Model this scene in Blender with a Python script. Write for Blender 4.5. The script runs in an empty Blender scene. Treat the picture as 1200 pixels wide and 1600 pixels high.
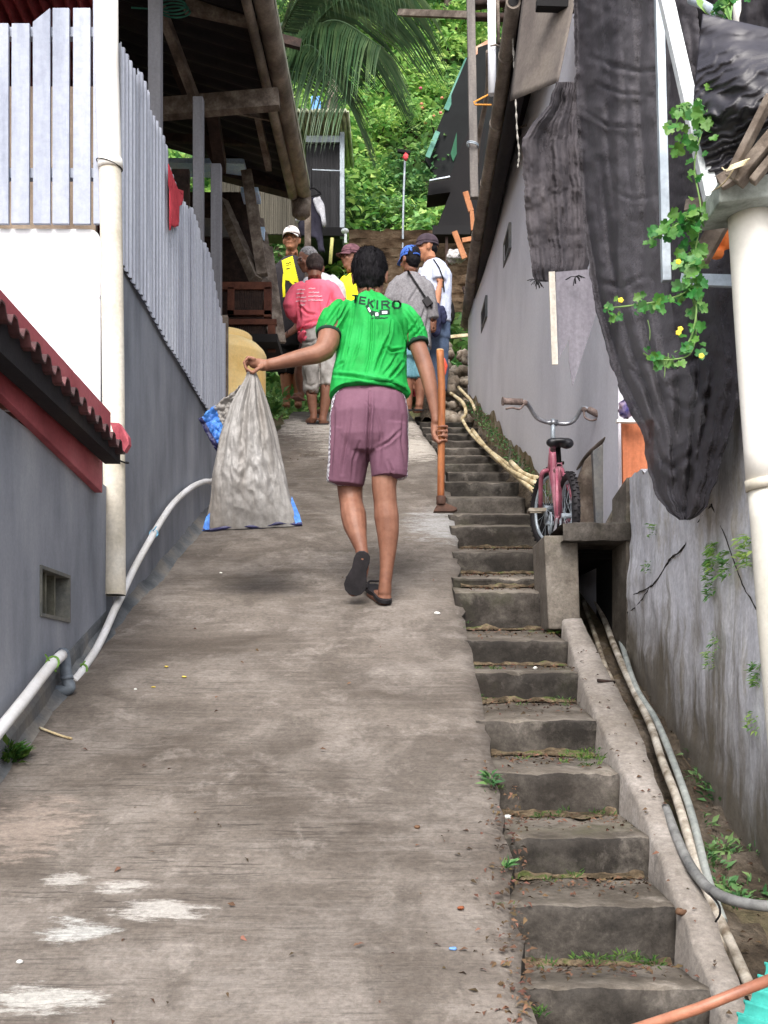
import bpy, bmesh, math, random
import numpy as np
from mathutils import Vector, Matrix, noise
from mathutils.bvhtree import BVHTree
rnd = random.Random(7)
nrng = np.random.RandomState(11)
scene = bpy.context.scene
COL = scene.collection
R = math.radians

# ---------------------------------------------------------------- camera, world, sun, exposure
# A level camera with a vertical shift.  F = focal length in photo pixels (photo 1200 x 1600), HZ = row of the horizon.
F, HZ, CX = 1850.0, 1080.0, 600.0
cd = bpy.data.cameras.new("Camera"); cam = bpy.data.objects.new("Camera", cd); COL.objects.link(cam)
cam.location = (0, 0, 0); cam.rotation_euler = (R(90), 0, 0)
cd.sensor_fit = 'VERTICAL'; cd.sensor_height = 32.0; cd.lens = 32.0*F/1600.0
cd.shift_y = (HZ-800.0)/1600.0
cd.clip_start = 0.05; cd.clip_end = 500
cd.dof.use_dof = False
scene.camera = cam

SUN_EL, SUN_AZ = R(47), R(184)      # azimuth measured from +Y clockwise: behind the camera, slightly left
w = bpy.data.worlds.new("World"); scene.world = w; w.use_nodes = True
wn = w.node_tree; wn.nodes.clear()
wo = wn.nodes.new('ShaderNodeOutputWorld'); wb = wn.nodes.new('ShaderNodeBackground')
sk = wn.nodes.new('ShaderNodeTexSky'); sk.sky_type = 'NISHITA'; sk.sun_disc = False
sk.sun_elevation = SUN_EL; sk.sun_rotation = SUN_AZ; sk.air_density = 1.0; sk.dust_density = 4.0; sk.ozone_density = 0.6
wb.inputs[1].default_value = 0.15
hsv = wn.nodes.new('ShaderNodeHueSaturation'); hsv.inputs['Saturation'].default_value = 0.45; hsv.inputs['Value'].default_value = 1.1
wn.links.new(sk.outputs[0], hsv.inputs['Color']); wn.links.new(hsv.outputs[0], wb.inputs[0]); wn.links.new(wb.outputs[0], wo.inputs[0])
sl = bpy.data.lights.new("Sun", 'SUN'); sl.energy = 1.25; sl.angle = R(26); sl.color = (1.0, 0.97, 0.93)
so = bpy.data.objects.new("Sun", sl); COL.objects.link(so)
sd = Vector((math.sin(SUN_AZ)*math.cos(SUN_EL), math.cos(SUN_AZ)*math.cos(SUN_EL), math.sin(SUN_EL)))
so.rotation_euler = sd.to_track_quat('Z', 'Y').to_euler()
vs = scene.view_settings; vs.view_transform = 'Standard'; vs.look = 'None'; vs.gamma = 1; vs.exposure = 1.12
vs.use_curve_mapping = False

# ---------------------------------------------------------------- helpers
def P(px, py, d):
    """Photo pixel at distance d along +Y -> world point."""
    return Vector(((px-CX)/F*d, d, (HZ-py)/F*d))
def PX(px, py, X):
    d = X*F/(px-CX); return P(px, py, d)
def S(r, g, b, k=1.0):
    f = lambda c: ((c/255+0.055)/1.055)**2.4 if c/255 > 0.04045 else c/255/12.92
    return (f(r)*k, f(g)*k, f(b)*k)
def lerp(a, b, t): return a+(b-a)*t
def tab(t, x):
    if x <= t[0][0]: 
        (a, b), (c, d_) = t[0], t[1]
        return b+(d_-b)*(x-a)/(c-a)
    for i in range(len(t)-1):
        if x <= t[i+1][0]:
            return lerp(t[i][1], t[i+1][1], (x-t[i][0])/(t[i+1][0]-t[i][0]))
    (a, b), (c, d_) = t[-2], t[-1]
    return b+(d_-b)*(x-a)/(c-a)
EYE, SL = 1.41, 0.3422
def g(d):
    """height of the ramp at distance d"""
    b = 0.0
    if d > 5.2: b = 0.14*min(1, ((d-5.2)/5.5))**1.3
    z = -EYE+SL*d+b
    if d > 12.0: z -= 0.22*(d-12.0)
    return z
def d_at(py, off=0.0):
    """distance where the ramp (plus off) is seen at photo row py"""
    lo, hi = 1.0, 14.0
    for _ in range(50):
        m = (lo+hi)/2
        if HZ-(g(m)+off)*F/m > py: lo = m
        else: hi = m
    return m
def G(px, py, off=0.0):
    d = d_at(py, off); p = P(px, py, d); return p

_mats = {}
def mat(name, cols, scale=6, detail=6, stretch=(1,1,1), rough=0.85, bump=0.15, bscale=None, bstretch=None,
        spec=0.3, metal=0.0, pos=None, sss=0.0, trans=0.0, dist=0.01, fine=0.12, fscale=60, alpha=None, island=0.0, coat=0.0):
    """noise-driven colour ramp over world position, plus fine value noise and bump"""
    if name in _mats: return _mats[name]
    m = bpy.data.materials.new(name); m.use_nodes = True; nt = m.node_tree; N = nt.nodes; L = nt.links
    N.clear()
    out = N.new('ShaderNodeOutputMaterial'); bs = N.new('ShaderNodeBsdfPrincipled')
    L.new(bs.outputs[0], out.inputs[0])
    ge = N.new('ShaderNodeNewGeometry')
    def nz(sc, st, det=detail, rg=0.6):
        mp = N.new('ShaderNodeMapping'); mp.inputs['Scale'].default_value = st
        L.new(ge.outputs['Position'], mp.inputs[0])
        t = N.new('ShaderNodeTexNoise'); t.inputs['Scale'].default_value = sc; t.inputs['Detail'].default_value = det
        t.inputs['Roughness'].default_value = rg
        L.new(mp.outputs[0], t.inputs['Vector']); return t
    if len(cols) == 1:
        c_out = None; bs.inputs['Base Color'].default_value = (*cols[0], 1)
        rgb = N.new('ShaderNodeRGB'); rgb.outputs[0].default_value = (*cols[0], 1); cur = rgb.outputs[0]
    else:
        t = nz(scale, stretch)
        cr = N.new('ShaderNodeValToRGB'); L.new(t.outputs['Fac'], cr.inputs[0])
        n = len(cols); ps = pos or [0.36+0.28*i/(n-1) for i in range(n)]
        while len(cr.color_ramp.elements) < n: cr.color_ramp.elements.new(0.5)
        for i, e in enumerate(cr.color_ramp.elements): e.position = ps[i]
        for i in range(n): cr.color_ramp.elements[i].color = (*cols[i], 1)
        cur = cr.outputs[0]
    if fine > 0:
        f = nz(fscale, (1,1,1), 4, 0.7)
        mr = N.new('ShaderNodeMapRange'); mr.inputs[1].default_value = 0.3; mr.inputs[2].default_value = 0.7
        mr.inputs[3].default_value = 1-fine*1.6; mr.inputs[4].default_value = 1+fine*1.6
        L.new(f.outputs['Fac'], mr.inputs[0])
        mx = N.new('ShaderNodeVectorMath'); mx.operation = 'SCALE'; L.new(cur, mx.inputs[0]); L.new(mr.outputs[0], mx.inputs['Scale'])
        cur = mx.outputs[0]
    if island > 0:
        hs = N.new('ShaderNodeHueSaturation'); m2 = N.new('ShaderNodeMapRange')
        m2.inputs[3].default_value = 1-island; m2.inputs[4].default_value = 1+island
        L.new(ge.outputs['Random Per Island'], m2.inputs[0]); L.new(m2.outputs[0], hs.inputs['Value']); L.new(cur, hs.inputs['Color'])
        m3 = N.new('ShaderNodeMapRange'); m3.inputs[3].default_value = 0.5+0.035; m3.inputs[4].default_value = 0.5-0.035
        L.new(ge.outputs['Random Per Island'], m3.inputs[0]); L.new(m3.outputs[0], hs.inputs['Hue'])
        cur = hs.outputs[0]
    L.new(cur, bs.inputs['Base Color'])
    bs.inputs['Roughness'].default_value = rough; bs.inputs['Metallic'].default_value = metal
    bs.inputs['Specular IOR Level'].default_value = spec
    if coat: bs.inputs['Coat Weight'].default_value = coat
    if sss: bs.inputs['Subsurface Weight'].default_value = sss; bs.inputs['Subsurface Radius'].default_value = (0.012, 0.005, 0.003); bs.inputs['Subsurface Scale'].default_value = 1
    if bump:
        b = N.new('ShaderNodeBump'); b.inputs['Strength'].default_value = bump; b.inputs['Distance'].default_value = dist
        tb = nz(bscale or scale*6, bstretch or stretch, 8, 0.65); L.new(tb.outputs['Fac'], b.inputs['Height']); L.new(b.outputs[0], bs.inputs['Normal'])
    if trans:
        tr = N.new('ShaderNodeBsdfTranslucent'); L.new(cur, tr.inputs[0]); ms = N.new('ShaderNodeMixShader'); ms.inputs[0].default_value = trans
        L.new(bs.outputs[0], ms.inputs[1]); L.new(tr.outputs[0], ms.inputs[2]); L.new(ms.outputs[0], out.inputs[0])
    if alpha is not None:
        tp = N.new('ShaderNodeBsdfTransparent'); ms = N.new('ShaderNodeMixShader'); ms.inputs[0].default_value = alpha
        src = out.inputs[0].links[0].from_socket
        L.new(tp.outputs[0], ms.inputs[1]); L.new(src, ms.inputs[2]); L.new(ms.outputs[0], out.inputs[0])
    _mats[name] = m; return m

def tag(o, label=None, cat=None, group=None, kind=None):
    if label: o['label'] = label
    if cat: o['category'] = cat
    if group: o['group'] = group
    if kind: o['kind'] = kind
    return o

class MB:
    """collects shapes in WORLD coordinates; build() recentres on the base and links one mesh"""
    def __init__(s): s.v = []; s.f = []; s.mi = []; s.sm = []
    def add(s, vs_, fs, mi=0, smooth=False):
        o = len(s.v); s.v += [tuple(v) for v in vs_]
        for f in fs: s.f.append(tuple(i+o for i in f)); s.mi.append(mi); s.sm.append(smooth)
        return s
    def hexa(s, c, mi=0):
        """8 corners: bottom 4 ccw, top 4 ccw"""
        return s.add(c, [(3,2,1,0),(4,5,6,7),(0,1,5,4),(1,2,6,5),(2,3,7,6),(3,0,4,7)], mi)
    def box(s, x0, x1, y0, y1, z0, z1, mi=0):
        return s.hexa([(x0,y0,z0),(x1,y0,z0),(x1,y1,z0),(x0,y1,z0),(x0,y0,z1),(x1,y0,z1),(x1,y1,z1),(x0,y1,z1)], mi)
    def bar(s, a, b, w_, h_, up=(0,0,1), mi=0, w2=None, h2=None):
        a = Vector(a); b = Vector(b); t = (b-a).normalized(); up = Vector(up)
        if abs(t.dot(up)) > 0.98: up = Vector((0,1,0))
        u = t.cross(up).normalized(); v = u.cross(t).normalized(); w2 = w2 or w_; h2 = h2 or h_
        c = []
        for p, ww, hh in ((a, w_, h_), (b, w2, h2)):
            c += [p-u*ww/2-v*hh/2, p+u*ww/2-v*hh/2, p+u*ww/2+v*hh/2, p-u*ww/2+v*hh/2]
        return s.add(c, [(3,2,1,0),(4,5,6,7),(0,1,5,4),(1,2,6,5),(2,3,7,6),(3,0,4,7)], mi)
    def tube(s, pts, r, n=10, mi=0, cap=True, smooth=True, ry=None, ref=None):
        """r: number or list; ry optional second radius list (elliptic rings)"""
        pts = [Vector(p) for p in pts]; m = len(pts)
        r = r if isinstance(r, (list, tuple)) else [r]*m
        ry = ry or r
        if not isinstance(ry, (list, tuple)): ry = [ry]*m
        vs_ = []; pu = None
        for i, p in enumerate(pts):
            t = (pts[min(i+1, m-1)]-pts[max(i-1, 0)])
            t = t.normalized() if t.length > 1e-9 else Vector((0,0,1))
            if ref is not None: rf = Vector(ref)
            else: rf = pu if pu is not None else (Vector((0,1,0)) if abs(t.y) < 0.8 else Vector((0,0,1)))
            if ref is None and pu is not None:
                v = (pu-t*pu.dot(t)).normalized(); u = v.cross(t).normalized()
            else:
                u = rf.cross(t)
                if u.length < 1e-4: u = Vector((1,0,0)).cross(t)
                u.normalize(); v = t.cross(u).normalized()
            if ref is None: pu = v
            for k in range(n):
                a = 2*math.pi*k/n
                vs_.append(p+u*(r[i]*math.cos(a))+v*(ry[i]*math.sin(a)))
        fs = []
        for i in range(m-1):
            for k in range(n):
                fs.append((i*n+k, i*n+(k+1)%n, (i+1)*n+(k+1)%n, (i+1)*n+k))
        s.add(vs_, fs, mi, smooth)
        if cap:
            o = len(s.v)-len(vs_)
            s.f.append(tuple(o+k for k in range(n-1, -1, -1))); s.mi.append(mi); s.sm.append(False)
            s.f.append(tuple(o+(m-1)*n+k for k in range(n))); s.mi.append(mi); s.sm.append(False)
        return s
    def ell(s, c, rx, ry, rz, rot=None, n=14, m=8, mi=0):
        c = Vector(c); rot = rot or Matrix.Identity(3); vs_ = []; fs = []
        for i in range(m+1):
            th = math.pi*i/m
            for k in range(n):
                a = 2*math.pi*k/n
                vs_.append(c+rot@Vector((rx*math.sin(th)*math.cos(a), ry*math.sin(th)*math.sin(a), rz*math.cos(th))))
        for i in range(m):
            for k in range(n): fs.append((i*n+k, (i+1)*n+k, (i+1)*n+(k+1)%n, i*n+(k+1)%n))
        return s.add(vs_, fs, mi, True)
    def grid(s, fn, nu, nv, mi=0, smooth=True):
        """fn(u,v)->point, u,v in 0..1"""
        vs_ = [fn(i/nu, j/nv) for j in range(nv+1) for i in range(nu+1)]
        fs = [(j*(nu+1)+i, j*(nu+1)+i+1, (j+1)*(nu+1)+i+1, (j+1)*(nu+1)+i) for j in range(nv) for i in range(nu)]
        return s.add(vs_, fs, mi, smooth)
    def build(s, name, m, parent=None, root=None, bevel=0, solid=0, keep=None, label=None, disp=None):
        vs_ = np.array([tuple(v) for v in s.v], dtype=np.float64)
        if disp is not None: vs_ = disp(vs_)
        if parent is not None: o0 = ORG[parent.name]
        else:
            lo, hi = vs_.min(0), vs_.max(0)
            o0 = np.array(root if root is not None else ((lo[0]+hi[0])/2, (lo[1]+hi[1])/2, lo[2]))
        me = bpy.data.meshes.new(name)
        me.from_pydata((vs_-o0).tolist(), [], s.f)
        for mm in (m if isinstance(m, (list, tuple)) else [m]): me.materials.append(mm)
        me.polygons.foreach_set('material_index', s.mi); me.polygons.foreach_set('use_smooth', s.sm)
        me.update()
        o = bpy.data.objects.new(name, me); COL.objects.link(o)
        ORG[o.name] = np.array(o0)
        if parent is not None: o.parent = parent
        else: o.location = o0
        if bevel:
            b = o.modifiers.new('Bevel', 'BEVEL'); b.width = bevel; b.segments = 2; b.limit_method = 'ANGLE'
        if solid:
            b = o.modifiers.new('Solidify', 'SOLIDIFY'); b.thickness = solid; b.offset = 0
        if label: o['label'] = label
        return o
ORG = {}
def empty(name, loc, label=None, cat=None, group=None, kind=None):
    o = bpy.data.objects.new(name, None); COL.objects.link(o); o.location = loc; o.empty_display_size = 0.1
    ORG[o.name] = np.array(tuple(loc)); return tag(o, label, cat, group, kind)
def remesh(o, voxel, smooth=4, factor=0.5, fn=None):
    """fuse everything in o into one continuous surface, smooth, optionally displace with fn(world verts, normals)"""
    md = o.modifiers.new('r', 'REMESH'); md.mode = 'VOXEL'; md.voxel_size = voxel; md.adaptivity = 0
    if smooth:
        ms = o.modifiers.new('s', 'SMOOTH'); ms.iterations = smooth; ms.factor = factor
    dg = bpy.context.evaluated_depsgraph_get(); dg.update()
    me = bpy.data.meshes.new_from_object(o.evaluated_get(dg)); old = o.data
    o.modifiers.clear()
    if len(me.materials) == 0:
        for mm in old.materials: me.materials.append(mm)
    o.data = me
    n = len(me.vertices)
    if fn is not None and n:
        co = np.empty(n*3); me.vertices.foreach_get('co', co); co = co.reshape(-1, 3)
        no = np.empty(n*3); me.vertices.foreach_get('normal', no); no = no.reshape(-1, 3)
        org = ORG[o.name]
        co = fn(co+org, no)-org
        me.vertices.foreach_set('co', co.ravel())
    me.polygons.foreach_set('use_smooth', [True]*len(me.polygons)); me.update()
    return o
def tuck(body, garments, lim=.030, inside=.010, push=.007, excl=()):
    """draw the hidden body surface inwards where a garment covers it, so nothing pokes through"""
    org = Vector(ORG[body.name]); me = body.data
    for gm_ in garments:
        og = Vector(ORG[gm_.name]); bv_ = BVHTree.FromPolygons([Vector(v.co)+og for v in gm_.data.vertices], [tuple(p.vertices) for p in gm_.data.polygons])
        lo = [min(v.co[i] for v in gm_.data.vertices)+og[i]-.03 for i in range(3)]; hi = [max(v.co[i] for v in gm_.data.vertices)+og[i]+.03 for i in range(3)]
        nrm = [Vector(v.normal) for v in me.vertices]
        for i, v in enumerate(me.vertices):
            c = v.co+org
            if not (lo[0] < c.x < hi[0] and lo[1] < c.y < hi[1] and lo[2] < c.z < hi[2]): continue
            if any((c-e_).length < r_ for e_, r_ in excl): continue
            loc, n_, idx, dist = bv_.find_nearest(c, lim)
            if loc is None: continue
            sd_ = (c-loc).dot(n_)
            if n_.dot(nrm[i]) > 0.35 and sd_ > -inside: v.co = v.co-nrm[i]*(min(sd_, lim)+inside+push)
    me.update()
def fbm(p, sc=1.0, oct=3):
    return noise.fractal(Vector(p)*sc, 0.5, 2.0, oct)
def curve(pts, n=8):
    """Catmull-Rom through points"""
    pts = [Vector(p) for p in pts]; out = []
    q = [pts[0]*2-pts[1]]+pts+[pts[-1]*2-pts[-2]]
    for i in range(1, len(q)-2):
        for k in range(n):
            t = k/n; a, b, c, d_ = q[i-1], q[i], q[i+1], q[i+2]
            out.append(0.5*((2*b)+(c-a)*t+(2*a-5*b+4*c-d_)*t*t+(3*b-a-3*c+d_)*t**3))
    out.append(pts[-1]); return out

def leaf_mesh(name, pos, size, m, parent=None, root=None, up=0.5, droop=0.35, width=0.38, dirs=None, jitter=1.0):
    """many small folded leaves: pos Nx3 world, size N"""
    pos = np.asarray(pos, float); n = len(pos); size = np.asarray(size, float)
    az = nrng.uniform(0, 2*np.pi, n)
    d_ = np.stack([np.cos(az), np.sin(az), nrng.uniform(-0.9, 0.35, n)*jitter], 1) if dirs is None else np.asarray(dirs)+nrng.normal(0, 0.15, (n, 3))*jitter
    d_ /= np.linalg.norm(d_, axis=1)[:, None]
    upv = np.stack([nrng.normal(0, up, n), nrng.normal(0, up, n)-0.25, np.ones(n)], 1)
    s_ = np.cross(d_, upv); s_ /= np.linalg.norm(s_, axis=1)[:, None]+1e-9
    nn = np.cross(s_, d_)
    w_ = width*size
    b = pos; l = pos+d_*(size*0.42)[:, None]-s_*(w_*0.5)[:, None]+nn*(w_*0.18)[:, None]
    r = pos+d_*(size*0.42)[:, None]+s_*(w_*0.5)[:, None]+nn*(w_*0.18)[:, None]
    t = pos+d_*size[:, None]-nn*(size*droop*0.4)[:, None]
    mid = pos+d_*(size*0.5)[:, None]
    v = np.stack([b, l, t, r, mid], 1).reshape(-1, 3)
    i = np.arange(n)*5
    fs = np.concatenate([np.stack([i, i+4, i+1], 1), np.stack([i+1, i+4, i+2], 1), np.stack([i, i+3, i+4], 1), np.stack([i+4, i+3, i+2], 1)])
    if parent is not None: o0 = ORG[parent.name]
    else: o0 = np.array(root) if root is not None else np.array([(v[:,0].min()+v[:,0].max())/2, (v[:,1].min()+v[:,1].max())/2, v[:,2].min()])
    me = bpy.data.meshes.new(name); me.vertices.add(len(v)); me.vertices.foreach_set('co', (v-o0).ravel())
    nf = len(fs); me.loops.add(nf*3); me.loops.foreach_set('vertex_index', fs.ravel().astype(np.int32))
    me.polygons.add(nf); me.polygons.foreach_set('loop_start', np.arange(nf, dtype=np.int32)*3)
    me.materials.append(m); me.update(calc_edges=True); me.validate()
    o = bpy.data.objects.new(name, me); COL.objects.link(o); ORG[o.name] = o0
    if parent is not None: o.parent = parent
    else: o.location = o0
    return o

# ---------------------------------------------------------------- materials
def concrete_mat(name, base, light, dark, streak=(1.2, 26, 26), groove=0.5, patch=None, wet=True, moss=None):
    m = bpy.data.materials.new(name); m.use_nodes = True; nt = m.node_tree; N = nt.nodes; L = nt.links; N.clear()
    out = N.new('ShaderNodeOutputMaterial'); bs = N.new('ShaderNodeBsdfPrincipled'); L.new(bs.outputs[0], out.inputs[0])
    ge = N.new('ShaderNodeNewGeometry')
    def nz(sc, st=(1,1,1), det=7, rg=0.62, off=(0,0,0), dist=0):
        mp = N.new('ShaderNodeMapping'); mp.inputs['Scale'].default_value = st; mp.inputs['Location'].default_value = off
        L.new(ge.outputs['Position'], mp.inputs[0]); t = N.new('ShaderNodeTexNoise'); t.inputs['Scale'].default_value = sc
        t.inputs['Detail'].default_value = det; t.inputs['Roughness'].default_value = rg; t.inputs['Distortion'].default_value = dist
        L.new(mp.outputs[0], t.inputs['Vector']); return t.outputs['Fac']
    def mrng(src, a, b, c=0.0, d_=1.0):
        r = N.new('ShaderNodeMapRange'); r.inputs[1].default_value = a; r.inputs[2].default_value = b; r.inputs[3].default_value = c; r.inputs[4].default_value = d_
        L.new(src, r.inputs[0]); return r.outputs[0]
    def mix(f, a, b):
        x = N.new('ShaderNodeMix'); x.data_type = 'RGBA'
        if isinstance(f, float): x.inputs[0].default_value = f
        else: L.new(f, x.inputs[0])
        for k, c in ((6, a), (7, b)):
            if isinstance(c, tuple): x.inputs[k].default_value = (*c, 1)
            else: L.new(c, x.inputs[k])
        return x.outputs[2]
    def mul(a, b):
        x = N.new('ShaderNodeMath'); x.operation = 'MULTIPLY'; x.use_clamp = True
        for k, c in ((0, a), (1, b)):
            if isinstance(c, (int, float)): x.inputs[k].default_value = c
            else: L.new(c, x.inputs[k])
        return x.outputs[0]
    big = nz(1.1, (0.8, 0.9, 1), 6, 0.65, dist=0.6); mid = nz(3.3, (0.8, 0.8, 1), 9, 0.75, (3, 1, 2)); st = nz(1.0, streak, 6, 0.7); st2 = nz(2.3, streak, 6, 0.75, (5, 2, 0))
    fine = nz(70, (1,1,1), 5, 0.75); med = nz(14, (1,0.8,1), 9, 0.75)
    c = mix(mrng(big, 0.38, 0.62), dark, base)
    c = mix(mul(mrng(mid, 0.46, 0.68), 0.6), c, light)
    c = mix(mul(mrng(st, 0.5, 0.72), 0.35), c, light)
    gm = nz(0.9, (1, 1.3, 1), 4, 0.6, (7, 3, 1)); gmask = mrng(gm, 0.42, 0.6, 0.10, 1.0)
    sy = N.new('ShaderNodeSeparateXYZ'); L.new(ge.outputs['Position'], sy.inputs[0]); gmask = mul(gmask, mrng(sy.outputs[1], 2.6, 5.0, 1.0, 0.30))
    c = mix(mul(mul(mrng(st2, 0.545, 0.625), gmask), groove), c, tuple(x*0.42 for x in dark))
    bl1 = nz(2.1, (0.9, 0.6, 1), 8, 0.68, (11, 5, 2), 0.4); c = mix(mul(mrng(bl1, 0.52, 0.60), 0.6), c, tuple(x*0.95 for x in dark))
    bl2 = nz(6.5, (1, 0.7, 1), 9, 0.72, (1, 15, 2), 0.3); c = mix(mul(mrng(bl2, 0.56, 0.66), 0.40), c, tuple(min(.8, x*1.12) for x in light))
    c = mix(mul(mrng(med, 0.35, 0.5, 1.0, 0.0), 0.38), c, tuple(x*0.7 for x in dark))
    if moss:
        ms_ = nz(1.9, (1,1,1), 7, 0.7, (9, 4, 1)); c = mix(mul(mrng(ms_, 0.54, 0.68), 0.7), c, moss)
    if patch:   # flaked pale patches with a shape of their own: list of (x, y, rx, ry)
        sx = N.new('ShaderNodeSeparateXYZ'); L.new(ge.outputs['Position'], sx.inputs[0])
        pn = nz(11, (0.7, 2.6, 1), 10, 0.85, (2, 8, 0))
        for (x0, y0, rx, ry, col) in patch:
            def term(sock, c0, rr):
                a = N.new('ShaderNodeMath'); a.operation = 'SUBTRACT'; L.new(sock, a.inputs[0]); a.inputs[1].default_value = c0
                b = N.new('ShaderNodeMath'); b.operation = 'DIVIDE'; L.new(a.outputs[0], b.inputs[0]); b.inputs[1].default_value = rr
                e = N.new('ShaderNodeMath'); e.operation = 'POWER'; L.new(b.outputs[0], e.inputs[0]); e.inputs[1].default_value = 2; 
                ab = N.new('ShaderNodeMath'); ab.operation = 'ABSOLUTE'; L.new(e.outputs[0], ab.inputs[0]); return ab.outputs[0]
            ad = N.new('ShaderNodeMath'); ad.operation = 'ADD'; L.new(term(sx.outputs[0], x0, rx), ad.inputs[0]); L.new(term(sx.outputs[1], y0, ry), ad.inputs[1])
            nn_ = N.new('ShaderNodeMath'); nn_.operation = 'MULTIPLY_ADD'; L.new(pn, nn_.inputs[0]); nn_.inputs[1].default_value = 7.0; L.new(ad.outputs[0], nn_.inputs[2])
            c = mix(mrng(nn_.outputs[0], 4.35, 3.7, 0.0, 0.8), c, col)
    mr = mrng(fine, 0.3, 0.7, 0.72, 1.28)
    mx = N.new('ShaderNodeVectorMath'); mx.operation = 'SCALE'; L.new(c, mx.inputs[0]); L.new(mr, mx.inputs['Scale'])
    L.new(mx.outputs[0], bs.inputs['Base Color'])
    L.new(mrng(big, 0.4, 0.6, 0.55 if wet else 0.85, 0.92), bs.inputs['Roughness']); bs.inputs['Specular IOR Level'].default_value = 0.35
    b1 = N.new('ShaderNodeBump'); b1.inputs['Strength'].default_value = 0.55; b1.inputs['Distance'].default_value = 0.012; L.new(st2, b1.inputs['Height'])
    b2 = N.new('ShaderNodeBump'); b2.inputs['Strength'].default_value = 0.5; b2.inputs['Distance'].default_value = 0.012; L.new(med, b2.inputs['Height']); L.new(b1.outputs[0], b2.inputs['Normal'])
    b3 = N.new('ShaderNodeBump'); b3.inputs['Strength'].default_value = 0.35; b3.inputs['Distance'].default_value = 0.004; L.new(fine, b3.inputs['Height']); L.new(b2.outputs[0], b3.inputs['Normal'])
    L.new(b3.outputs[0], bs.inputs['Normal'])
    _mats[name] = m; return m

M = {}
def pp(px, py, rx, ry, col=(0.42, 0.40, 0.37)):
    p = G(px, py); return (p.x, p.y, rx, ry, col)
M['ramp'] = concrete_mat('ramp_concrete', (0.172,0.147,0.126), (0.292,0.262,0.235), (0.086,0.070,0.057), streak=(2.2, 34, 34), groove=0.85,
    patch=[pp(105,1376,.06,.05), pp(190,1385,.07,.04), pp(250,1425,.12,.055), pp(120,1455,.09,.05,(.42,.42,.40)), pp(60,1560,.14,.06,(.42,.41,.38)),
           pp(40,1290,.16,.2,(.27,.22,.185)), pp(830,480,.01,.01), pp(800,780,.02,.02),
           pp(800,1090,.05,.1,(.46,.42,.38)), pp(700,820,.28,.5,(.33,.33,.33)), pp(610,700,.7,.7,(.50,.46,.41)), pp(560,665,.8,1.0,(.50,.46,.41))])
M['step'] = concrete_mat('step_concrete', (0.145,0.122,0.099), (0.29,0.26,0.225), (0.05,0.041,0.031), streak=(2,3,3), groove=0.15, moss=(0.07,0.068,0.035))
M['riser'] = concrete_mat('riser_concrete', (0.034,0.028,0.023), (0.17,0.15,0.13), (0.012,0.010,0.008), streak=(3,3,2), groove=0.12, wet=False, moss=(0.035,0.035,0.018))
M['curb'] = concrete_mat('curb_concrete', (0.27,0.24,0.215), (0.37,0.34,0.315), (0.18,0.155,0.13), streak=(3,3,3), groove=0.12, wet=False)
M['soil'] = mat('damp_soil', [(0.05,0.036,0.024),(0.11,0.085,0.06),(0.19,0.155,0.12)], scale=5, detail=9, bump=0.9, bscale=22, dist=0.05, fine=0.25, fscale=35)
M['earth'] = mat('earth', [(0.10,0.075,0.045),(0.16,0.12,0.08),(0.09,0.10,0.04)], scale=1.5, detail=8, bump=0.8, bscale=9, dist=0.08, fine=0.2)
M['wallgrey'] = mat('grey_paint_wall', [S(104,109,118),S(134,138,147),S(156,159,166)], scale=1.9, detail=9, stretch=(1,1,0.4), rough=0.75, bump=0.12, bscale=14, fine=0.05, fscale=90)
M['plinth'] = mat('plinth_render', [S(74,78,82),S(98,100,102),S(120,116,110)], scale=3.5, detail=8, stretch=(1,1,0.6), rough=0.85, bump=0.35, bscale=18, fine=0.12)
M['wallwhite'] = mat('white_paint_wall', [S(228,230,236),S(240,241,245)], scale=2, bump=0.1, bscale=10, fine=0.03, rough=0.7)
M['plank'] = mat('white_painted_plank', [S(136,142,158),S(154,160,175),S(164,169,183)], scale=3, stretch=(3,3,0.35), detail=8, rough=0.7, bump=0.2, bscale=24, fine=0.07, fscale=40)
M['zinc'] = mat('grey_metal_sheet', [S(146,150,162),S(168,172,184),S(182,186,196)], scale=2.6, stretch=(3,3,0.3), detail=8, rough=0.55, bump=0.1, fine=0.06, metal=0.15)
M['galv'] = mat('galvanised_steel', [S(150,160,170),S(185,195,203)], scale=9, rough=0.45, metal=0.3, bump=0.05, fine=0.1)
M['postgrey'] = mat('grey_painted_post', [S(112,112,118),S(132,132,138)], scale=4, stretch=(3,3,.4), bump=0.15, fine=0.08)
M['pvc'] = mat('white_plastic_pipe', [S(226,222,214),S(240,238,234)], scale=2.5, stretch=(1,1,.5), rough=0.42, bump=0.04, fine=0.03, spec=0.4)
M['pvcold'] = mat('aged_plastic_pipe', [S(178,170,152),S(205,198,184),S(216,212,202)], scale=3.5, detail=8, stretch=(1,1,.6), rough=0.55, bump=0.08, fine=0.08)
M['pvcgrey'] = mat('grey_plastic_fitting', [S(84,92,102),S(112,120,128)], scale=8, rough=0.5, bump=0.05)
M['redroof'] = mat('red_roof_sheet', [S(46,34,36),S(72,44,46),S(112,70,72)], scale=5, detail=8, rough=0.6, bump=0.2, fine=0.12)
M['redfascia'] = mat('red_fascia_board', [S(136,58,66),S(166,80,88),S(184,104,110)], scale=2.4, detail=8, stretch=(1,0.6,1), rough=0.6, bump=0.12, fine=0.08)
M['roofdark'] = mat('shaded_roof_underside', [S(20,18,22),S(30,27,31),S(42,36,36)], scale=3, detail=8, stretch=(1,.6,1), rough=0.9, bump=0.3, fine=0.15)  # near-black tone: the shade under the roofs is put into the colour
M['wood'] = mat('weathered_wood', [S(78,68,60),S(104,93,84),S(130,120,110)], scale=6, detail=9, stretch=(2,.6,2), rough=0.85, bump=0.4, fine=0.15)
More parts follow.
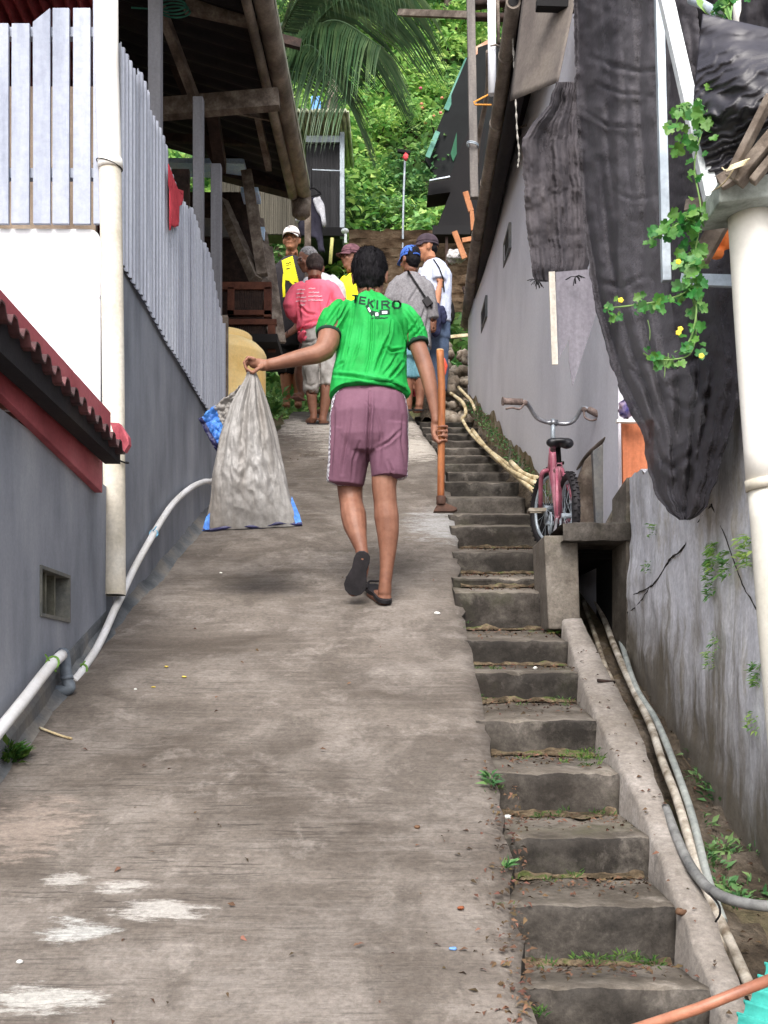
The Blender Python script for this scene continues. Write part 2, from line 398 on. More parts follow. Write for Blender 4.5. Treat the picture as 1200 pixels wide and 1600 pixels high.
M['wooddark'] = mat('dark_wood', [S(36,27,25),S(50,38,34),S(66,50,44)], scale=6, detail=9, stretch=(2,.6,2), rough=0.85, bump=0.4, fine=0.15)
M['woodlight'] = mat('fresh_wood', [S(170,112,72),S(196,138,92)], scale=8, stretch=(3,3,.5), bump=0.2)
M['bamboo'] = mat('old_bamboo', [S(84,76,70),S(112,102,93),S(138,128,118)], scale=7, detail=8, stretch=(1,.5,1), rough=0.7, bump=0.25, fine=0.15)
M['bamboopale'] = mat('pale_bamboo', [S(160,140,104),S(205,188,150),S(222,210,180)], scale=9, detail=6, rough=0.6, bump=0.15, fine=0.12)
M['housewall'] = mat('lilac_grey_wall', [S(190,189,197),S(205,204,212),S(212,211,218)], scale=1.1, detail=7, stretch=(1,1,0.7), rough=0.8, bump=0.15, bscale=14, fine=0.05)
M['net'] = mat('black_shade_net', [S(46,44,49),S(58,55,60),S(72,69,73)], scale=2.0, detail=10, stretch=(1,1,0.8), rough=0.75, bump=0.45, bscale=70, bstretch=(0.3,0.3,2.2), fine=0.22, fscale=90, dist=0.004, alpha=0.84)
M['plastic'] = mat('black_plastic_sheet', [S(34,32,38),S(52,50,58)], scale=3, rough=0.46, bump=0.25, bscale=14, bstretch=(.4,1,2.5), fine=0.08, spec=0.5)
M['leaf'] = mat('leaf_green', [S(84,126,62),S(120,164,90),S(160,196,124)], scale=1.1, detail=4, rough=0.5, bump=0, fine=0.0, trans=0.35, island=0.3, spec=0.35)
M['leafdark'] = mat('leaf_dark_green', [S(62,100,58),S(88,130,78),S(116,154,98)], scale=1.3, detail=4, rough=0.45, bump=0, fine=0, trans=0.3, island=0.28)
M['leafpale'] = mat('leaf_pale_green', [S(112,158,76),S(150,190,104),S(180,212,128)], scale=1.4, detail=4, rough=0.5, bump=0, fine=0, trans=0.4, island=0.25)
M['grass'] = mat('grass_blade', [S(46,76,28),S(80,112,48)], scale=3, rough=0.6, bump=0, fine=0, trans=0.35, island=0.3)
M['litter'] = mat('dead_leaf', [S(52,36,26),S(80,58,42),S(108,84,62)], scale=9, rough=0.8, bump=0, fine=0.1, island=0.35)
M['skin'] = mat('skin', [S(114,76,60),S(128,88,70),S(138,98,80)], scale=9, detail=5, rough=0.55, bump=0.08, bscale=160, dist=0.001, fine=0.05, sss=0.08, spec=0.35)
M['skinlight'] = mat('skin_lighter', [S(164,112,84),S(182,128,98)], scale=9, detail=5, rough=0.55, bump=0.06, bscale=160, dist=0.001, fine=0.05, sss=0.08)
M['hair'] = mat('black_hair', [S(12,11,14),S(24,22,26)], scale=60, stretch=(1,1,.25), rough=0.75, bump=0.3, bscale=260, dist=0.002, fine=0.3, fscale=200, spec=0.15)
M['hairgrey'] = mat('grey_hair', [S(92,90,92),S(138,136,138)], scale=60, rough=0.6, bump=0.5, bscale=200, dist=0.002)
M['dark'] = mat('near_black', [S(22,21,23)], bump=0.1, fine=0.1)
M['rubber'] = mat('black_rubber', [S(26,24,27),S(40,37,40)], scale=12, rough=0.7, bump=0.2, bscale=120, dist=0.002)
# ================================================================ THE GROUND
XL = sorted([(G(x, y).y, G(x, y).x) for x, y in ((-40,1240),(0,1190),(60,1130),(110,1075),(165,1005),(230,912),(300,832),(340,790),(395,720),(436,672),(448,655))])
XR = sorted([(G(x, y).y, G(x, y).x) for x, y in ((835,1600),(803,1415),(792,1310),(776,1207),(757,1120),(743,1050),(733,1000),(719,925),(717,862),(712,822),(701,755),(682,705),(662,680),(645,652))])
def xl(d): return tab(XL, min(d, 12.4)) if d > 2.9 else tab(XL, 2.9)
def xr(d): return tab(XR, min(max(d, 1.9), 12.4))
def terr(x, y):
    """earth height"""
    if y < 12.2: z = g(y)-0.2
    else:
        z = g(12.2)-0.2+0.40*min(y-12.2, 2.2)
        if y > 14.4: z += 1.02*(y-14.4) if y < 60 else 1.02*45.6+0.3*(y-60)
    if y > 12.2: z += 0.35*fbm((x*0.5, y*0.5, 3.0), 1.0, 4)*min(1, (y-12.2)/3)
    if abs(x) > 1.6 and y < 12.2: z += 0.05*fbm((x, y, 1), 1.0, 3)
    if y > 13: z += 0.22*max(0, abs(x+0.2)-2)*min(1, (y-13)/6)
    if y < -3: z = g(-3)-0.2+0.05*(y+3)
    return z
def nonlin(a, b, n, k=1.0): return [a+(b-a)*(i/n)**k for i in range(n+1)]
xs = sorted(set([-x for x in nonlin(2.4, 90, 14, 2.2)]+[x*0.24 for x in range(-9, 10)]+nonlin(2.4, 90, 14, 2.2)))
ys = [-90, -60, -35, -18, -8, -4, -3]+[y*0.3 for y in range(-8, 90)]+nonlin(27.3, 140, 26, 1.5)
mb = MB(); nx, ny = len(xs), len(ys)
mb.add([(x, y, terr(x, y)) for y in ys for x in xs], [(j*nx+i, j*nx+i+1, (j+1)*nx+i+1, (j+1)*nx+i) for j in range(ny-1) for i in range(nx-1)], 0, True)
tag(mb.build('ground', M['earth']), kind='structure')

# the concrete ramp, with a thickness
mb = MB(); nu, nv = 26, 150
def ramp_pt(u, v):
    d = 0.2+(12.5-0.2)*v; a = xl(d); b = xr(d)
    if u > 0.97: b += 0.018*fbm((d*6, 2, 1), 1, 3)+0.008*fbm((d*25, 7, 1), 1, 2)
    if u < 0.03: a += 0.03*fbm((d*4, 5, 1), 1, 3)
    x = lerp(a, b, u)
    z = g(d)+0.010*fbm((x*1.2, d*1.2, 0), 1, 4)+0.003*fbm((x*1.5, d*14, 4), 1, 2)
    if u > 0.97: z -= 0.012
    return (x, d, z)
mb.grid(ramp_pt, nu, nv)
top = [mb.v[j*(nu+1)+nu] for j in range(nv+1)]; o = len(mb.v)
mb.v += [(x, y, z-0.32) for x, y, z in top]
for j in range(nv): mb.f.append((j*(nu+1)+nu, o+j, o+j+1, (j+1)*(nu+1)+nu)); mb.mi.append(1); mb.sm.append(False)
tag(mb.build('concrete_path', [M['ramp'], M['riser']]), kind='structure')

# a bank of soil and rubble between the upper steps and the right-hand house
mb = MB()
def bank(u, v):
    d = lerp(5.35, 12.4, v); a = tab(XS, d)-0.02; b = 1.5 if d > 6.25 else .84
    x = lerp(a, b, u); h = 0.03+0.2*min(1, max(0, (d-5.4)/1.6))*min(1, u*4)
    return (x, d, g(d)-0.10+h+0.05*fbm((x*4, d*4, 2), 1, 4))
# right edge of the steps
XS = sorted([(G(x, y).y, G(x, y).x) for x, y in ((1150,1640),(1112,1548),(1062,1425),(1018,1318),(970,1212),(937,1125),(915,1058),(890,1005),(872,925),(856,862),(838,822),(806,755),(782,722),(760,690),(732,655),(728,648))])
mb.grid(bank, 12, 60)
tag(mb.build('earth_bank', M['soil']), kind='structure')
# drain floor
mb = MB()
mb.grid(lambda u, v: (lerp(tab(XS, lerp(0.5, 5.3, v))+0.02, 1.4, u), lerp(0.5, 5.3, v), g(lerp(0.5, 5.3, v))-0.19+0.035*fbm((u*3, v*24, 1), 1.5, 4)), 16, 90)
tag(mb.build('drain_bed', M['soil']), kind='structure')

# ---------------------------------------------------------------- the stairs
def dstep(y): return EYE*F/(y-447.0)
STEPS = [(2.08, None, None), (dstep(1545), 1545, 1640), (dstep(1415), 1415, 1510), (dstep(1308), 1308, 1372), (dstep(1207), 1207, 1275), (dstep(1125), 1125, 1180),
         (dstep(1050), 1050, 1097), (4.72, 1000, 1040), (5.27, 925, 985), (5.52, 903, 918), (6.1, 862, 897), (6.62, 822, 857), (7.0, 803, 820), (7.42, 777, 802), (7.85, 753, 775)]
stairs = empty('staircase', (0.62, 2.0, g(2.0)), 'narrow flight of worn mossy concrete steps climbing beside the ramp', 'staircase')
lv = []
for d, yt, yb in STEPS[1:]: lv.append((d, (HZ-yt)/F*d, (HZ-yb)/F*d))
d = 8.3
for yt, yb in ((738,752),(725,737),(712,724),(700,711),(689,699),(678,688),(668,677),(659,667),(650,658)):
    dd = d_at(yt+2, 0.0); lv.append((dd, (HZ-yt)/F*dd, (HZ-yb)/F*dd))
lv.insert(0, (2.08, lv[0][1]-0.13, lv[0][1]-0.24)); lv.insert(0, (1.75, lv[0][1]-0.13, lv[0][1]-0.24))
for i, (d, zt, zb) in enumerate(lv):
    dn = lv[i+1][0] if i+1 < len(lv) else d+0.5
    zn = lv[i+1][2] if i+1 < len(lv) else zt+0.01
    x0 = xr(d)-0.05 if i < 16 else xr(d)+0.0; x1 = tab(XS, d)+rnd.uniform(-.004, .004)
    if i % 3 == 1: x1 += 0.004
    x0 += 0.02; ox = 3.7*i
    mb = MB(); n = 18; m_ = 5
    th = 0.013
    def prof(u, k):
        """profile of a step: riser bottom, riser top (rounded nose), tread, tread back"""
        x = lerp(x0, x1, u)
        wob = 0.010*fbm((x*9+ox, d*3, 0), 1, 3); chip = 0.016*max(0, fbm((x*14+ox, 5, d), 1, 2)-0.18)*3
        yb_ = d+wob+0.004
        pts = [(yb_, zb-0.09), (yb_, lerp(zb, zt, 0.33)), (yb_-0.004, lerp(zb, zt, 0.66)), (yb_-0.006+chip, zt-th-chip), (yb_+th*0.4+chip, zt-th*0.25-chip*0.4), (yb_+th*1.6, zt),
               (lerp(d, dn, 0.4), lerp(zt, zn, 0.35)), (lerp(d, dn, 0.75), lerp(zt, zn, 0.72)), (dn+0.03, zn+0.004)]
        y_, z_ = pts[k]; z_ += 0.006*fbm((x*7+ox, y_*7, 1), 1, 3)
        return (x, y_, z_)
    K = 9; base = 0
    vs_ = [prof(u/n, k) for k in range(K) for u in range(n+1)]
    # bottom verts to close the block
    vs_ += [(lerp(x0, x1, u/n), d, zb-0.16) for u in range(n+1)]+[(lerp(x0, x1, u/n), dn+0.02, zb-0.12) for u in range(n+1)]
    fs = [(k*(n+1)+u, k*(n+1)+u+1, (k+1)*(n+1)+u+1, (k+1)*(n+1)+u) for k in range(K-1) for u in range(n)]
    b0, b1 = K*(n+1), (K+1)*(n+1)
    fs += [(b0+u, b0+u+1, u+1, u) for u in range(n)]
    mb.add(vs_, fs, 0, True)
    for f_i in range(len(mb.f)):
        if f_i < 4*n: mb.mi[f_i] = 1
    # side faces
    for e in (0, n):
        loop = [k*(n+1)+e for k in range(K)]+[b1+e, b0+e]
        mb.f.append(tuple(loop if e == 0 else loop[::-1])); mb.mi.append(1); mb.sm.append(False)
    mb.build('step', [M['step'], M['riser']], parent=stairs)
# the low kerb between stairs and drain
mb = MB()
CL = sorted([(G(x, y).y, G(x, y).x) for x, y in ((878,968),(905,1055),(925,1110),(945,1150),(975,1215),(1003,1270),(1035,1360),(1065,1433),(1100,1520),(1130,1600),(1160,1680))])
CR = sorted([(G(x, y).y, G(x, y).x) for x, y in ((910,966),(943,1033),(975,1092),(1000,1140),(1047,1267),(1085,1355),(1120,1433),(1158,1530),(1185,1600),(1215,1680))])
def kerb(u, v):
    d = lerp(1.7, 5.0, v); a = tab(CL, d)+0.006*fbm((d*7, 1, 0), 1, 3); b = tab(CR, d)+0.006*fbm((d*7, 4, 0), 1, 3)
    k = u*5; zz = g(d)+0.006+0.004*fbm((u*3, d*5, 0), 1, 3)
    if d > 0: 
        prof_ = [(a-0.012, -0.30), (a, -0.012), (a+0.008, 0.0), ((a+b)/2, 0.002), (b-0.008, 0.0), (b+0.01, -0.28)]
    i = min(int(k), 4); t = k-i
    return (lerp(prof_[i][0], prof_[i+1][0], t), d, zz+lerp(prof_[i][1], prof_[i+1][1], t))
mb.grid(kerb, 5, 90)
e = mb.v[90*6:91*6]; mb.add(e, [(0,1,2,3,4,5)])
mb.build('kerb', M['curb'], parent=stairs, label='pale concrete kerb along the drain side')

# ================================================================ LEFT SIDE
# ---- low grey annexe with a red roof edge
d0, d1 = 2.6, 4.86
def wx(d): return -1.14         # face of the annexe wall
annex = empty('low_house', (-1.9, 4.0, g(4.0)-0.2), 'low grey house front with red corrugated roof edge at bottom left', 'house')
mb = MB()
# wall with one vent opening (built as strips round the hole)
vy0, vy1 = PX(62, 920, -1.14).y, PX(108, 950, -1.14).y
vzt, vzb = PX(62, 880, -1.14).z-0.005, PX(62, 963, -1.14).z-0.0
X0, X1 = -1.14, -1.285
zt = 0.84
for (a, b, za, zb_) in ((d0, vy0, -1.6, zt), (vy1, d1, -1.6, zt), (vy0, vy1, -1.6, vzb), (vy0, vy1, vzt, zt)):
    mb.box(X1, X0, a, b, za, zb_)
mb.build('wall', M['wallgrey'], parent=annex)
mb = MB()   # plinth: thicker lower wall band that follows the slope
n = 30
def plin(u, v):
    d = lerp(2.2, 4.86, v); off = tab([(2.2, 0.03), (3.6, 0.026), (4.2, 0.012), (4.86, 0.003)], d)
    ztop = tab([(2.2, -0.55), (PX(0,1160,-1.12).y, PX(0,1160,-1.12).z), (PX(95,1040,-1.12).y, PX(95,1040,-1.12).z), (4.86, 0.33)], d)
    k = [(-1.14+off, -1.7), (-1.14+off, ztop-0.02), (-1.14+off*0.5, ztop), (-1.20, ztop)]
    i = min(int(u*3), 2); t = u*3-i
    return (lerp(k[i][0], k[i+1][0], t)+0.003*fbm((d*3, 1, 0), 1, 2)*(1 if u < .6 else 0), d, lerp(k[i][1], k[i+1][1], t))
mb.grid(plin, 3, 30, smooth=False)
mb.build('plinth', M['plinth'], parent=annex)
# vent
mb = MB(); fr = 0.012
for za, zb_ in ((vzt-fr, vzt), (vzb, vzb+fr)): mb.box(X1+0.02, X0+0.006, vy0, vy1, za, zb_)
for ya in (vy0, vy1-fr): mb.box(X1+0.02, X0+0.006, ya, ya+fr, vzb+fr, vzt-fr)
vent = mb.build('vent', mat('vent_frame', [S(92,94,92),S(118,116,108)], scale=12, bump=0.2), parent=annex)
ORG[vent.name] = ORG[annex.name]
mb = MB()
for i in range(3):
    y_ = lerp(vy0, vy1, (i+0.62)/3.3); mb.hexa([(X1+0.03, y_-0.02, vzb+fr), (X0-0.02, y_-0.045, vzb+fr), (X0-0.02, y_-0.03, vzb+fr), (X1+0.03, y_+0.0, vzb+fr)]+[(X1+0.03, y_-0.02, vzt-fr), (X0-0.02, y_-0.045, vzt-fr), (X0-0.02, y_-0.03, vzt-fr), (X1+0.03, y_+0.0, vzt-fr)])
mb.box(X1-0.01, X1+0.01, vy0, vy1, vzb, vzt)
sl_ = mb.build('slat', mat('vent_slat', [S(88,88,80),S(112,110,98)], scale=12, bump=0.2), parent=annex); sl_.parent = vent
# red fascia: two boards, upper in the shade of the roof
f0, f1 = P(-60, 575, 3.36), P(158, 772, 5.15)
def fasc(a_px, a_py, a_d, b_px, b_py, b_d, h, th, name, m_, out=0.0):
    a = P(a_px, a_py, a_d); b = P(b_px, b_py, b_d); mb = MB(); t = Vector((th, 0, 0))
    o_ = Vector((out, 0, 0)); a += o_; b += o_
    mb.hexa([a-t, a, b, b-t, a-t+Vector((0,0,h[0])), a+Vector((0,0,h[0])), b+Vector((0,0,h[1])), b-t+Vector((0,0,h[1]))])
    return mb.build(name, m_, parent=annex, bevel=0.002)
dA, dB = 1.11*F/660, 1.11*F/440
fasc(-60, 555, dA, 160, 770, dB, (0.145, 0.155), 0.03, 'fascia', M['redfascia'])
fasc(-60, 480, dA, 162, 700, dB, (0.13, 0.14), 0.03, 'fascia', M['redfascia'], out=0.028)
# corrugated roof: waves run up from the eave
mb = MB(); nw = 17
def ann_roof(u, v):
    a = P(-70, 388, 1.00*F/670); b = P(196, 700, 1.00*F/404)
    p = a.lerp(b, u); ph = u*nw*2*math.pi
    wv = 0.017*math.copysign(min(1, abs(math.sin(ph))*1.7), math.sin(ph))
    return (p.x-v*2.6, p.y-0.05*v, p.z-0.01+wv+0.10*v)
mb.grid(ann_roof, nw*12, 6, smooth=False)
mb.build('roof', M['redroof'], parent=annex, solid=0.006)
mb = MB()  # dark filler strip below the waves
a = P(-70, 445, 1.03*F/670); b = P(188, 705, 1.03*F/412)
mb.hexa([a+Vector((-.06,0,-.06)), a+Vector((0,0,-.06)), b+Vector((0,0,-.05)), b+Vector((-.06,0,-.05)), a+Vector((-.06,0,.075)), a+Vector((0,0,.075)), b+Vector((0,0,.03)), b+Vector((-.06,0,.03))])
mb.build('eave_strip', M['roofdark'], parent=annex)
mb = MB()  # torn pink end cap of the roof by the downpipe
ec = [P(172,660,4.56), P(186,661,4.55), P(200,682,4.54), P(201,694,4.54), P(194,706,4.56), P(186,692,4.57), P(180,684,4.57)]
mb.add([v for v in ec]+[v+Vector((0,.05,0.003)) for v in ec], [(0,1,2,3,4,5,6),(13,12,11,10,9,8,7)]+[(i,(i+1)%7+0 if False else i, (i+1)%7+7, i+7) if False else (i, i+7, (i+1)%7+7, (i+1)%7) for i in range(7)])
mb.build('roof_end_cap', mat('pink_metal', [S(176,84,96),S(204,112,122)], scale=10), parent=annex)

# ---- white wall facing the camera behind the roof
dw = 4.95
mb = MB()
def wtop(x): return (HZ-357)/F*dw+0.004*math.sin(x*9)
A = P(-420, 700, dw); Bx = P(157, 700, dw).x
rr = 0.05
pts2 = [(-3.4, 0.2), (Bx, 0.2), (Bx, wtop(0)-rr)]+[(Bx-rr+rr*math.cos(a), wtop(0)-rr+rr*math.sin(a)) for a in (0.3, 0.7, 1.1, 1.5)]+[(-3.4, wtop(0)+0.01)]
n = len(pts2); mb.add([(x, dw, z) for x, z in pts2]+[(x, dw+0.14, z) for x, z in pts2], [tuple(range(n-1,-1,-1))[::-1], tuple(range(2*n-1, n-1, -1))]+[(i, i+n, (i+1)%n+n, (i+1)%n) for i in range(n)])
tag(mb.build('white_wall', M['wallwhite'], bevel=0.006), 'bright white plastered wall above the red roof edge', 'wall')

mb = MB(); cq_ = curve([P(157,462,dw-.001), P(148,478,dw-.001), P(141,505,dw-.001), P(139,530,dw-.001), P(131,560,dw-.001), P(127,588,dw-.001)], 6); mb.tube(cq_, .0012, 5)
tag(mb.build('hairline_crack', mat('crack_grey', [S(150,150,158)])), 'hairline crack running down the white wall by the pipe', 'crack')
# ---- plank fence on that wall
fen = empty('plank_fence', (P(80,357,dw).x, dw, wtop(0)), 'pale painted vertical plank fence standing on the white wall', 'fence')
pk = [(-62,-36,36,36),(-30,-10,36,36),(-6,13,36,36),(18,46,36,36),(51,78,None,13),(82,108,12,12),(114,141,12,12),(145,162,-40,-40)]
pk = [(-95,-68,38,38)]+pk
for i, (a, b, ta, tb) in enumerate(pk):
    mb = MB(); dy = rnd.uniform(-.004, .004); d_ = dw-0.035+dy
    xa, xb = P(a, 0, d_).x, P(b, 0, d_).x; z0 = wtop(0)+0.006
    if ta is None: top_ = [((HZ-34)/F*d_, xa), ((HZ-12)/F*d_, xb-0.004)]
    else: top_ = [((HZ-ta)/F*d_, xa), ((HZ-tb)/F*d_, xb)]
    sk_ = rnd.uniform(-.003, .003)
    mb.hexa([(xa+sk_, d_, z0), (xb+sk_, d_, z0), (xb+sk_, d_+0.018, z0), (xa+sk_, d_+0.018, z0), (xa, d_, top_[0][0]), (xb, d_, top_[1][0]), (xb, d_+0.018, top_[1][0]), (xa, d_+0.018, top_[0][0])])
    mb.build('plank', M['plank'], parent=fen, bevel=0.002)
for zp in (52, 272):
    mb = MB(); z_ = (HZ-zp)/F*dw; mb.box(-3.0, P(157,0,dw).x, dw-0.012, dw+0.028, z_-0.02, z_+0.02); mb.build('rail', M['plank'], parent=fen)

# ---- grey wall along the path past the corner
YA, YB = 4.956, 7.62
gx = lambda d: -1.138+0.03*(d-4.9)
mb = MB(); n = 24
def gw(u, v):
    d = lerp(YA, YB+0.02, u); zt_ = lerp(P(190,410,5.12).z, P(327,640,7.2).z, (d-5.12)/(7.2-5.12))
    return (gx(d)+0.004*fbm((d*3, v*4, 0), 1, 3), d, lerp(0.0, zt_, v))
mb.grid(gw, 24, 18)
mb.add([(gx(YA), YA, 0), (gx(YA), YA, gw(0,1)[2]), (gx(YA)-.04, YA, gw(0,1)[2]), (gx(YA)-.04, YA, 0)], [(3,2,1,0)])
mb.add([gw(0,1), gw(1,1), (gx(YB)-.16, YB, gw(1,1)[2]), (gx(YA)-.16, YA, gw(0,1)[2])], [(0,1,2,3)])
mb.add([gw(1,0), gw(1,1), (gx(YB)-.16, YB+.02, gw(1,1)[2]), (gx(YB)-.16, YB+.02, 0)], [(0,3,2,1)])
lw = mb.build('grey_wall', M['wallgrey']); tag(lw, 'long grey painted wall beside the ramp, pipe running along its foot', 'wall')
mb = MB(); 
def foot(u, v):
    d = lerp(3.0, 7.62, v); z_ = g(d); o_ = 0.03+0.02*fbm((d*3, 0, 0), 1, 3)
    x_ = (gx(d) if d > 4.9 else -1.14)
    k = [(x_+0.045+o_, z_-0.02), (x_+0.026, z_+0.02+0.015*fbm((d*5,1,0),1,3)), (x_-0.01, z_+0.05+0.02*fbm((d*4,1,0),1,3))]
    i = min(int(u*2), 1); t = u*2-i
    return (lerp(k[i][0], k[i+1][0], t), d, lerp(k[i][1], k[i+1][1], t))
mb.grid(foot, 4, 120)
f_ = mb.build('mortar_fillet', M['plinth'], parent=None); f_.name = 'wall_footing'; tag(f_, 'rough mortar footing between grey wall and ramp', 'footing')

# ---- grey corrugated sheets standing on that wall (jagged top)
shf = empty('sheet_fence', (gx(6.4)-0.02, 6.4, 1.9), 'grey corrugated metal sheet fence with jagged top above grey wall', 'fence')
tops = [(185,66),(200,92),(212,118),(214,106),(228,140),(230,168),(245,192),(257,222),(262,262),(275,300),(293,328),(297,322),(308,352),(314,385),(317,378),(326,400),(332,440),(345,505),(352,505)]
sheets = [(183, 213), (212, 229), (228, 263), (262, 296), (295, 316), (315, 353)]
def sx(px):  # sheet plane: X and d from pixel column
    # X = gx(d)+0.01 ; px = 600+F*X/d
    lo, hi = 5.0, 9.0
    for _ in range(40):
        m_ = (lo+hi)/2
        if 600+F*(gx(m_)+0.012)/m_ < px: lo = m_
        else: hi = m_
    return m_
tt = [(sx(x), (HZ-y)/F*sx(x)) for x, y in tops]; tt.sort()
bb = [(sx(x), (HZ-y)/F*sx(x)) for x, y in ((183,395),(190,408),(215,450),(228,472),(250,512),(262,535),(290,580),(315,622),(325,640),(352,640))]; bb.sort()
for i, (a, b) in enumerate(sheets):
    da, db = sx(a), sx(b); mb = MB(); nw = max(2, int((db-da)/0.062)); off = 0.004*(i % 2)
    def shp(u, v):
        d = lerp(da, db, u); k = abs(((u*nw) % 1)-0.5)*2; wv = 0.012*(1 if k > 0.72 else (0 if k < 0.5 else (k-0.5)/0.22))
        return (gx(d)+0.012+off+wv, d, lerp(tab(bb, d)-0.02, tab(tt, d), v))
    mb.grid(shp, nw*8, 8, smooth=False)
    mb.build('metal_sheet', M['zinc'], parent=shf, solid=0.002)
d_ = sx(350); mb = MB(); mb.box(gx(d_)-0.02, gx(d_)+0.035, d_, d_+0.05, P(0,642,d_).z, P(0,492,d_).z); mb.build('end_post', M['wood'], parent=shf, bevel=0.003)

# ---- big white downpipe on the corner
pipe = empty('downpipe', (P(179,940,4.88).x, 4.88, P(179,940,4.88).z), 'tall cream plastic downpipe on the corner of the grey wall', 'pipe')
mb = MB(); r = 0.0475
ax = [P(166,-60,4.90), P(167,100,4.90), P(172,255,4.90), P(176,500,4.905), P(178,690,4.905), P(179,930,4.88)]
mb.tube(ax[:3]+[P(172.5,262,4.90)], r, 28); mb.build('upper_length', M['pvc'], parent=pipe)
mb = MB(); mb.tube([P(172,250,4.90), P(172.6,264,4.90)], r+0.0035, 28); mb.build('collar', M['pvc'], parent=pipe)
mb = MB(); n_ = 28; pts = curve(ax[2:], 6)
mb.tube(pts, r-0.002, n_, cap=False); mb.tube(pts, r-0.008, n_, cap=False); mb.build('lower_length', M['pvcold'], parent=pipe)
mb = MB(); e_ = ax[-1]; mb.tube([e_, e_+Vector((0,0,0.03))], r-0.004, n_, cap=True); mb.build('open_end', M['dark'], parent=pipe)
mb = MB(); c_ = P(180,718,4.905); mb.tube([c_+Vector((0.0535*math.cos(a), 0.0535*math.sin(a), -0.015*math.cos(a)+0.006*math.sin(a*2))) for a in [k*2*math.pi/24 for k in range(25)]], 0.004, 6); mb.build('wire_tie', M['dark'], parent=pipe)
mb = MB(); c_ = P(171,258,4.90); mb.tube([c_+Vector((0.0525*math.cos(a), 0.0525*math.sin(a), -0.018*math.cos(a))) for a in [k*2*math.pi/24 for k in range(25)]]+[P(145,256,4.94)], 0.0022, 6); mb.build('wire_tie', M['dark'], parent=pipe)

# ---- thin water pipes along the wall
wp = empty('water_pipe', (P(210,900,5.6).x, 5.5, P(210,900,5.6).z), 'long white water pipe curving along the foot of the grey wall', 'pipe')
def walld(px, X=-1.16): return X*F/(px-600)
def wd(px):
    lo, hi = 3.0, 9.5
    for _ in range(40):
        m_ = (lo+hi)/2; X_ = (gx(m_) if m_ > 4.9 else -1.14)+0.035
        if 600+F*X_/m_ < px: lo = m_
        else: hi = m_
    return m_
pp_ = [(334,754,7.85),(322,752,7.6),(305,758,7.3),(288,770,7.0),(268,790,6.7),(248,820,6.4),(232,848,6.1),(214,880,5.75),(200,908,5.4),(188,935,5.22),(178,955,5.12),(165,985,4.96),(150,1015,4.8),(130,1045,4.62),(115,1066,4.5)]
pp_ = [(x, y, wd(x)) for x, y, _ in pp_]
mb = MB(); mb.tube(curve([P(*q) for q in pp_], 5), 0.0155, 12); mb.build('pipe_run', mat('white_pipe', [S(206,204,200),S(228,228,230)], scale=4, rough=0.45, bump=0.04, fine=0.05), parent=wp)
mb = MB(); mb.tube([P(338,753,wd(336)), P(331,753,wd(331))], 0.021, 12); mb.build('end_cap', M['pvc'], parent=wp)
for q in ((240,834,wd(240)),(128,1046,wd(128))):
    mb = MB(); c_ = P(*q); mb.tube([c_+Vector((0.019*math.cos(a), 0.01*math.sin(a*1), 0.019*math.sin(a))) for a in [k*2*math.pi/16 for k in range(17)]], 0.004, 6); mb.tube([c_+Vector((0,-.02,0.01)), c_+Vector((0.02,-.03,0.03))], 0.003, 5)
    mb.build('tie', mat('green_tie', [S(110,150,70)]) if q[0] < 200 else mat('blue_tie', [S(120,180,210)]), parent=wp)
wp2 = empty('water_pipe', (P(50,1080,4.1).x, 4.1, P(50,1080,4.1).z), 'short white water pipe with grey elbow on lower left wall', 'pipe')
mb = MB(); mb.tube(curve([P(-60,1215,wd(-60)-.03), P(-20,1165,wd(-20)-.03), P(0,1140,wd(0)-.03), P(40,1090,wd(40)-.03), P(75,1045,wd(75)-.03), P(97,1023,wd(97)-.03)], 5), 0.0185, 12); mb.build('pipe_run', _mats['white_pipe'], parent=wp2)
mb = MB(); mb.tube(curve([P(94,1025,4.070), P(99,1020,4.070), P(101,1030,4.070), P(103,1048,4.070), P(106,1066,4.070), P(109,1074,4.070), P(103,1078,4.070), P(92,1080,4.070), P(80,1082,4.070)], 4), 0.021, 12)
mb.tube([P(104,1056,4.070), P(105,1062,4.070)], 0.0235, 12); mb.tube([P(84,1081.5,4.070), P(90,1081,4.070)], 0.0245, 12); mb.build('elbow', M['pvcgrey'], parent=wp2)
mb = MB(); c_ = P(82,1036,wd(82)-.03); mb.tube([c_+Vector((0.021*math.cos(a), 0.012*math.sin(a), 0.022*math.sin(a))) for a in [k*2*math.pi/16 for k in range(17)]], 0.004, 6); mb.tube([c_+Vector((0,-.02,0)), c_+Vector((-.015,-.03,.028)), c_+Vector((.02,-.03,-.03))], 0.003, 5); mb.build('tie', _mats['green_tie'], parent=wp2)

# ---- posts of the roofed house behind the sheet fence
for (x0_, x1_, yt_, yb_, d_, lab) in ((231,251,-60,200,6.35,'tall grey painted post nearest the camera behind the sheet fence'), (301,317,150,395,7.6,'middle grey painted post behind the sheet fence, beside the red cloth'), (329,345,255,520,8.35,'farthest grey painted post, near the yellow tank')):
    mb = MB(); a = P((x0_+x1_)/2, yt_, d_); b = P((x0_+x1_)/2, yb_+60, d_); wv = (x1_-x0_)/F*d_
    mb.box(a.x-wv/2, a.x+wv/2, d_, d_+wv, b.z, a.z); tag(mb.build('wooden_post', M['postgrey'], bevel=0.004), lab, 'post', 'grey posts behind the sheet fence')

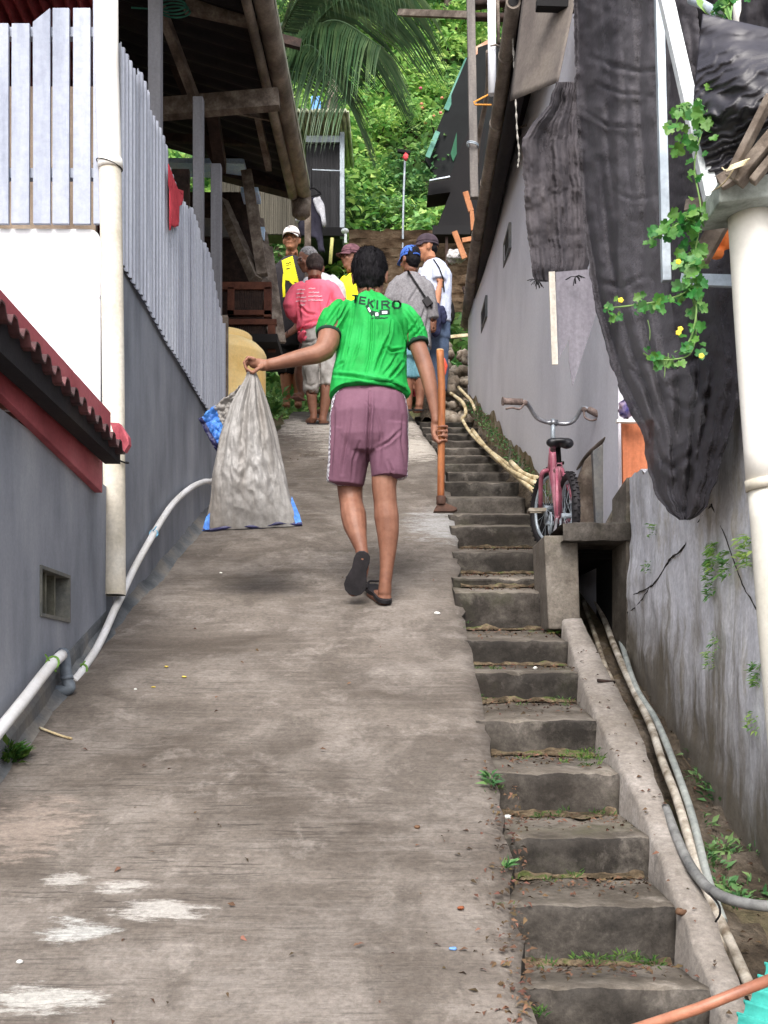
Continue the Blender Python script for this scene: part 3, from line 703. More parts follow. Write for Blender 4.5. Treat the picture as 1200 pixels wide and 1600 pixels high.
# ---- the big dark roof over the left side
roof = empty('roofed_house', (-2.6, 8.0, 3.0), 'dark house on the left under a wide overhanging roof coloured shade-dark', 'house')
E0, E1 = P(396,-70,6.72), P(472,292,11.0)          # eave line
E0b = E0+(E0-E1)*0.5
SLP = 0.33
mb = MB()
def rf(u, v):
    p = E0b.lerp(E1, u); x = p.x-v*3.4; z = p.z+v*3.4*SLP+0.012*math.sin(u*180)+0.02*fbm((u*9, v*9, 0), 1, 3)
    return (x, p.y+0.25*v*u, z)
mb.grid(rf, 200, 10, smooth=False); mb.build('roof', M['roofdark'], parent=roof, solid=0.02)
mb = MB(); mb.tube([E0b+Vector((0.0,0,-.01)), E0, E0.lerp(E1, .3)+Vector((.006,0,0)), E0.lerp(E1, .6)+Vector((-.005,0,0.01)), E1+Vector((0,.15,0))], [0.062,0.062,0.066,0.063,0.07], 14)
mb.tube([E0b+Vector((-.09,0,-.05)), E0+Vector((-.09,0,-.05)), E1+Vector((-.09,.05,-.06))], [0.03,0.03,0.045], 10)
mb.build('eave_pole', M['bamboo'], parent=roof)
mb = MB(); mb.bar(E0b+Vector((0.06,0,0.05)), E1+Vector((0.055,0.1,0.07)), 0.018, 0.05); mb.build('roof_edge', mat('pale_roof_edge', [S(120,122,104),S(160,162,146)], scale=6, stretch=(1,1,1)), parent=roof)
mb = MB(); c_ = E1+Vector((-0.02,0.16,-.03)); mb.tube([c_+Vector((0,-.0,.06)), c_+Vector((.0,0,-.02)), c_+Vector((.0,0,-.17)), c_+Vector((.0,0,-.2))], [0.09,0.095,0.085,0.05], 16); mb.build('rain_bucket', M['wood'], parent=roof)
def rail(a, b, w_, name='rafter', m_='wood'):
    mb = MB(); mb.bar(a, b, w_, w_*1.3); return mb.build(name, M[m_], parent=roof)
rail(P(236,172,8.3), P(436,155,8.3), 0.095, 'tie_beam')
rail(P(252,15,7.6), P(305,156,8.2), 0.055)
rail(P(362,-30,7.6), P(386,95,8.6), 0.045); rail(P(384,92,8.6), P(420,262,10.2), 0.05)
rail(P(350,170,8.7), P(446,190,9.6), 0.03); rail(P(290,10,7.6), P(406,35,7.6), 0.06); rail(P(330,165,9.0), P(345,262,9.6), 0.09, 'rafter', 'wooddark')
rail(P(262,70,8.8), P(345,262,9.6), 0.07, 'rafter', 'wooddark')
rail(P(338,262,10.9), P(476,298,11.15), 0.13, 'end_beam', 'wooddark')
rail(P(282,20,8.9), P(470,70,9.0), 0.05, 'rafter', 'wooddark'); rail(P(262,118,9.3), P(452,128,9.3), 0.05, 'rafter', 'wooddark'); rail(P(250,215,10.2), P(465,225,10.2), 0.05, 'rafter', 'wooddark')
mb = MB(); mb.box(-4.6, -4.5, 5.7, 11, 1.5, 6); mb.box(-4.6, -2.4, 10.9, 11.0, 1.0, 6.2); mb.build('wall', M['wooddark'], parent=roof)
# faint green hose coil hanging at the top
mb = MB(); c_ = P(268,8,7.4)
for k in range(3): mb.tube([c_+Vector((0.09*math.cos(a)+0.01*k, 0.02*k, 0.035*math.sin(a)-0.01*k)) for a in [j*2*math.pi/20 for j in range(21)]], 0.006, 6)
mb.tube([P(205,12,7.4), P(262,16,7.4)], 0.006, 6)
tag(mb.build('coiled_hose', mat('green_hose', [S(38,92,82),S(60,120,104)], scale=9)), 'loop of green hose hanging under the left roof', 'hose')
# red roof underside behind the plank fence
mb = MB()
def rr_(u, v):
    ph = u*44*2*math.pi; return (lerp(-4.2, -1.42, u), lerp(5.75, 8.4, v), 3.42-0.30*v+0.022*math.sin(ph)+0.10*(1-u))
mb.grid(rr_, 350, 4, smooth=False)
rc = mb.build('red_canopy', mat('dim_red_sheet', [S(84,26,30),S(124,44,50)], scale=4, rough=0.6), solid=0.006); tag(rc, 'dark red corrugated canopy seen behind the plank fence', 'canopy')
mb = MB(); mb.box(-4.2, -1.45, 5.95, 5.99, 1.7, P(0,135,5.95).z)
tag(mb.build('board_wall', mat('tan_board', [S(116,100,86),S(150,134,118)], scale=3, stretch=(2,1,.4))), 'tan board wall glimpsed between the fence planks', 'wall')
mb = MB(); mb.box(-4.2, -1.40, 8.5, 8.55, 2.9, 3.75)
tag(mb.build('dark_boarding', M['wooddark']), 'dark boarding in shade behind the plank fence top', 'boarding')

# ---- red cloth
mb = MB()
def cloth(u, v):
    x = lerp(263, lerp(268, 287, min(1, v*1.6)), u) if v < 0.35 else lerp(264, 287 if v < 0.62 else 281, u)
    y = lerp(256+14*u, 350+8*(1-u), v)
    if v > 0.62: y = min(y, 358)
    p = P(x, y, sx(x)-.15); return (p.x, p.y+0.018*math.sin(u*9+v*2)+0.01*math.sin(u*17), p.z)
mb.grid(cloth, 24, 24); tag(mb.build('red_cloth', mat('red_fabric', [S(176,46,60),S(206,72,84)], scale=9, bump=0.3, bscale=60), solid=0.004), 'crumpled red cloth hung over the jagged sheet fence', 'cloth')

# ---- house far left behind the posts: blue-white roof edges, brown sheds
sh = empty('wooden_shed', (P(390,500,10).x, 10.2, g(10)-.1), 'dark brown wooden shed with small cart-like hatch beneath left roof', 'shed')
def quad(pts, th, name, m_, par, axis=(0,1,0)):
    mb = MB(); t = Vector(axis)*th; n = len(pts)
    mb.add([Vector(p) for p in pts]+[Vector(p)+t for p in pts], [tuple(range(n)), tuple(range(2*n-1, n-1, -1))]+[(i, i+n, (i+1)%n+n, (i+1)%n) for i in range(n)])
    return mb.build(name, m_, parent=par) if par else mb.build(name, m_)
quad([P(250,300,10.6), P(385,300,10.6), P(425,545,10.6), P(250,545,10.6)], 0.06, 'back_board', M['wooddark'], sh)
quad([P(320,340,10.45), P(372,346,10.45), P(378,372,10.45), P(320,368,10.45)], 0.03, 'grey_board', M['plinth'], sh)
mb = MB(); mb.bar(P(346,315,10.2), P(400,438,10.0), 0.10, 0.08); mb.bar(P(385,268,10.1), P(410,430,10.0), 0.09, 0.07); mb.build('brace', M['wood'], parent=sh)
mb = MB()
for a, b, w_ in (((352,300),(425,300),0),):
    pass
hat = MB(); da_ = 9.7
for (x0_, y0_, x1_, y1_) in ((344,440,424,452),(355,448,366,492),(412,448,424,495),(355,484,424,492),(344,498,432,507),(418,507,430,548)):
    a = P(x0_, y0_, da_); b = P(x1_, y1_, da_); hat.box(a.x, b.x, da_, da_+0.06, b.z, a.z)
hf = hat.build('hatch_frame', mat('brown_frame', [S(70,40,32),S(98,60,46)], scale=7, bump=0.3), parent=sh, bevel=0.004); ORG[hf.name] = ORG[sh.name]
mb = MB()
for i in range(14):
    x_ = lerp(366, 412, (i+.5)/14); a = P(x_-1.3, 450, da_+.04); b = P(x_+1.3, 486, da_+.04); mb.box(a.x, b.x, da_+.02, da_+.045, b.z, a.z)
s_ = mb.build('slat_panel', M['wooddark'], parent=sh); s_.parent = hf
mb = MB()
for i in range(14):
    x_ = lerp(366, 412, (i+.5)/14); a = P(x_-1.3, 508, da_+.04); b = P(x_+1.3, 545, da_+.04); mb.box(a.x, b.x, da_+.03, da_+.055, b.z, a.z)
s_ = mb.build('slat_panel', M['wooddark'], parent=sh); s_.parent = hf
mb = MB()
for i, (xa, xb_) in enumerate(((398,424),(406,430),(412,436),(420,441))):
    mb.bar(P(xa, 320+i*22, 10.3), P(xb_, 535, 9.9+i*.05), 0.06, 0.03)
mb.build('leaning_board', M['wood'], parent=sh)
mb = MB(); mb.box(P(345,548,9.9).x, P(440,548,9.9).x, 9.5, 10.4, P(0,556,9.9).z, P(0,544,9.9).z); mb.build('base_plank', M['dark'], parent=sh)
mb = MB(); mb.bar(P(262,262,10.8), P(384,263,10.8), 0.3, 0.045)
tag(mb.build('roof_trim', mat('pale_blue_sheet', [S(156,190,222),S(196,216,236)], scale=6)), 'pale blue roof edge strip behind the left posts', 'trim')
gt = empty('gutter_pipe', (P(410,420,10.2).x, 10.2, P(0,425,10.2).z), 'thin pale downpipe with blue bracket by the shed corner', 'pipe')
mb = MB(); mb.tube([P(391,270,10.3), P(401,345,10.3), P(414,424,10.2)], 0.014, 8); mb.build('tube', M['galv'], parent=gt)
mb = MB(); a = P(378,300,10.3); b = P(405,308,10.3); mb.box(a.x, b.x, 10.2, 10.45, b.z, a.z); mb.build('bracket', _mats['pale_blue_sheet'], parent=gt); mb = MB(); a = P(407,358,10.25); b = P(414,378,10.25); mb.box(a.x, b.x, 10.2, 10.3, b.z, a.z); mb.build('bracket', _mats['pale_blue_sheet'], parent=gt)

# ---- yellow water tank
tk = empty('water_tank', (P(338,700,8.9).x, 9.0, P(0,735,8.9).z), 'yellow plastic water tank with domed lid behind the sheet fence', 'tank')
cx_ = P(338,0,8.9).x; zt_ = P(0,523,8.9).z; rr0 = (413-338)/F*8.9
def lathe(mb, cx__, cy__, prof, n=40):
    vs_ = []; m_ = len(prof)
    for (r_, z_) in prof:
        for k in range(n): a = 2*math.pi*k/n; vs_.append((cx__+r_*math.cos(a), cy__+r_*math.sin(a), z_))
    fs = [(i*n+k, i*n+(k+1)%n, (i+1)*n+(k+1)%n, (i+1)*n+k) for i in range(m_-1) for k in range(n)]
    mb.add(vs_, fs+[tuple(range(n-1,-1,-1)), tuple((m_-1)*n+k for k in range(n))], 0, True)
mb = MB(); z0_ = P(0,735,8.9).z
pr = [(rr0, z0_), (rr0, z0_+0.25), (rr0*1.02, z0_+0.27), (rr0*1.02, z0_+0.31), (rr0, z0_+0.33), (rr0, zt_-0.17), (rr0*1.015, zt_-0.15), (rr0*1.015, zt_-0.135), (rr0*0.97, zt_-0.10), (rr0*0.85, zt_-0.055), (rr0*0.65, zt_-0.02), (rr0*0.45, zt_-0.005)]
lathe(mb, cx_, 9.0, pr); mb.build('body', mat('yellow_plastic', [S(238,196,118),S(250,216,146),S(252,226,166)], scale=2.2, rough=0.45, bump=0.05, fine=0.05), parent=tk)
mb = MB(); r2 = (391-338)/F*9.0
lathe(mb, cx_, 9.0, [(r2, zt_-0.06), (r2, zt_+0.012), (r2*0.96, zt_+0.022), (r2*.5, zt_+0.026)]); mb.build('lid', _mats['yellow_plastic'], parent=tk)
# ================================================================ RIGHT SIDE
def poly_sheet(pts, fn_d, th, name, m_, parent=None, **k):
    """flat-ish solid sheet from a pixel outline; fn_d(px,py) gives distance"""
    mb = MB(); a = [P(x, y, fn_d(x, y)) for x, y in pts]; b = [v+Vector((0, th, 0)) for v in a]; n = len(pts)
    mb.add(a+b, [tuple(range(n)), tuple(range(2*n-1, n-1, -1))]+[(i, i+n, (i+1)%n+n, (i+1)%n) for i in range(n)])
    return mb.build(name, m_, parent=parent, **k)

# ---- near stained retaining wall
M['stained'] = (lambda: None)
def stained():
    m = bpy.data.materials.new('stained_wall'); m.use_nodes = True; nt = m.node_tree; N = nt.nodes; L = nt.links; N.clear()
    out = N.new('ShaderNodeOutputMaterial'); bs = N.new('ShaderNodeBsdfPrincipled'); L.new(bs.outputs[0], out.inputs[0]); ge = N.new('ShaderNodeNewGeometry')
    def nz(sc, st, off=(0,0,0), rg=0.7):
        mp = N.new('ShaderNodeMapping'); mp.inputs['Scale'].default_value = st; mp.inputs['Location'].default_value = off; L.new(ge.outputs['Position'], mp.inputs[0])
        t = N.new('ShaderNodeTexNoise'); t.inputs['Scale'].default_value = sc; t.inputs['Detail'].default_value = 8; t.inputs['Roughness'].default_value = rg; L.new(mp.outputs[0], t.inputs['Vector']); return t.outputs['Fac']
    def ramp(src, a, b, c=0.0, d_=1.0):
        r = N.new('ShaderNodeMapRange'); r.inputs[1].default_value = a; r.inputs[2].default_value = b; r.inputs[3].default_value = c; r.inputs[4].default_value = d_; L.new(src, r.inputs[0]); return r.outputs[0]
    def mix(f, a, b):
        x = N.new('ShaderNodeMix'); x.data_type = 'RGBA'; L.new(f, x.inputs[0])
        for k, c in ((6, a), (7, b)):
            if isinstance(c, tuple): x.inputs[k].default_value = (*c, 1)
            else: L.new(c, x.inputs[k])
        return x.outputs[2]
    streak = nz(6, (1.4, 1.5, 0.33)); streak2 = nz(9, (1.4, 1.6, 0.30), (4, 2, 0)); blot = nz(2.2, (1, 1, 0.7), (1, 1, 5)); blot2 = nz(5, (1, 1.3, 0.5), (6, 3, 2))
    c = mix(ramp(blot, 0.35, 0.65), S(172,172,178), S(206,206,212))
    c = mix(ramp(streak2, 0.45, 0.62, 0, 0.6), c, S(224,224,228))
    c = mix(ramp(streak, 0.52, 0.66, 0, 0.6), c, S(140,134,120))
    c = mix(ramp(blot2, 0.55, 0.68, 0, 0.7), c, S(158,148,124))
    # grime rising from the drain: height over the sloping ground
    sx_ = N.new('ShaderNodeSeparateXYZ'); L.new(ge.outputs['Position'], sx_.inputs[0])
    ma = N.new('ShaderNodeMath'); ma.operation = 'MULTIPLY_ADD'; L.new(sx_.outputs[1], ma.inputs[0]); ma.inputs[1].default_value = -SL; L.new(sx_.outputs[2], ma.inputs[2])
    mc = N.new('ShaderNodeMath'); mc.operation = 'MULTIPLY_ADD'; L.new(streak, mc.inputs[0]); mc.inputs[1].default_value = -0.9; L.new(ma.outputs[0], mc.inputs[2])
    c = mix(ramp(mc.outputs[0], -1.55, -1.92, 0, 0.9), c, S(86,76,58))
    f = nz(55, (1,1,1)); mx = N.new('ShaderNodeVectorMath'); mx.operation = 'SCALE'; L.new(c, mx.inputs[0]); L.new(ramp(f, 0.3, 0.7, 0.78, 1.22), mx.inputs['Scale'])
    L.new(mx.outputs[0], bs.inputs['Base Color']); bs.inputs['Roughness'].default_value = 0.85
    b = N.new('ShaderNodeBump'); b.inputs['Strength'].default_value = 0.5; b.inputs['Distance'].default_value = 0.01; L.new(nz(18, (1,1,0.6)), b.inputs['Height'])
    b2 = N.new('ShaderNodeBump'); b2.inputs['Strength'].default_value = 0.4; b2.inputs['Distance'].default_value = 0.004; L.new(f, b2.inputs['Height']); L.new(b.outputs[0], b2.inputs['Normal']); L.new(b2.outputs[0], bs.inputs['Normal'])
    return m
M['stained'] = stained()
nw_ = empty('retaining_wall', (1.1, 4.0, g(4.0)-0.2), 'stained cracked grey retaining wall beside the drain, moss on it', 'wall')
mb = MB()
def rw(u, v):
    d = lerp(1.2, 4.98, u); top_ = 0.86+0.02*fbm((d*3, 1, 0), 1, 3)+(0.03 if d > 4.7 else 0)
    bot = g(d)-0.35; x = 1.03+0.012*fbm((d*2.2, v*3, 0), 1, 4)+0.004*fbm((d*12, v*14, 3), 1, 3)+0.05*(1-v)**6*0
    return (x, d, lerp(bot, top_, v))
mb.grid(rw, 120, 50)
tl = [rw(i/60, 1) for i in range(61)]
mb.add(tl+[(x+0.18, y, z+0.004) for x, y, z in tl], [(i, i+1, i+62, i+61) for i in range(60)])
e_ = [rw(1, j/20) for j in range(21)]; mb.add(e_+[(x+0.18, y, z) for x, y, z in e_], [(i+1, i, i+21, i+22) for i in range(20)])
e_ = [rw(0, j/20) for j in range(21)]; mb.add(e_+[(x+0.18, y, z) for x, y, z in e_], [(i, i+1, i+22, i+21) for i in range(20)])
mb.build('wall_face', M['stained'], parent=nw_)
# cracks: thin recessed dark lines standing a hair proud
def on_wall(px, py, off=0.004): 
    d = (1.03-off)*F/(px-600); return P(px, py, d)
M['crack'] = mat('crack', [S(40,36,32)], bump=0, fine=0)
mb = MB()
for ln, wd in ((((1112,788),(1092,815),(1075,845),(1062,862),(1048,872),(1040,885),(1025,908),(1015,917),(1000,925),(985,930)),0.0045),(((1015,917),(1000,940),(985,955),(970,957)),0.003),(((1112,790),(1130,830),(1148,880),(1160,912),(1172,935),(1192,968)),0.0025)):
    cp = curve([on_wall(*q) for q in ln], 4)
    for i, p in enumerate(cp): p.z += 0.004*fbm(tuple(p), 40, 2); 
    mb.tube(cp, [wd*(0.5+0.8*abs(fbm(tuple(p), 30, 2))) for p in cp], 5)
mb.build('crack', M['crack'], parent=nw_)

# ---- culvert mouth: block, slab, dark recess
cv = empty('culvert', (0.87, 5.2, g(5.2)-0.2), 'dark drain culvert mouth under a mossy concrete slab', 'culvert')
mb = MB()
a = P(850, 836, 5.04); b = P(907, 965, 5.04)
mb.hexa([(a.x-0.0+0.02, 5.04, b.z-0.05), (b.x, 5.04, b.z-0.05), (b.x+0.0, 5.44, b.z-0.05), (a.x+0.02, 5.44, b.z-0.05), (a.x, 5.05, a.z), (b.x-0.01, 5.05, a.z), (b.x-0.01, 5.44, a.z), (a.x, 5.44, a.z)])
mb.build('side_block', M['step'], parent=cv, bevel=0.008)
mb = MB()
def slab(u, v):
    k = [(0,-0.075),(0,-0.004),(0.012,0.0),(0.36,0.0),(0.36,-0.075),(0,-0.075)]; i = min(int(v*5), 4); t = v*5-i
    x = lerp(P(878,0,5.0).x, 1.035, u)
    return (x, 4.97+lerp(k[i][0], k[i+1][0], t)+0.008*fbm((x*9, v, 0), 1, 3), P(0,818,5.0).z+lerp(k[i][1], k[i+1][1], t)+0.006*fbm((x*8, v*4, 2), 1, 3))
mb.grid(slab, 20, 10, smooth=False); mb.build('slab', M['riser'], parent=cv)
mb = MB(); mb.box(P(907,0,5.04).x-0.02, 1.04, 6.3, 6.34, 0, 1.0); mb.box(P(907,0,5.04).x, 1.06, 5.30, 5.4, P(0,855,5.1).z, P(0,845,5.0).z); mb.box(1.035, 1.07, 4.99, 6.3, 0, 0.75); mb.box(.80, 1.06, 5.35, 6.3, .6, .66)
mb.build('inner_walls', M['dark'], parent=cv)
mb = MB(); mb.hexa([(1.02,4.985,0.0),(1.16,4.985,0.0),(1.16,5.3,0.0),(1.02,5.3,0.0),(1.02,4.985,.90),(1.16,4.985,.92),(1.16,5.3,.92),(1.02,5.3,.86)]); mb.build('cheek_wall', M['step'], parent=cv, bevel=0.006)

# ---- the long lilac-grey house
hs = empty('grey_house', (1.0, 8.3, g(8.3)-0.1), 'long lilac grey rendered house wall on the right under bamboo eaves', 'house')
hx = lambda d: lerp(1.050, 0.842, (d-5.3)/6.35)
mb = MB()
def hw(u, v):
    d = lerp(5.3, 11.8, u); return (hx(d)+0.003*fbm((d*2, v*3, 0), 1, 3), d, lerp(g(d)-0.3, 4.0, v))
mb.grid(hw, 50, 30)
mb.add([hw(0,0), hw(0,1), (2.4, 5.3, 4.0), (2.4, 5.3, g(5.3)-.3)], [(3,2,1,0)]); mb.add([hw(1,0), hw(1,1), (2.4, 11.8, 4.0), (2.4, 11.8, 2)], [(0,1,2,3)])
mb.build('wall', M['housewall'], parent=hs)
# grime band along the foot of the wall
mb = MB()
def gb(u, v):
    d = lerp(6.2, 11.7, u); hgt = 0.02+0.10*max(0, fbm((d*1.3, 2, 0), 1, 3)+0.35)
    return (hx(d)-0.004-0.03*(1-v)**2, d, lerp(g(d)-0.1, g(d)+0.15+hgt, v))
mb.grid(gb, 120, 8); mb.build('stained_foot', mat('mossy_grime', [S(78,74,48),S(122,106,82),S(150,142,134)], scale=7, detail=9, bump=0.5, bscale=30, fine=0.2), parent=hs)
for (xa, xb_, yta, ytb, yba, ybb) in ((787,799,378,350,414,392),(752,762,488,462,518,498)):
    da = hx(9)*F/(xa-600); 
    for _ in range(20): da = hx(da)*F/(xa-600)
    db = hx(9)*F/(xb_-600)
    for _ in range(20): db = hx(db)*F/(xb_-600)
    a0, b0 = P(xa, (yta+yba)/2, da), P(xb_, (ytb+ybb)/2, db); zt_, zb_ = (P(xa,yta,da).z+P(xb_,ytb,db).z)/2, (P(xa,yba,da).z+P(xb_,ybb,db).z)/2
    mb = MB(); y0_, y1_ = min(da, db), max(da, db); xx = hx((da+db)/2)
    for q in ((y0_, y0_+.03, zb_, zt_), (y1_-.03, y1_, zb_, zt_), (y0_+.03, y1_-.03, zb_, zb_+.025), (y0_+.03, y1_-.03, zt_-.025, zt_)): mb.box(xx-0.012, xx+0.02, *q)
    wnd = mb.build('vent', M['plinth'], parent=hs); ORG[wnd.name] = ORG[hs.name]
    mb = MB(); mb.box(xx-0.0065, xx+0.0, y0_+.03, y1_-.03, zb_+.025, zt_-.025); s_ = mb.build('opening', M['dark'], parent=hs); s_.parent = wnd
# eaves: thick bamboo pole, thinner dark pole, wire; dark roof above
B0, B1 = P(802, 2, 6.6), P(729, 506, 12.1)
mb = MB(); q = curve([B0, B0.lerp(B1,.3)+Vector((.008,0,0)), B0.lerp(B1,.65)+Vector((-.012,0,.01)), B1], 6); rs_ = [lerp(0.042, 0.058, i/(len(q)-1)) for i in range(len(q))]
mb.tube(q, rs_, 16)
mb.tube([B0+Vector((0,-0.004,0)), B0+Vector((0,.001,0))], 0.030, 12, mi=1)
for k in range(2, len(q)-1, 3): mb.tube([q[k], q[k].lerp(q[k+1], 0.12)], rs_[k]+0.004, 16)
mb.build('bamboo_pole', [M['bamboo'], M['dark']], parent=hs)
mb = MB(); C0, C1 = P(838, -10, 6.4), P(741, 515, 12.2)
mb.tube(curve([C0+Vector((.0,0,-.02)), C0.lerp(C1,.5)+Vector((-.02,0,0)), C1], 6), 0.05, 12); mb.build('eave_pipe', M['roofdark'], parent=hs)
mb = MB(); mb.tube(curve([P(834,-10,6.35), P(818,70,7.2), P(805,150,8.0), P(787,235,9.3), P(762,370,10.8), P(741,498,12.0)], 6), 0.010, 8); mb.build('steel_wire', mat('dull_steel', [S(120,122,130),S(164,168,176)], scale=8, metal=0.3, rough=0.4), parent=hs)
mb = MB()
mb.add([P(806,2,6.55)+Vector((0,0,.05)), B1+Vector((0.05,0,.06)), (1.9, 12.1, 4.3), (1.9, 6.5, 4.3), P(806,2,6.55)+Vector((0,0,.12)), B1+Vector((0.05,0,.13)), (1.9, 12.1, 4.4), (1.9, 6.5, 4.4)], [(3,2,1,0),(4,5,6,7),(0,1,5,4),(1,2,6,5),(2,3,7,6),(3,0,4,7)])
mb.build('roof', M['roofdark'], parent=hs)
for k in range(5):
    d_ = 7.2+k*1.05; mb = MB(); mb.bar((0.76, d_, 3.86), (1.3, d_, 3.98), 0.05, 0.06); mb.build('rafter', M['wooddark'], parent=hs)
mb = MB(); mb.bar(P(790,205,8.6)+Vector((0,0,0)), P(822,196,7.9), 0.012, 0.012); mb.build('stick', M['wood'], parent=hs)
# knotted white rope hanging
mb = MB(); rp = [P(800,22,6.9), P(801,60,6.9), P(804,110,6.9), P(806,160,6.9), P(808,205,6.9), P(811,240,6.9), P(809,262,6.9)]
cq = curve(rp, 10)
mb.tube(cq, [0.002+0.0045*(1 if (i//2) % 2 else 0.1) for i in range(len(cq))], 6)
tag(mb.build('rope', mat('white_rope', [S(150,148,140),S(196,192,184)], scale=30)), 'knotted white rope hanging from the bamboo eave pole', 'rope')

# ---- taupe awning sheet over the right passage, dark beam
mb = MB()
def awn(u, v):
    x = lerp(820, 905, u) if v < .05 else lerp(lerp(820, 797, v), lerp(905, 872, v), u); y = lerp(-30, lerp(158, 128, u), v)
    p = P(x, y, 6.3-0.5*u+0.03*math.sin(u*7+v*3)); return tuple(p)
mb.grid(awn, 16, 16); tag(mb.build('taupe_awning', mat('taupe_sheet', [S(96,88,84),S(112,104,98),S(120,112,104)], scale=3, rough=0.8, bump=0.1), solid=0.004), 'taupe sheet awning hanging at the house end top', 'awning')
mb = MB(); mb.bar(P(838,7,5.9), P(905,9,5.9), 0.06, 0.045); mb.bar(P(840,-2,5.9), P(905,-6,5.9), 0.02, 0.02); tag(mb.build('dark_beam', M['dark']), 'short dark beam across the top of the taupe awning', 'beam')

# ---- black shade nets
NETF = [([(905,180),(915,330),(938,470),(975,590),(1025,690),(1058,800)],5,.030),([(940,250),(955,400),(985,540),(1030,650),(1062,800)],6,.035),([(1000,470),(1020,560),(1045,660),(1064,800)],5,.040),([(1060,520),(1062,620),(1058,710),(1066,800)],6,.040),([(1120,560),(1104,650),(1088,730),(1072,804)],6,.040),
        ([(1095,500),(1092,600),(1080,700),(1070,800)],5,.030),([(985,575),(1010,600),(1022,650),(1015,700)],4,.030),([(925,90),(960,104),(1000,112),(1040,108)],4,.018),([(930,130),(970,146),(1020,150)],3,.014),([(905,170),(950,196),(1000,200)],3,.014),([(960,300),(990,312),(1030,306)],3,.014),([(1000,560),(1040,580),(1090,560)],6,.028),([(1040,620),(1075,640),(1120,610)],5,.025),
        ([(950,20),(955,120),(950,230),(960,330)],6,.022),([(1005,0),(1000,150),(1010,300),(1005,430)],7,.026),([(935,440),(970,450),(1010,430)],4,.018),([(1020,700),(1050,735),(1090,700)],5,.022)]
def fold_off(x, y, folds):
    off = 0
    for pts, w_, A in folds:
        best = 1e9; e_ = 0; n = len(pts)-1
        for i in range(n):
            ax, ay = pts[i]; bx, by = pts[i+1]; dx, dy = bx-ax, by-ay; t = min(1, max(0, ((x-ax)*dx+(y-ay)*dy)/(dx*dx+dy*dy))); q = math.hypot(x-ax-t*dx, y-ay-t*dy)
            if q < best: best = q; e_ = math.sin(math.pi*((i+t)/n*.8+.1))
        if best < w_*5: off += e_*A*(-math.exp(-(best/w_)**2)+.6*math.exp(-((best-2*w_)/(1.3*w_))**2))
    return off
def net_sheet(name, L_, R_, ytop, ybot, dfn, cols, label, m_, nu=60, nv=110, fold=0.03, frac=14, seed=0):
    mb = MB()
    def fn(u, v):
        y = lerp(ytop, ybot, v); rg_ = 3*noise.noise(Vector((y*.05, seed, 1)))+1.5*noise.noise(Vector((y*.2, seed, 4))); xa, xb_ = tab(L_, y)+rg_, tab(R_, y)+rg_; x = lerp(xa, xb_, u)
        d = dfn(x, y)+fold*(0.6*math.sin(u*frac+2.2*fbm((u*2, v*2, seed), 1, 2))+0.9*fbm((u*5, v*1.6, seed), 1, 3)+0.5*fbm((x*0.02, y*0.02, seed), 1, 3)+0.22*math.sin(x*.05+y*.09+3*fbm((x*.008, y*.008, seed+2), 1, 2)))
        if seed == 0: d -= 0.95*fold_off(x, y, NETF)
        return tuple(P(x, y, d))
    mb.grid(fn, nu, nv); return tag(mb.build(name, m_, solid=0.0025), label, 'net')
L1 = [(-60,896),(0,897),(130,899),(250,905),(380,915),(480,930),(570,955),(625,975),(680,1005),(740,1014),(780,1028),(800,1044),(812,1062)]
R1 = [(-60,1080),(0,1088),(300,1120),(440,1150),(560,1160),(620,1156),(690,1136),(750,1119),(790,1104),(805,1092),(812,1078)]
net_sheet('shade_net', L1, R1, -60, 812, lambda x, y: lerp(4.45, 3.25, min(1, max(0, (x-900)/250))), None, 'big black shade net hanging to a point above the retaining wall', M['net'], fold=0.03, nu=120, nv=220)
L2 = [(-60,1048),(0,1052),(300,1040),(400,1040),(500,1052),(560,1070),(640,1100),(700,1122)]; R2 = [(-60,1290),(300,1290),(500,1270),(640,1190),(700,1160)]
net_sheet('shade_net', L2, R2, -60, 690, lambda x, y: 3.9-0.5*(x-1040)/200, None, 'darker shade net hanging behind the right white pipe', mat('dark_net', [S(26,25,30),S(44,41,46)], scale=3, bump=0.4, bscale=60, fine=0.2, rough=0.8), fold=0.03, frac=11, seed=5)
L3 = [(130,868),(165,858),(190,835),(215,816),(320,820),(380,826),(430,833),(446,842)]; R3 = [(130,905),(250,915),(400,922),(430,916),(446,904)]
net_sheet('shade_net', L3, R3, 128, 440, lambda x, y: 5.25+0.002*(x-815), None, 'thinner grey net hanging left of the big black net', mat('grey_net', [S(48,45,50),S(66,62,66),S(86,81,84)], scale=2.4, stretch=(1,1,.6), bump=0.4, bscale=60, fine=0.18, alpha=.85), nu=80, nv=110, fold=0.03, frac=6, seed=9)
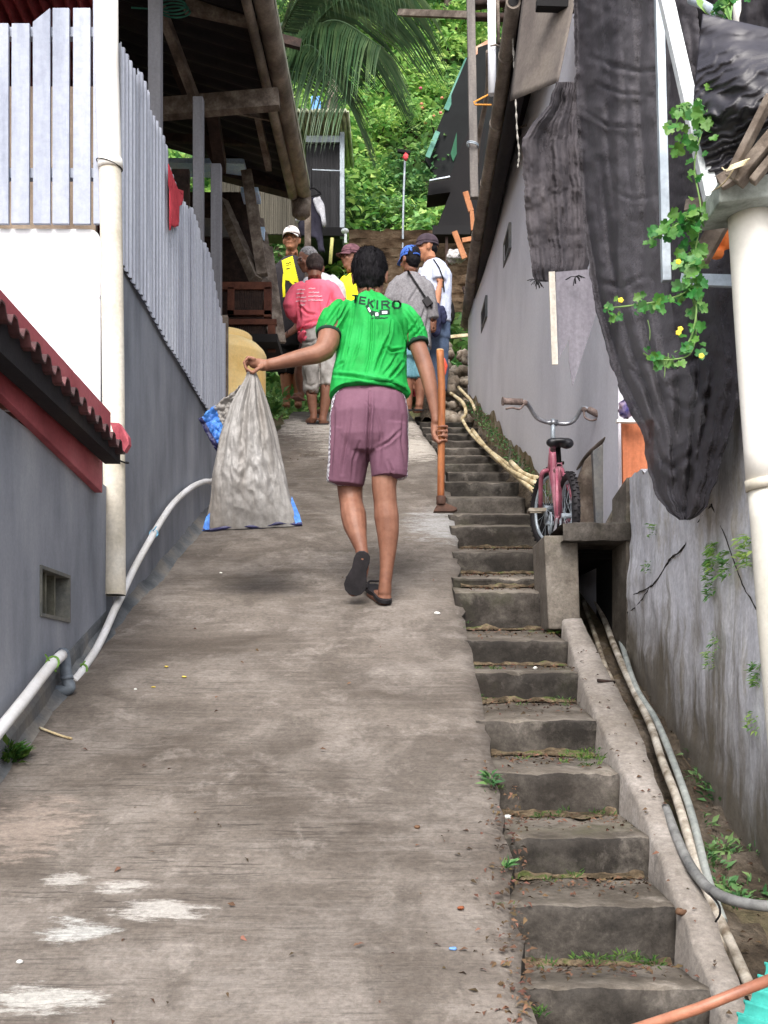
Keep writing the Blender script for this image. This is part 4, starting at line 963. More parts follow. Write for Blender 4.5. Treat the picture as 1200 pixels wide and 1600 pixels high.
# dirty sheet and stick below it
poly_sheet([(868,425),(930,420),(934,482),(895,602),(889,566),(889,530),(874,560)], lambda x, y: 5.22+0.0012*(x-868), 0.006, 'plastic_sheet', mat('dirty_sheet', [S(104,100,108),S(130,126,134)], scale=4, stretch=(3,1,.3), rough=0.5, bump=0.2))
tag(bpy.data.objects['plastic_sheet'], 'dirty grey plastic sheet hanging below the thin net', 'sheet')
mb = MB(); mb.bar(P(862,425,5.1), P(867,570,5.1), 0.026, 0.012); tag(mb.build('hanging_lath', mat('cream_lath', [S(176,170,160),S(206,200,190)], scale=6, stretch=(3,3,.4))), 'cream lath hanging below the thin grey net', 'lath')
leaf_ = nrng
mb = MB()
for k in range(26):
    cx_, cy_ = (839, 438) if k < 13 else (899, 432); a = rnd.uniform(0, math.pi); l = rnd.uniform(6, 17)
    p = P(cx_, cy_, 5.2); q_ = P(cx_+l*math.cos(a), cy_+l*abs(math.sin(a))*0.9, 5.2+rnd.uniform(-.03,.03)); mb.tube([p, (p+q_)/2+Vector((0,0,.006)), q_], 0.0018, 4)
tag(mb.build('net_tassel', M['dark']), 'frayed dark threads at the foot of the thin grey net', 'threads')

# ---- orange board, blue packet, pvc handrail, ruined concrete
poly_sheet([(972,658),(1022,655),(1022,768),(974,764)], lambda x, y: 5.2, 0.03, 'orange_board', mat('orange_sheet', [S(164,92,58),S(188,112,76),S(196,122,86)], scale=3, stretch=(6,1,.5), rough=0.6, bump=0.1), bevel=0.003)
tag(bpy.data.objects['orange_board'], 'orange brown board standing behind the black net', 'board')
mb = MB(); mb.bar(P(963,658,5.15), P(1008,659,5.15), 0.03, 0.012); tag(mb.build('white_ledge', M['pvc']), 'short white ledge strip on top of the orange board', 'ledge')
mb = MB(); mb.ell(P(978,640,5.15), 0.032, 0.02, 0.036, n=12, m=8); tag(mb.build('crumpled_packet', mat('violet_packet', [S(70,66,130),S(150,130,140)], scale=30, rough=0.4), disp=lambda v: v+nrng.normal(0, .007, v.shape)), 'crumpled violet packet tucked on the white ledge', 'packet')
hr = empty('handrail', (P(960,790,5.45).x, 5.45, P(0,790,5.45).z), 'old white plastic handrail elbow beside the orange board', 'handrail')
mb = MB(); mb.tube(curve([P(957,795,5.5), P(960,740,5.5), P(961,690,5.5), P(961,676,5.5)], 4), 0.0145, 12); mb.tube([P(961,684,5.5), P(961,671,5.5)], 0.018, 12); mb.build('post', M['pvcold'], parent=hr)
mb = MB(); mb.tube(curve([P(960,676,5.5), P(936,695,5.7), P(915,716,6.0), P(900,742,6.4), P(893,758,6.6)], 4), 0.013, 10); mb.build('rail', M['wood'], parent=hr)
rn = empty('broken_concrete', (P(930,815,5.6).x, 5.6, P(0,820,5.6).z), 'broken grey concrete side wall behind the slab', 'rubble')
poly_sheet([(926,705),(957,682),(959,818),(931,818)], lambda x, y: 5.62, 0.05, 'panel', M['plinth'], rn, bevel=0.004)
poly_sheet([(896,765),(915,718),(927,706),(930,818),(899,818)], lambda x, y: 5.75, 0.05, 'panel', M['wood'], rn, bevel=0.004)
poly_sheet([(946,820),(962,790),(980,765),(990,760),(990,822)], lambda x, y: 5.36, 0.05, 'panel', M['step'], rn, bevel=0.004)
M['dryleaf'] = M['litter']

# ---- right white downpipe and gutter in front
rp_ = empty('downpipe', (P(1240,1150,2.95).x, 2.95, P(0,1250,2.95).z), 'wide bright white plastic downpipe at the right picture edge', 'pipe')
mb = MB(); r = 0.0525
mb.tube(curve([P(1170,322,2.95), P(1184,540,2.95), P(1200,757,2.95)], 4), r, 36); mb.build('upper_length', M['pvc'], parent=rp_)
mb = MB(); mb.tube([P(1199.3,748,2.95), P(1201,764,2.95)], r+0.003, 36); mb.build('collar', M['pvcold'], parent=rp_)
mb = MB(); mb.tube(curve([P(1201,760,2.95), P(1217,980,2.95), P(1240,1250,2.95)], 4), r-0.002, 36); mb.build('lower_length', mat('cream_pipe', [S(206,202,190),S(224,221,212)], scale=3, rough=0.45, fine=0.05, bump=0.04), parent=rp_)
gut = empty('rain_gutter', (P(1160,325,2.9).x, 2.95, P(0,325,2.9).z), 'weathered whitish rain gutter above the right downpipe', 'gutter')
mb = MB(); a = P(1120,322,2.86); b = P(1300,300,2.86)
mb.hexa([(a.x, 2.84, a.z), (b.x, 2.84, b.z), (b.x, 3.02, b.z), (a.x, 3.02, a.z), (a.x-0.004, 2.83, a.z+0.048), (b.x, 2.83, b.z+0.055), (b.x, 3.03, b.z+0.055), (a.x-0.004, 3.03, a.z+0.048)])
mb.build('trough', mat('mossy_gutter', [S(98,104,98),S(142,148,142),S(160,166,162)], scale=7, detail=8, bump=0.2), parent=gut, bevel=0.004)
mb = MB(); a = P(1122,296,2.85); b = P(1300,274,2.85); mb.bar(a, b, 0.02, 0.012); mb.build('lip', _mats['mossy_gutter'], parent=gut)

# ---- steel poles
mb = MB(); mb.bar(P(1029,-30,3.55), P(1041,440,3.55), 0.026, 0.026, up=(0,1,0)); tag(mb.build('steel_post', M['galv'], bevel=0.002), 'upright galvanised square post in front of the black net', 'post')
mb = MB(); mb.bar(P(1034,-30,3.3), P(1112,312,3.0), 0.036, 0.03, up=(0,1,0)); tag(mb.build('steel_brace', mat('white_steel', [S(196,202,206),S(226,230,232)], scale=5, rough=0.4), bevel=0.002), 'sloping white steel brace running down to the gutter', 'brace')
mb = MB(); mb.bar(P(1068,437,3.35), P(1160,440,3.2), 0.03, 0.03); tag(mb.build('grey_rail', M['galv']), 'short horizontal grey rail behind the flowering vine', 'rail')
# ---- black plastic over timber
mb = MB()
Lp = [(20,1098),(60,1093),(140,1085),(185,1083),(230,1095),(262,1104),(292,1120)]
def plast(u, v):
    yl = lerp(22, 292, v); xa = tab(Lp, yl); x = lerp(xa, 1300, u); y = lerp(yl, yl+ (45 if v < .3 else 45-150*(v-.3)), u)
    # drapery: diagonal wrinkles fanning from the lower left tie
    r_ = math.hypot(x-1120, y-300); th = math.atan2(300-y, x-1120)
    sw_ = math.sin(y*0.19+x*0.10+3.2*fbm((x*.013, y*.013, 0), 1, 3)); wr = ((1-abs(sw_))**2.2*2.2-.8)*min(1, max(0.12, (y-50)/140))*(0.5+0.9*max(0, .4+fbm((x*.02, y*.03, 5), 1, 2)))
    wr2 = fbm((x*0.010+y*.004, y*0.022, 2), 1, 2)
    bul = math.sin(min(1, u*1.6)*math.pi/2)
    return tuple(P(x, y, 3.02-0.16*bul*math.sin(math.pi*min(1, v*.9+.1))-0.009*wr+0.022*wr2))
mb.grid(plast, 90, 110); tag(mb.build('black_plastic', M['plastic'], solid=0.003), 'glossy black plastic sheet bundled over timber at top right', 'sheet')
tb = empty('timber_frame', (P(1180,300,2.9).x, 2.9, P(0,300,2.9).z), 'rotten tied timber poles under the black plastic', 'timber')
for (a, b, w_) in (((1205,150,2.72),(1140,278,2.78),0.03),((1125,292,2.85),(1215,235,2.8),0.06),((1150,285,2.8),(1230,190,2.74),0.05),((1128,300,2.92),(1160,250,2.9),0.03),((1175,285,2.78),(1212,240,2.76),0.03)):
    mb = MB(); mb.bar(P(*a), P(*b), w_, w_*0.6); mb.build('pole', M['wood'], parent=tb, bevel=0.003)
mb = MB(); c_ = P(1150,262,2.74)
for k in range(4): mb.tube([c_+Vector((0.022*math.cos(a)+0.003*k, 0.015*math.sin(a), 0.010*math.sin(a+1)+0.004*k)) for a in [j*2*math.pi/14 for j in range(15)]], 0.0018, 5)
mb.tube(curve([P(1148,262,2.74), P(1132,285,2.78), P(1112,300,2.9)], 4), 0.0018, 5); mb.tube([P(1148,262,2.74), P(1132,266,2.76), P(1128,262,2.78)], 0.0018, 5)
mb.build('twine', M['bamboopale'], parent=tb)
mb = MB(); mb.bar(P(1090,412,3.15), P(1140,322,3.1), 0.022, 0.05); mb.bar(P(1075,322,3.2), P(1106,318,3.15), 0.03, 0.03); tag(mb.build('short_plank', M['wood'], bevel=0.002), 'short sloping grey plank below the gutter', 'plank')
for (x, y, rx, rz) in ((1133,372,.028,.03),(1098,388,.018,.016),(1118,398,.022,.014)):
    pass
mb = MB()
for (x, y, rx, rz) in ((1133,372,.03,.034),(1098,388,.018,.018),(1120,397,.022,.016)): mb.ell(P(x, y, 3.3), rx, 0.02, rz, n=10, m=6)
tag(remesh(mb.build('orange_cloth', mat('orange_cloth', [S(196,96,40),S(222,130,70)], scale=14, bump=0.3)), 0.006, 2), 'scraps of orange cloth behind the short sloping plank', 'cloth')
mb = MB(); mb.tube([P(1157,-30,3.6), P(1158,60,3.6)], 0.024, 16); tag(mb.build('pipe_stub', M['pvc']), 'short white pipe stub above the black plastic', 'pipe')
poly_sheet([(1168,-40),(1300,-40),(1300,90),(1168,90)], lambda x, y: 4.2, 0.02, 'beige_board', mat('beige_board', [S(150,140,128),S(168,158,146)], scale=3))
tag(bpy.data.objects['beige_board'], 'beige board in the top right corner', 'board')
mb = MB(); mb.tube(curve([P(1080,0,3.3), P(1100,8,3.2), P(1125,25,3.1)], 4), 0.012, 8); tag(mb.build('pale_bar', M['galv']), 'pale bar above the black plastic bundle', 'bar')

# ---- drain pipes
def drainpipe(pts, r, m_, label):
    mb = MB(); mb.tube(curve(pts, 6), r, 10)
    tag(mb.build('drain_pipe', m_), label, 'pipe', 'pipes lying in the drain')
def D(px, py, off): 
    d = d_at(py, off); return P(px, py, d)
pw = mat('muddy_pipe', [S(80,70,58),S(134,124,110),S(172,164,150)], scale=16, detail=8, rough=0.6, bump=0.2)
drainpipe([D(912,940,-.15), D(920,965,-.15), D(932,1000,-.15), D(945,1040,-.14), D(965,1085,-.13), D(985,1140,-.12), D(1005,1190,-.12), D(1022,1240,-.13), D(1045,1300,-.14), D(1070,1370,-.15), D(1110,1440,-.16), D(1165,1530,-.16)], 0.011, pw, 'leftmost muddy pipe lying in the drain along the kerb')
drainpipe([D(930,935,-.15), D(945,970,-.15), D(960,1010,-.14), D(985,1068,-.13), D(1015,1130,-.12), D(1035,1190,-.11), D(1058,1250,-.11), D(1082,1330,-.12), D(1102,1385,-.13), D(1130,1450,-.15), D(1180,1560,-.15)], 0.0135, mat('white_muddy_pipe', [S(112,100,86),S(170,162,150),S(200,194,184)], scale=14, detail=8, rough=0.55, bump=0.2), 'middle whitish pipe lying in the drain')
drainpipe([D(945,935,-.15), D(965,985,-.14), D(992,1070,-.12), D(1025,1125,-.11), D(1052,1190,-.10), D(1080,1270,-.10), D(1100,1350,-.11), D(1115,1400,-.13), D(1130,1440,-.15)], 0.0115, mat('grey_muddy_pipe', [S(126,132,130),S(164,168,164)], scale=14, detail=8, rough=0.55, bump=0.2), 'rightmost grey pipe lying in the drain')
mb = MB(); mb.tube(curve([D(1040,1262,.0), D(1058,1310,.01), D(1080,1355,.02), D(1110,1390,.03), D(1150,1408,.05), D(1200,1416,.06), D(1260,1416,.06)], 8), 0.0125, 12)
tag(mb.build('hose', mat('grey_hose', [S(84,84,84),S(128,128,126)], scale=16, detail=6, rough=0.6, bump=0.2)), 'thick grey hose bending right across the drain', 'hose')
mb = MB(); mb.tube(curve([P(1107,1395,2.5), P(1122,1412,2.5), P(1125,1428,2.5), P(1118,1440,2.52)], 4), 0.0025, 6); tag(mb.build('wire_loop', M['dark']), 'small black wire loop tied round the drain pipes', 'wire')

# ---- teal roof sheet and copper coloured pole at bottom right
mb = MB()
def teal(u, v):
    A_, B_ = P(1152,1590,1.9), P(1202,1500,1.92); C_ = Vector((0.34, -0.15, 0.02)); q_ = A_.lerp(B_, u)
    ph = u*4.6*2*math.pi
    return tuple(q_+C_*v+Vector((-0.004*math.sin(ph), 0, 0.009*math.cos(ph)-0.10*v)))
mb.grid(lambda u, v: teal(lerp(-0.6, 1.5, u), v), 80, 6, smooth=True); tag(mb.build('teal_roof_sheet', mat('teal_metal', [S(40,134,126),S(66,168,156)], scale=4, rough=0.5, bump=0.05), solid=0.002), 'corrugated teal roof sheet in the bottom right corner', 'roof sheet')
mb = MB(); mb.tube([P(950,1622,1.75), P(1090,1576,1.72), P(1230,1520,1.7)], 0.0085, 14); tag(mb.build('copper_pole', mat('copper_brown', [S(132,84,64),S(164,108,84),S(178,122,98)], scale=8, stretch=(.5,1,1), rough=0.45, spec=0.5)), 'copper brown pole crossing the bottom right corner', 'pole')

# ---- pale bamboo poles lying beside the upper steps
bp = [[(716,605,11.5),(735,625,10.9),(742,640,10.6)],[(700,612,11.8),(722,628,11.1),(728,645,10.8),(722,655,10.5)],[(722,655,10.5),(732,672,10.1),(750,692,9.5),(775,712,8.7),(805,733,7.7),(838,748,7.1)],[(738,672,10.0),(760,700,9.2),(790,728,8.1),(815,745,7.4),(842,758,7.0)],[(768,712,8.9),(800,738,7.8),(835,768,6.9)],[(798,722,7.9),(820,742,7.4),(845,748,7.2)]]
for i, ln in enumerate(bp):
    mb = MB(); off = 0.05+0.02*i
    pts_ = curve([Vector((P(*q).x, q[2], P(*q).z)) for q in ln], 5); mb.tube(pts_, 0.014+0.003*(i % 2), 8)
    tag(mb.build('bamboo_cane', M['bamboopale']), ['short upper bent cane near the rubble by the house corner','bent cane beside the top steps','long pale cane curving down along the upper steps','second long cane under the curving one','lowest cane ending behind the bicycle','short stub cane nearest the house wall'][i], 'cane', 'pale canes beside the steps')
mb = MB(); mb.bar(P(676,529,12.3), P(738,523,12.4), 0.03, 0.03); tag(mb.build('pale_pole', M['bamboopale']), 'pale horizontal pole behind the far steps', 'pole')
# ================================================================ BACKGROUND
# ---- far dark metal house
fh = empty('metal_house', (P(480,370,14.6).x, 14.8, P(0,372,14.6).z), 'dark sheet metal house with pale roof edge behind the palm', 'house')
dd = 14.6
def pbox(x0, y0, x1, y1, d, th, name, m_, par, bev=0):
    mb = MB(); a = P(x0, y0, d); b = P(x1, y1, d); mb.box(a.x, b.x, d, d+th, b.z, a.z); return mb.build(name, m_, parent=par, bevel=bev)
mb = MB(); a, b = P(478,212,dd), P(534,366,dd); n = 24
def dm(u, v):
    k = (u*n) % 1; return (lerp(a.x, b.x, u), dd-0.014*(1 if k < .5 else 0), lerp(b.z, a.z, v))
mb.grid(dm, n*6, 4, smooth=False); mb.box(a.x, b.x, dd+.02, dd+1.5, b.z, a.z); mb.build('wall', mat('dark_metal', [S(46,46,50),S(62,62,66)], scale=4, stretch=(4,1,.3), rough=0.6), parent=fh)
mb = MB(); a, b = P(330,262,14.2), P(478,366,14.2)
mb.grid(lambda u, v: (lerp(a.x, b.x, u), 14.2-0.012*(1 if (u*22) % 1 < .5 else 0), lerp(b.z, a.z, v)), 130, 4, smooth=False); mb.box(a.x, b.x, 14.22, 14.5, b.z, a.z)
mb.build('side_wall', mat('olive_sheet', [S(78,74,64),S(98,93,82)], scale=3, stretch=(4,1,.3), rough=0.7), parent=fh)
pbox(478,212,536,222,dd-.05,.05,'lintel',M['galv'],fh); pbox(531,206,538,370,dd-.07,.07,'corner_post',M['galv'],fh)
pbox(400,355,538,368,dd-.1,.1,'sill',M['dark'],fh)
mb = MB(); mb.grid(lambda u, v: (lerp(P(455,0,dd).x, P(546,0,dd).x, u), lerp(14.2, 16.5, v), P(0,198,dd).z+0.02*math.sin(u*2*math.pi*14)+0.35*v), 170, 2); mb.build('roof', mat('pale_roof_sheet', [S(150,156,130),S(200,204,178)], scale=4), parent=fh, solid=0.02)
mb = MB(); mb.bar(P(488,265,dd-.1), P(532,267,dd-.1), 0.01, 0.012); mb.build('rod', M['galv'], parent=fh)
# blue curtain and pole behind the palm
pbox(486,150,501,197,17.5,.06,'blue_curtain',mat('blue_cloth', [S(72,128,196),S(110,160,220)], scale=3),None); tag(bpy.data.objects['blue_curtain'], 'blue cloth panel showing above the metal house roof', 'curtain')
mb = MB(); mb.tube([P(520,85,17.4), P(519,210,17.4)], [0.075,0.08], 10); tag(mb.build('bare_pole', M['bamboo']), 'bare grey pole standing above the metal house', 'pole')
# ---- hanging clothes
hc = empty('hanging_jacket', (P(487,380,13).x, 13.0, P(0,392,13).z), 'dark jacket with white sleeves hanging before the metal house', 'jacket')
mb = MB(); mb.tube(curve([P(465,312,13), P(487,294,13), P(501,302,13)], 4), 0.010, 6); mb.tube([P(487,294,13), P(486,260,13)], 0.006, 5); mb.tube([P(465,312,13), P(502,303,13)], 0.008, 6); mb.build('hanger', M['dark'], parent=hc)
def clothp(pts, d, name, m_, par, vox=0.015):
    mb = MB(); a = [P(x, y, d+0.02*math.sin(x*.9)) for x, y in pts]; b = [v+Vector((0, 0.07, 0)) for v in a]; n = len(pts)
    mb.add(a+b, [tuple(range(n)), tuple(range(2*n-1, n-1, -1))]+[(i, i+n, (i+1)%n+n, (i+1)%n) for i in range(n)])
    o_ = mb.build(name, m_, parent=par)
    return remesh(o_, vox, 3, fn=lambda c, nn: c+nn*np.array([0.018*fbm((p[0]*14, p[1]*3, p[2]*5), 1, 2) for p in c])[:, None])
clothp([(472,312),(497,308),(502,330),(504,372),(508,392),(498,392),(495,372),(470,368),(466,345)], 13.05, 'body', mat('navy_cloth', [S(30,28,40),S(44,42,56)], scale=6), hc)
clothp([(463,318),(475,308),(478,320),(472,330),(468,345),(461,343)], 13.0, 'left_sleeve', mat('white_cloth', [S(176,176,182),S(212,212,218)], scale=6), hc)
clothp([(489,310),(500,305),(505,322),(509,346),(505,356),(502,338),(497,328)], 13.0, 'right_sleeve', _mats['white_cloth'], hc)
for n_ in ('left_sleeve', 'right_sleeve'): bpy.data.objects[n_].name = 'sleeve'
mb = MB(); mb.bar(P(481,305,11.6), P(481,440,11.6), 0.06, 0.06, up=(0,1,0)); tag(mb.build('eave_post', M['wood']), 'slim weathered post under the roof bucket', 'post')
mb = MB(); mb.tube([P(519,372,13.5), P(516,412,13.5)], 0.02, 8); tag(mb.build('yellow_tube', mat('pale_yellow', [S(226,220,140)])), 'short pale yellow tube standing near the far post', 'tube')
mb = MB(); mb.ell(P(539,361,13.6), 0.045, 0.045, 0.03); mb.bar(P(540,366,13.6), P(540,380,13.6), 0.03, 0.03); tag(mb.build('white_bag', mat('white_bag_m', [S(190,200,200),S(220,226,226)])), 'small white thing at the foot of the metal house corner', 'bag')
# ---- pole with red cloth
mp_ = empty('marker_pole', (P(631,420,14.2).x, 14.2, P(0,425,14.2).z), 'thin pole with black cap and red rag before the green hillside', 'pole')
mb = MB(); mb.tube(curve([P(633,240,14.2), P(630,330,14.2), P(629,440,14.2)], 5), 0.013, 8); mb.build('shaft', M['galv'], parent=mp_)
mb = MB(); mb.bar(P(621,236,14.15), P(641,239,14.15), 0.06, 0.03); mb.build('cap', M['dark'], parent=mp_)
mb = MB(); mb.ell(P(634,245,14.1), 0.035, 0.025, 0.045, n=9, m=6); mb.build('rag', mat('red_rag', [S(196,60,70),S(222,96,100)]), parent=mp_, disp=lambda v: v+nrng.normal(0, .006, v.shape))

# ---- buildings on the right, far
gh = empty('green_roofed_house', (P(720,300,17).x, 17.2, P(0,330,17).z), 'far dark house with green trimmed roof slope on the right', 'house')
poly_sheet([(664,248),(699,163),(735,78),(770,66),(800,66),(800,400),(700,400),(690,290)], lambda x, y: 17.0-0.004*(x-664), 0.12, 'roof_underside', mat('dark_green_black', [S(14,16,18),S(22,25,27)], scale=3), gh)
for a, b, w_ in (((731,92),(697,172),0.075),((684,206),(668,246),0.07)):
    mb = MB(); mb.bar(P(a[0],a[1],16.85), P(b[0],b[1],16.85), w_, 0.03, up=(0,1,0)); mb.build('green_trim', mat('green_trim', [S(60,110,96),S(100,146,134)], scale=3), parent=gh)
poly_sheet([(724,170),(733,165),(733,200),(708,252),(704,240)], lambda x, y: 16.8, 0.04, 'green_panel', mat('green_panel', [S(34,78,58),S(48,96,72)], scale=3), gh)
mb = MB(); mb.bar(P(738,84,16.7), P(766,68,16.7), 0.06, 0.10); mb.build('ridge_cap', mat('terracotta', [S(170,120,96),S(200,170,150)], scale=6), parent=gh)
lt = empty('lean_to', (P(710,365,14).x, 14.0, P(0,400,14).z), 'black lean-to roof beside the grey post, planks under it', 'shed')
poly_sheet([(735,200),(722,226),(706,268),(700,278),(670,286),(668,305),(704,300),(692,330),(684,352),(678,362),(740,362),(760,200)], lambda x, y: 13.4, 0.35, 'dark_side', mat('lean_dark', [S(13,12,15),S(20,18,20)], scale=3), lt)
mb = MB(); mb.bar(P(671,283,13.3), P(703,277,13.3), 0.05, 0.015); mb.build('edge_strip', M['galv'], parent=lt)
pbox(676,352,735,366,13.3,.08,'beam',M['dark'],lt)
for xx in (696,): pbox(xx,366,xx+4,430,13.35,.04,'post',M['wooddark'],lt)
# grey post, cross beams, white pipe
mb = MB(); mb.bar(P(735,-20,9.2), P(741,310,9.2), 0.062, 0.062, up=(0,1,0)); tag(mb.build('tall_post', mat('grey_post_wood', [S(96,92,90),S(122,116,112)], scale=6, stretch=(3,3,.3), bump=0.3), bevel=0.003), 'tall grey timber post left of the bamboo eave', 'post')
mb = MB(); c_ = P(739,225,9.15)
for k in range(2): mb.tube([c_+Vector((0.045*math.cos(a), 0.045*math.sin(a)+.03, 0.012*k-0.01*math.cos(a))) for a in [j*2*math.pi/16 for j in range(17)]], 0.005, 6)
tag(mb.build('wire_tie', M['galv']), 'wire lashing round the tall grey post', 'wire')
mb = MB(); mb.bar(P(626,20,10.5), P(740,24,9.6), 0.062, 0.05, up=(0,0,1)); tag(mb.build('cross_beam', M['wood']), 'weathered horizontal beam meeting the tall grey post', 'beam')
mb = MB(); mb.bar(P(738,26,9.3), P(800,28,9.3), 0.07, 0.05); mb.bar(P(738,8,9.3), P(800,2,9.3), 0.09, 0.05); tag(remesh(mb.build('dark_crossbeam', M['wooddark']), .012, 1) and bpy.data.objects['dark_crossbeam'], 'dark double crossbeam between post and bamboo eave', 'beam')
mb = MB(); mb.tube([P(768,-20,8.4), P(769,148,8.4)], 0.029, 14); tag(mb.build('white_pole', mat('bright_white', [S(240,242,248)], fine=0.02, bump=0)), 'bright white upright pipe beside the bamboo eave', 'pipe')
mb = MB(); mb.tube([P(777,-20,8.5), P(779,68,8.5)], 0.013, 10); mb.tube([P(766,72,8.35), P(774,70,8.35), P(780,73,8.4)], 0.007, 6); tag(mb.build('thin_pole', M['wood']), 'thin brown pole lashed behind the white pipe', 'pole')
mb = MB(); mb.tube(curve([P(763,80,9.0), P(762,140,9.3), P(748,215,9.6), P(744,260,9.7)], 4), 0.02, 8); tag(mb.build('crooked_pole', M['wood']), 'crooked brown pole between grey post and bamboo eave', 'pole')
hg = MB(); q0, q1, q2 = P(765,147,8.9), P(740,160,8.9), P(768,164,8.9)
hg.tube([q0, q1, P(742,163.5,8.9), q2], 0.007, 8); hg.tube([q0, P(763,140,8.9)], 0.005, 6); tag(hg.build('clothes_hanger', mat('orange_plastic', [S(216,150,70)])), 'small orange clothes hanger beside the tall grey post', 'hanger')
# planks and bundle
pl = empty('plank_pile', (P(715,400,12).x, 12.0, P(0,415,12).z), 'fresh orange planks leaning by the bamboo eave end', 'planks')
for a, b, w_ in (((710,362),(726,404),0.055),((722,376),(738,373),0.045),((727,300),(736,330),0.055),((737,330),(739,360),.04)):
    mb = MB(); mb.bar(P(a[0],a[1],12.0), P(b[0],b[1],12.0), w_, 0.03, up=(0,1,0)); mb.build('plank', mat('dull_orange_wood', [S(150,98,66),S(170,118,84)], scale=8), parent=pl)
mb = MB(); mb.ell(P(714,400,12.3), 0.11, 0.08, 0.07, n=10, m=7); mb.ell(P(706,402,12.3), 0.06, 0.06, 0.05, n=8, m=6)
tag(remesh(mb.build('plastic_bundle', mat('white_bundle', [S(150,146,144),S(206,204,204)], scale=20, rough=0.4, bump=0.5)), 0.012, 1, fn=lambda c, nn: c+nn*np.array([0.03*fbm(tuple(p*18), 1, 2) for p in c])[:, None]), 'crumpled whitish plastic bundle under the orange planks', 'bundle')

# ---- terraced stone and log retaining steps behind the group
ter = empty('terrace_wall', (P(650,480,12.9).x, 12.9, P(0,520,12.9).z), 'brown terrace of logs and stones below the green hillside', 'terrace')
for i in range(9):
    y = 372+i*14; mb = MB(); d_ = 14.3-i*0.14
    a = P(545 if i < 4 else 575, y, d_); b = P(742, y+2, d_); n = 26
    def tl_(u, v):
        x = lerp(a.x, b.x, u); hh = 14/F*d_; return (x, d_+0.02*fbm((x*6, i, v*2), 1, 3)+0.07*(1-v), a.z+hh*v-0.01+0.02*fbm((x*5, i*3, 0), 1, 3))
    mb.grid(tl_, 40, 3); mb.add([tl_(k/12, 1) for k in range(13)]+[(tl_(k/12,1)[0], d_+0.25, tl_(k/12,1)[2]+0.01) for k in range(13)], [(k, k+1, k+14, k+13) for k in range(12)])
    mb.build('course', mat('terrace_earth', [S(74,60,46),S(112,94,76),S(134,118,98)], scale=5, detail=9, stretch=(1,1,3), bump=0.7, fine=0.2), parent=ter)
# rubble by the right house corner
for i in range(46):
    x = rnd.uniform(672, 738); y = rnd.uniform(540, 660); s_ = rnd.uniform(0.035, 0.10)
    if x < 690 and y > 600: continue
    d_ = 12.6-(y-540)/120*1.5; mb = MB(); mb.ell(P(x, y, d_), s_, s_*0.8, s_*0.65, n=7, m=5, rot=Matrix.Rotation(rnd.uniform(0, 3), 3, 'Z'))
    tag(mb.build('rubble_stone', mat('rubble_stone_m', [S(96,84,72),S(140,128,114),S(166,156,144)], scale=7, detail=8, bump=0.5), disp=lambda v: v+nrng.normal(0, .008, v.shape)), 'rough brown grey stone in the rubble by the far house corner', 'stone', 'rubble stones by the far house corner')
mb = MB(); mb.grid(lambda u, v: (lerp(0.35, 1.1, u), lerp(11.2, 13.0, v), g(11.2)-0.02+0.95*v+0.09*fbm((u*4, v*5, 0), 1, 4)), 20, 24); tag(mb.build('rubble_slope', M['soil']), kind='structure')

# ================================================================ VEGETATION
def hill_leaves(name, n, yr, xr_, size, m_, seed, lift=(0.02, 0.55), thr=-1, label=None, cat=None):
    r_ = np.random.RandomState(seed); P_ = []; Sz = []
    while len(P_) < n:
        y = yr[0]+(yr[1]-yr[0])*r_.rand()**1.1; k = y/14.0
        x = r_.uniform(xr_[0]*k, xr_[1]*k)
        b = noise.noise(Vector((x*0.9, y*0.9, seed))); b2 = noise.noise(Vector((x*2.6, y*2.6, seed+9)))
        if b < thr: continue
        h = lift[0]+(lift[1]-lift[0])*max(0, 0.5+0.7*b+0.35*b2)*(0.75+0.25*r_.rand())
        P_.append((x, y-h*0.5, terr(x, y)+h*0.85)); Sz.append(size*(0.6+0.8*r_.rand())*(0.8+0.02*y))
    o = leaf_mesh(name, P_, Sz, m_, up=0.55, width=0.55)
    return tag(o, label, cat, kind='stuff')
hill_leaves('hill_undergrowth', 52000, (13.2, 36), (-2.6, 2.3), 0.125, M['leaf'], 1, lift=(0.0, 0.9))
hill_leaves('hill_creepers', 26000, (14, 36), (-2.6, 2.3), 0.13, M['leafpale'], 2, lift=(0.1, 1.05), thr=0.0)
hill_leaves('hill_dark_leaves', 16000, (13.2, 30), (-2.6, 2.3), 0.14, M['leafdark'], 3, lift=(0.0, 0.75), thr=-0.15)  # layer of darker green leaves among the undergrowth

def shrub(name, c, rad, n, size, m_, label, cat='shrub', squash=0.9, stems=5, trunkh=None, width=0.42, group=None, seed=1, droop=0.35):
    r_ = np.random.RandomState(seed); c = Vector(c)
    o = empty(name, (c.x, c.y, c.z), label, cat, group)
    h = trunkh or rad*0.9
    mb = MB(); cl = []
    for k in range(stems):
        a = 2*math.pi*k/stems+r_.rand(); rr = rad*(0.4+0.35*r_.rand()); e_ = c+Vector((math.cos(a)*rr, math.sin(a)*rr*0.7, h+rad*squash*r_.uniform(-.1, .75)))
        m1 = c.lerp(e_, 0.5)+Vector((0, 0, 0.15*rad)); t_ = 0.012+0.015*rad
        mb.tube(curve([c+Vector((0,0,-.1)), m1, e_], 4), [t_*(1.6-1.3*i/8) for i in range(9)], 6); cl.append(e_)
        for q in range(3): cl.append(e_+Vector(r_.normal(0, rad*0.33, 3)))
        cl.append(m1)
    mb.build('stem', M['wooddark'], parent=o)
    P_ = []; 
    for i in range(n):
        q = cl[r_.randint(len(cl))]; v = r_.normal(0, 1, 3); v /= np.linalg.norm(v); rr = rad*0.34*(r_.rand()**0.4)
        P_.append((q.x+v[0]*rr, q.y+v[1]*rr, q.z+v[2]*rr*squash))
    leaf_mesh('foliage', P_, size*(0.6+0.8*r_.rand(n)), m_, parent=o, width=width, droop=droop)
    return o
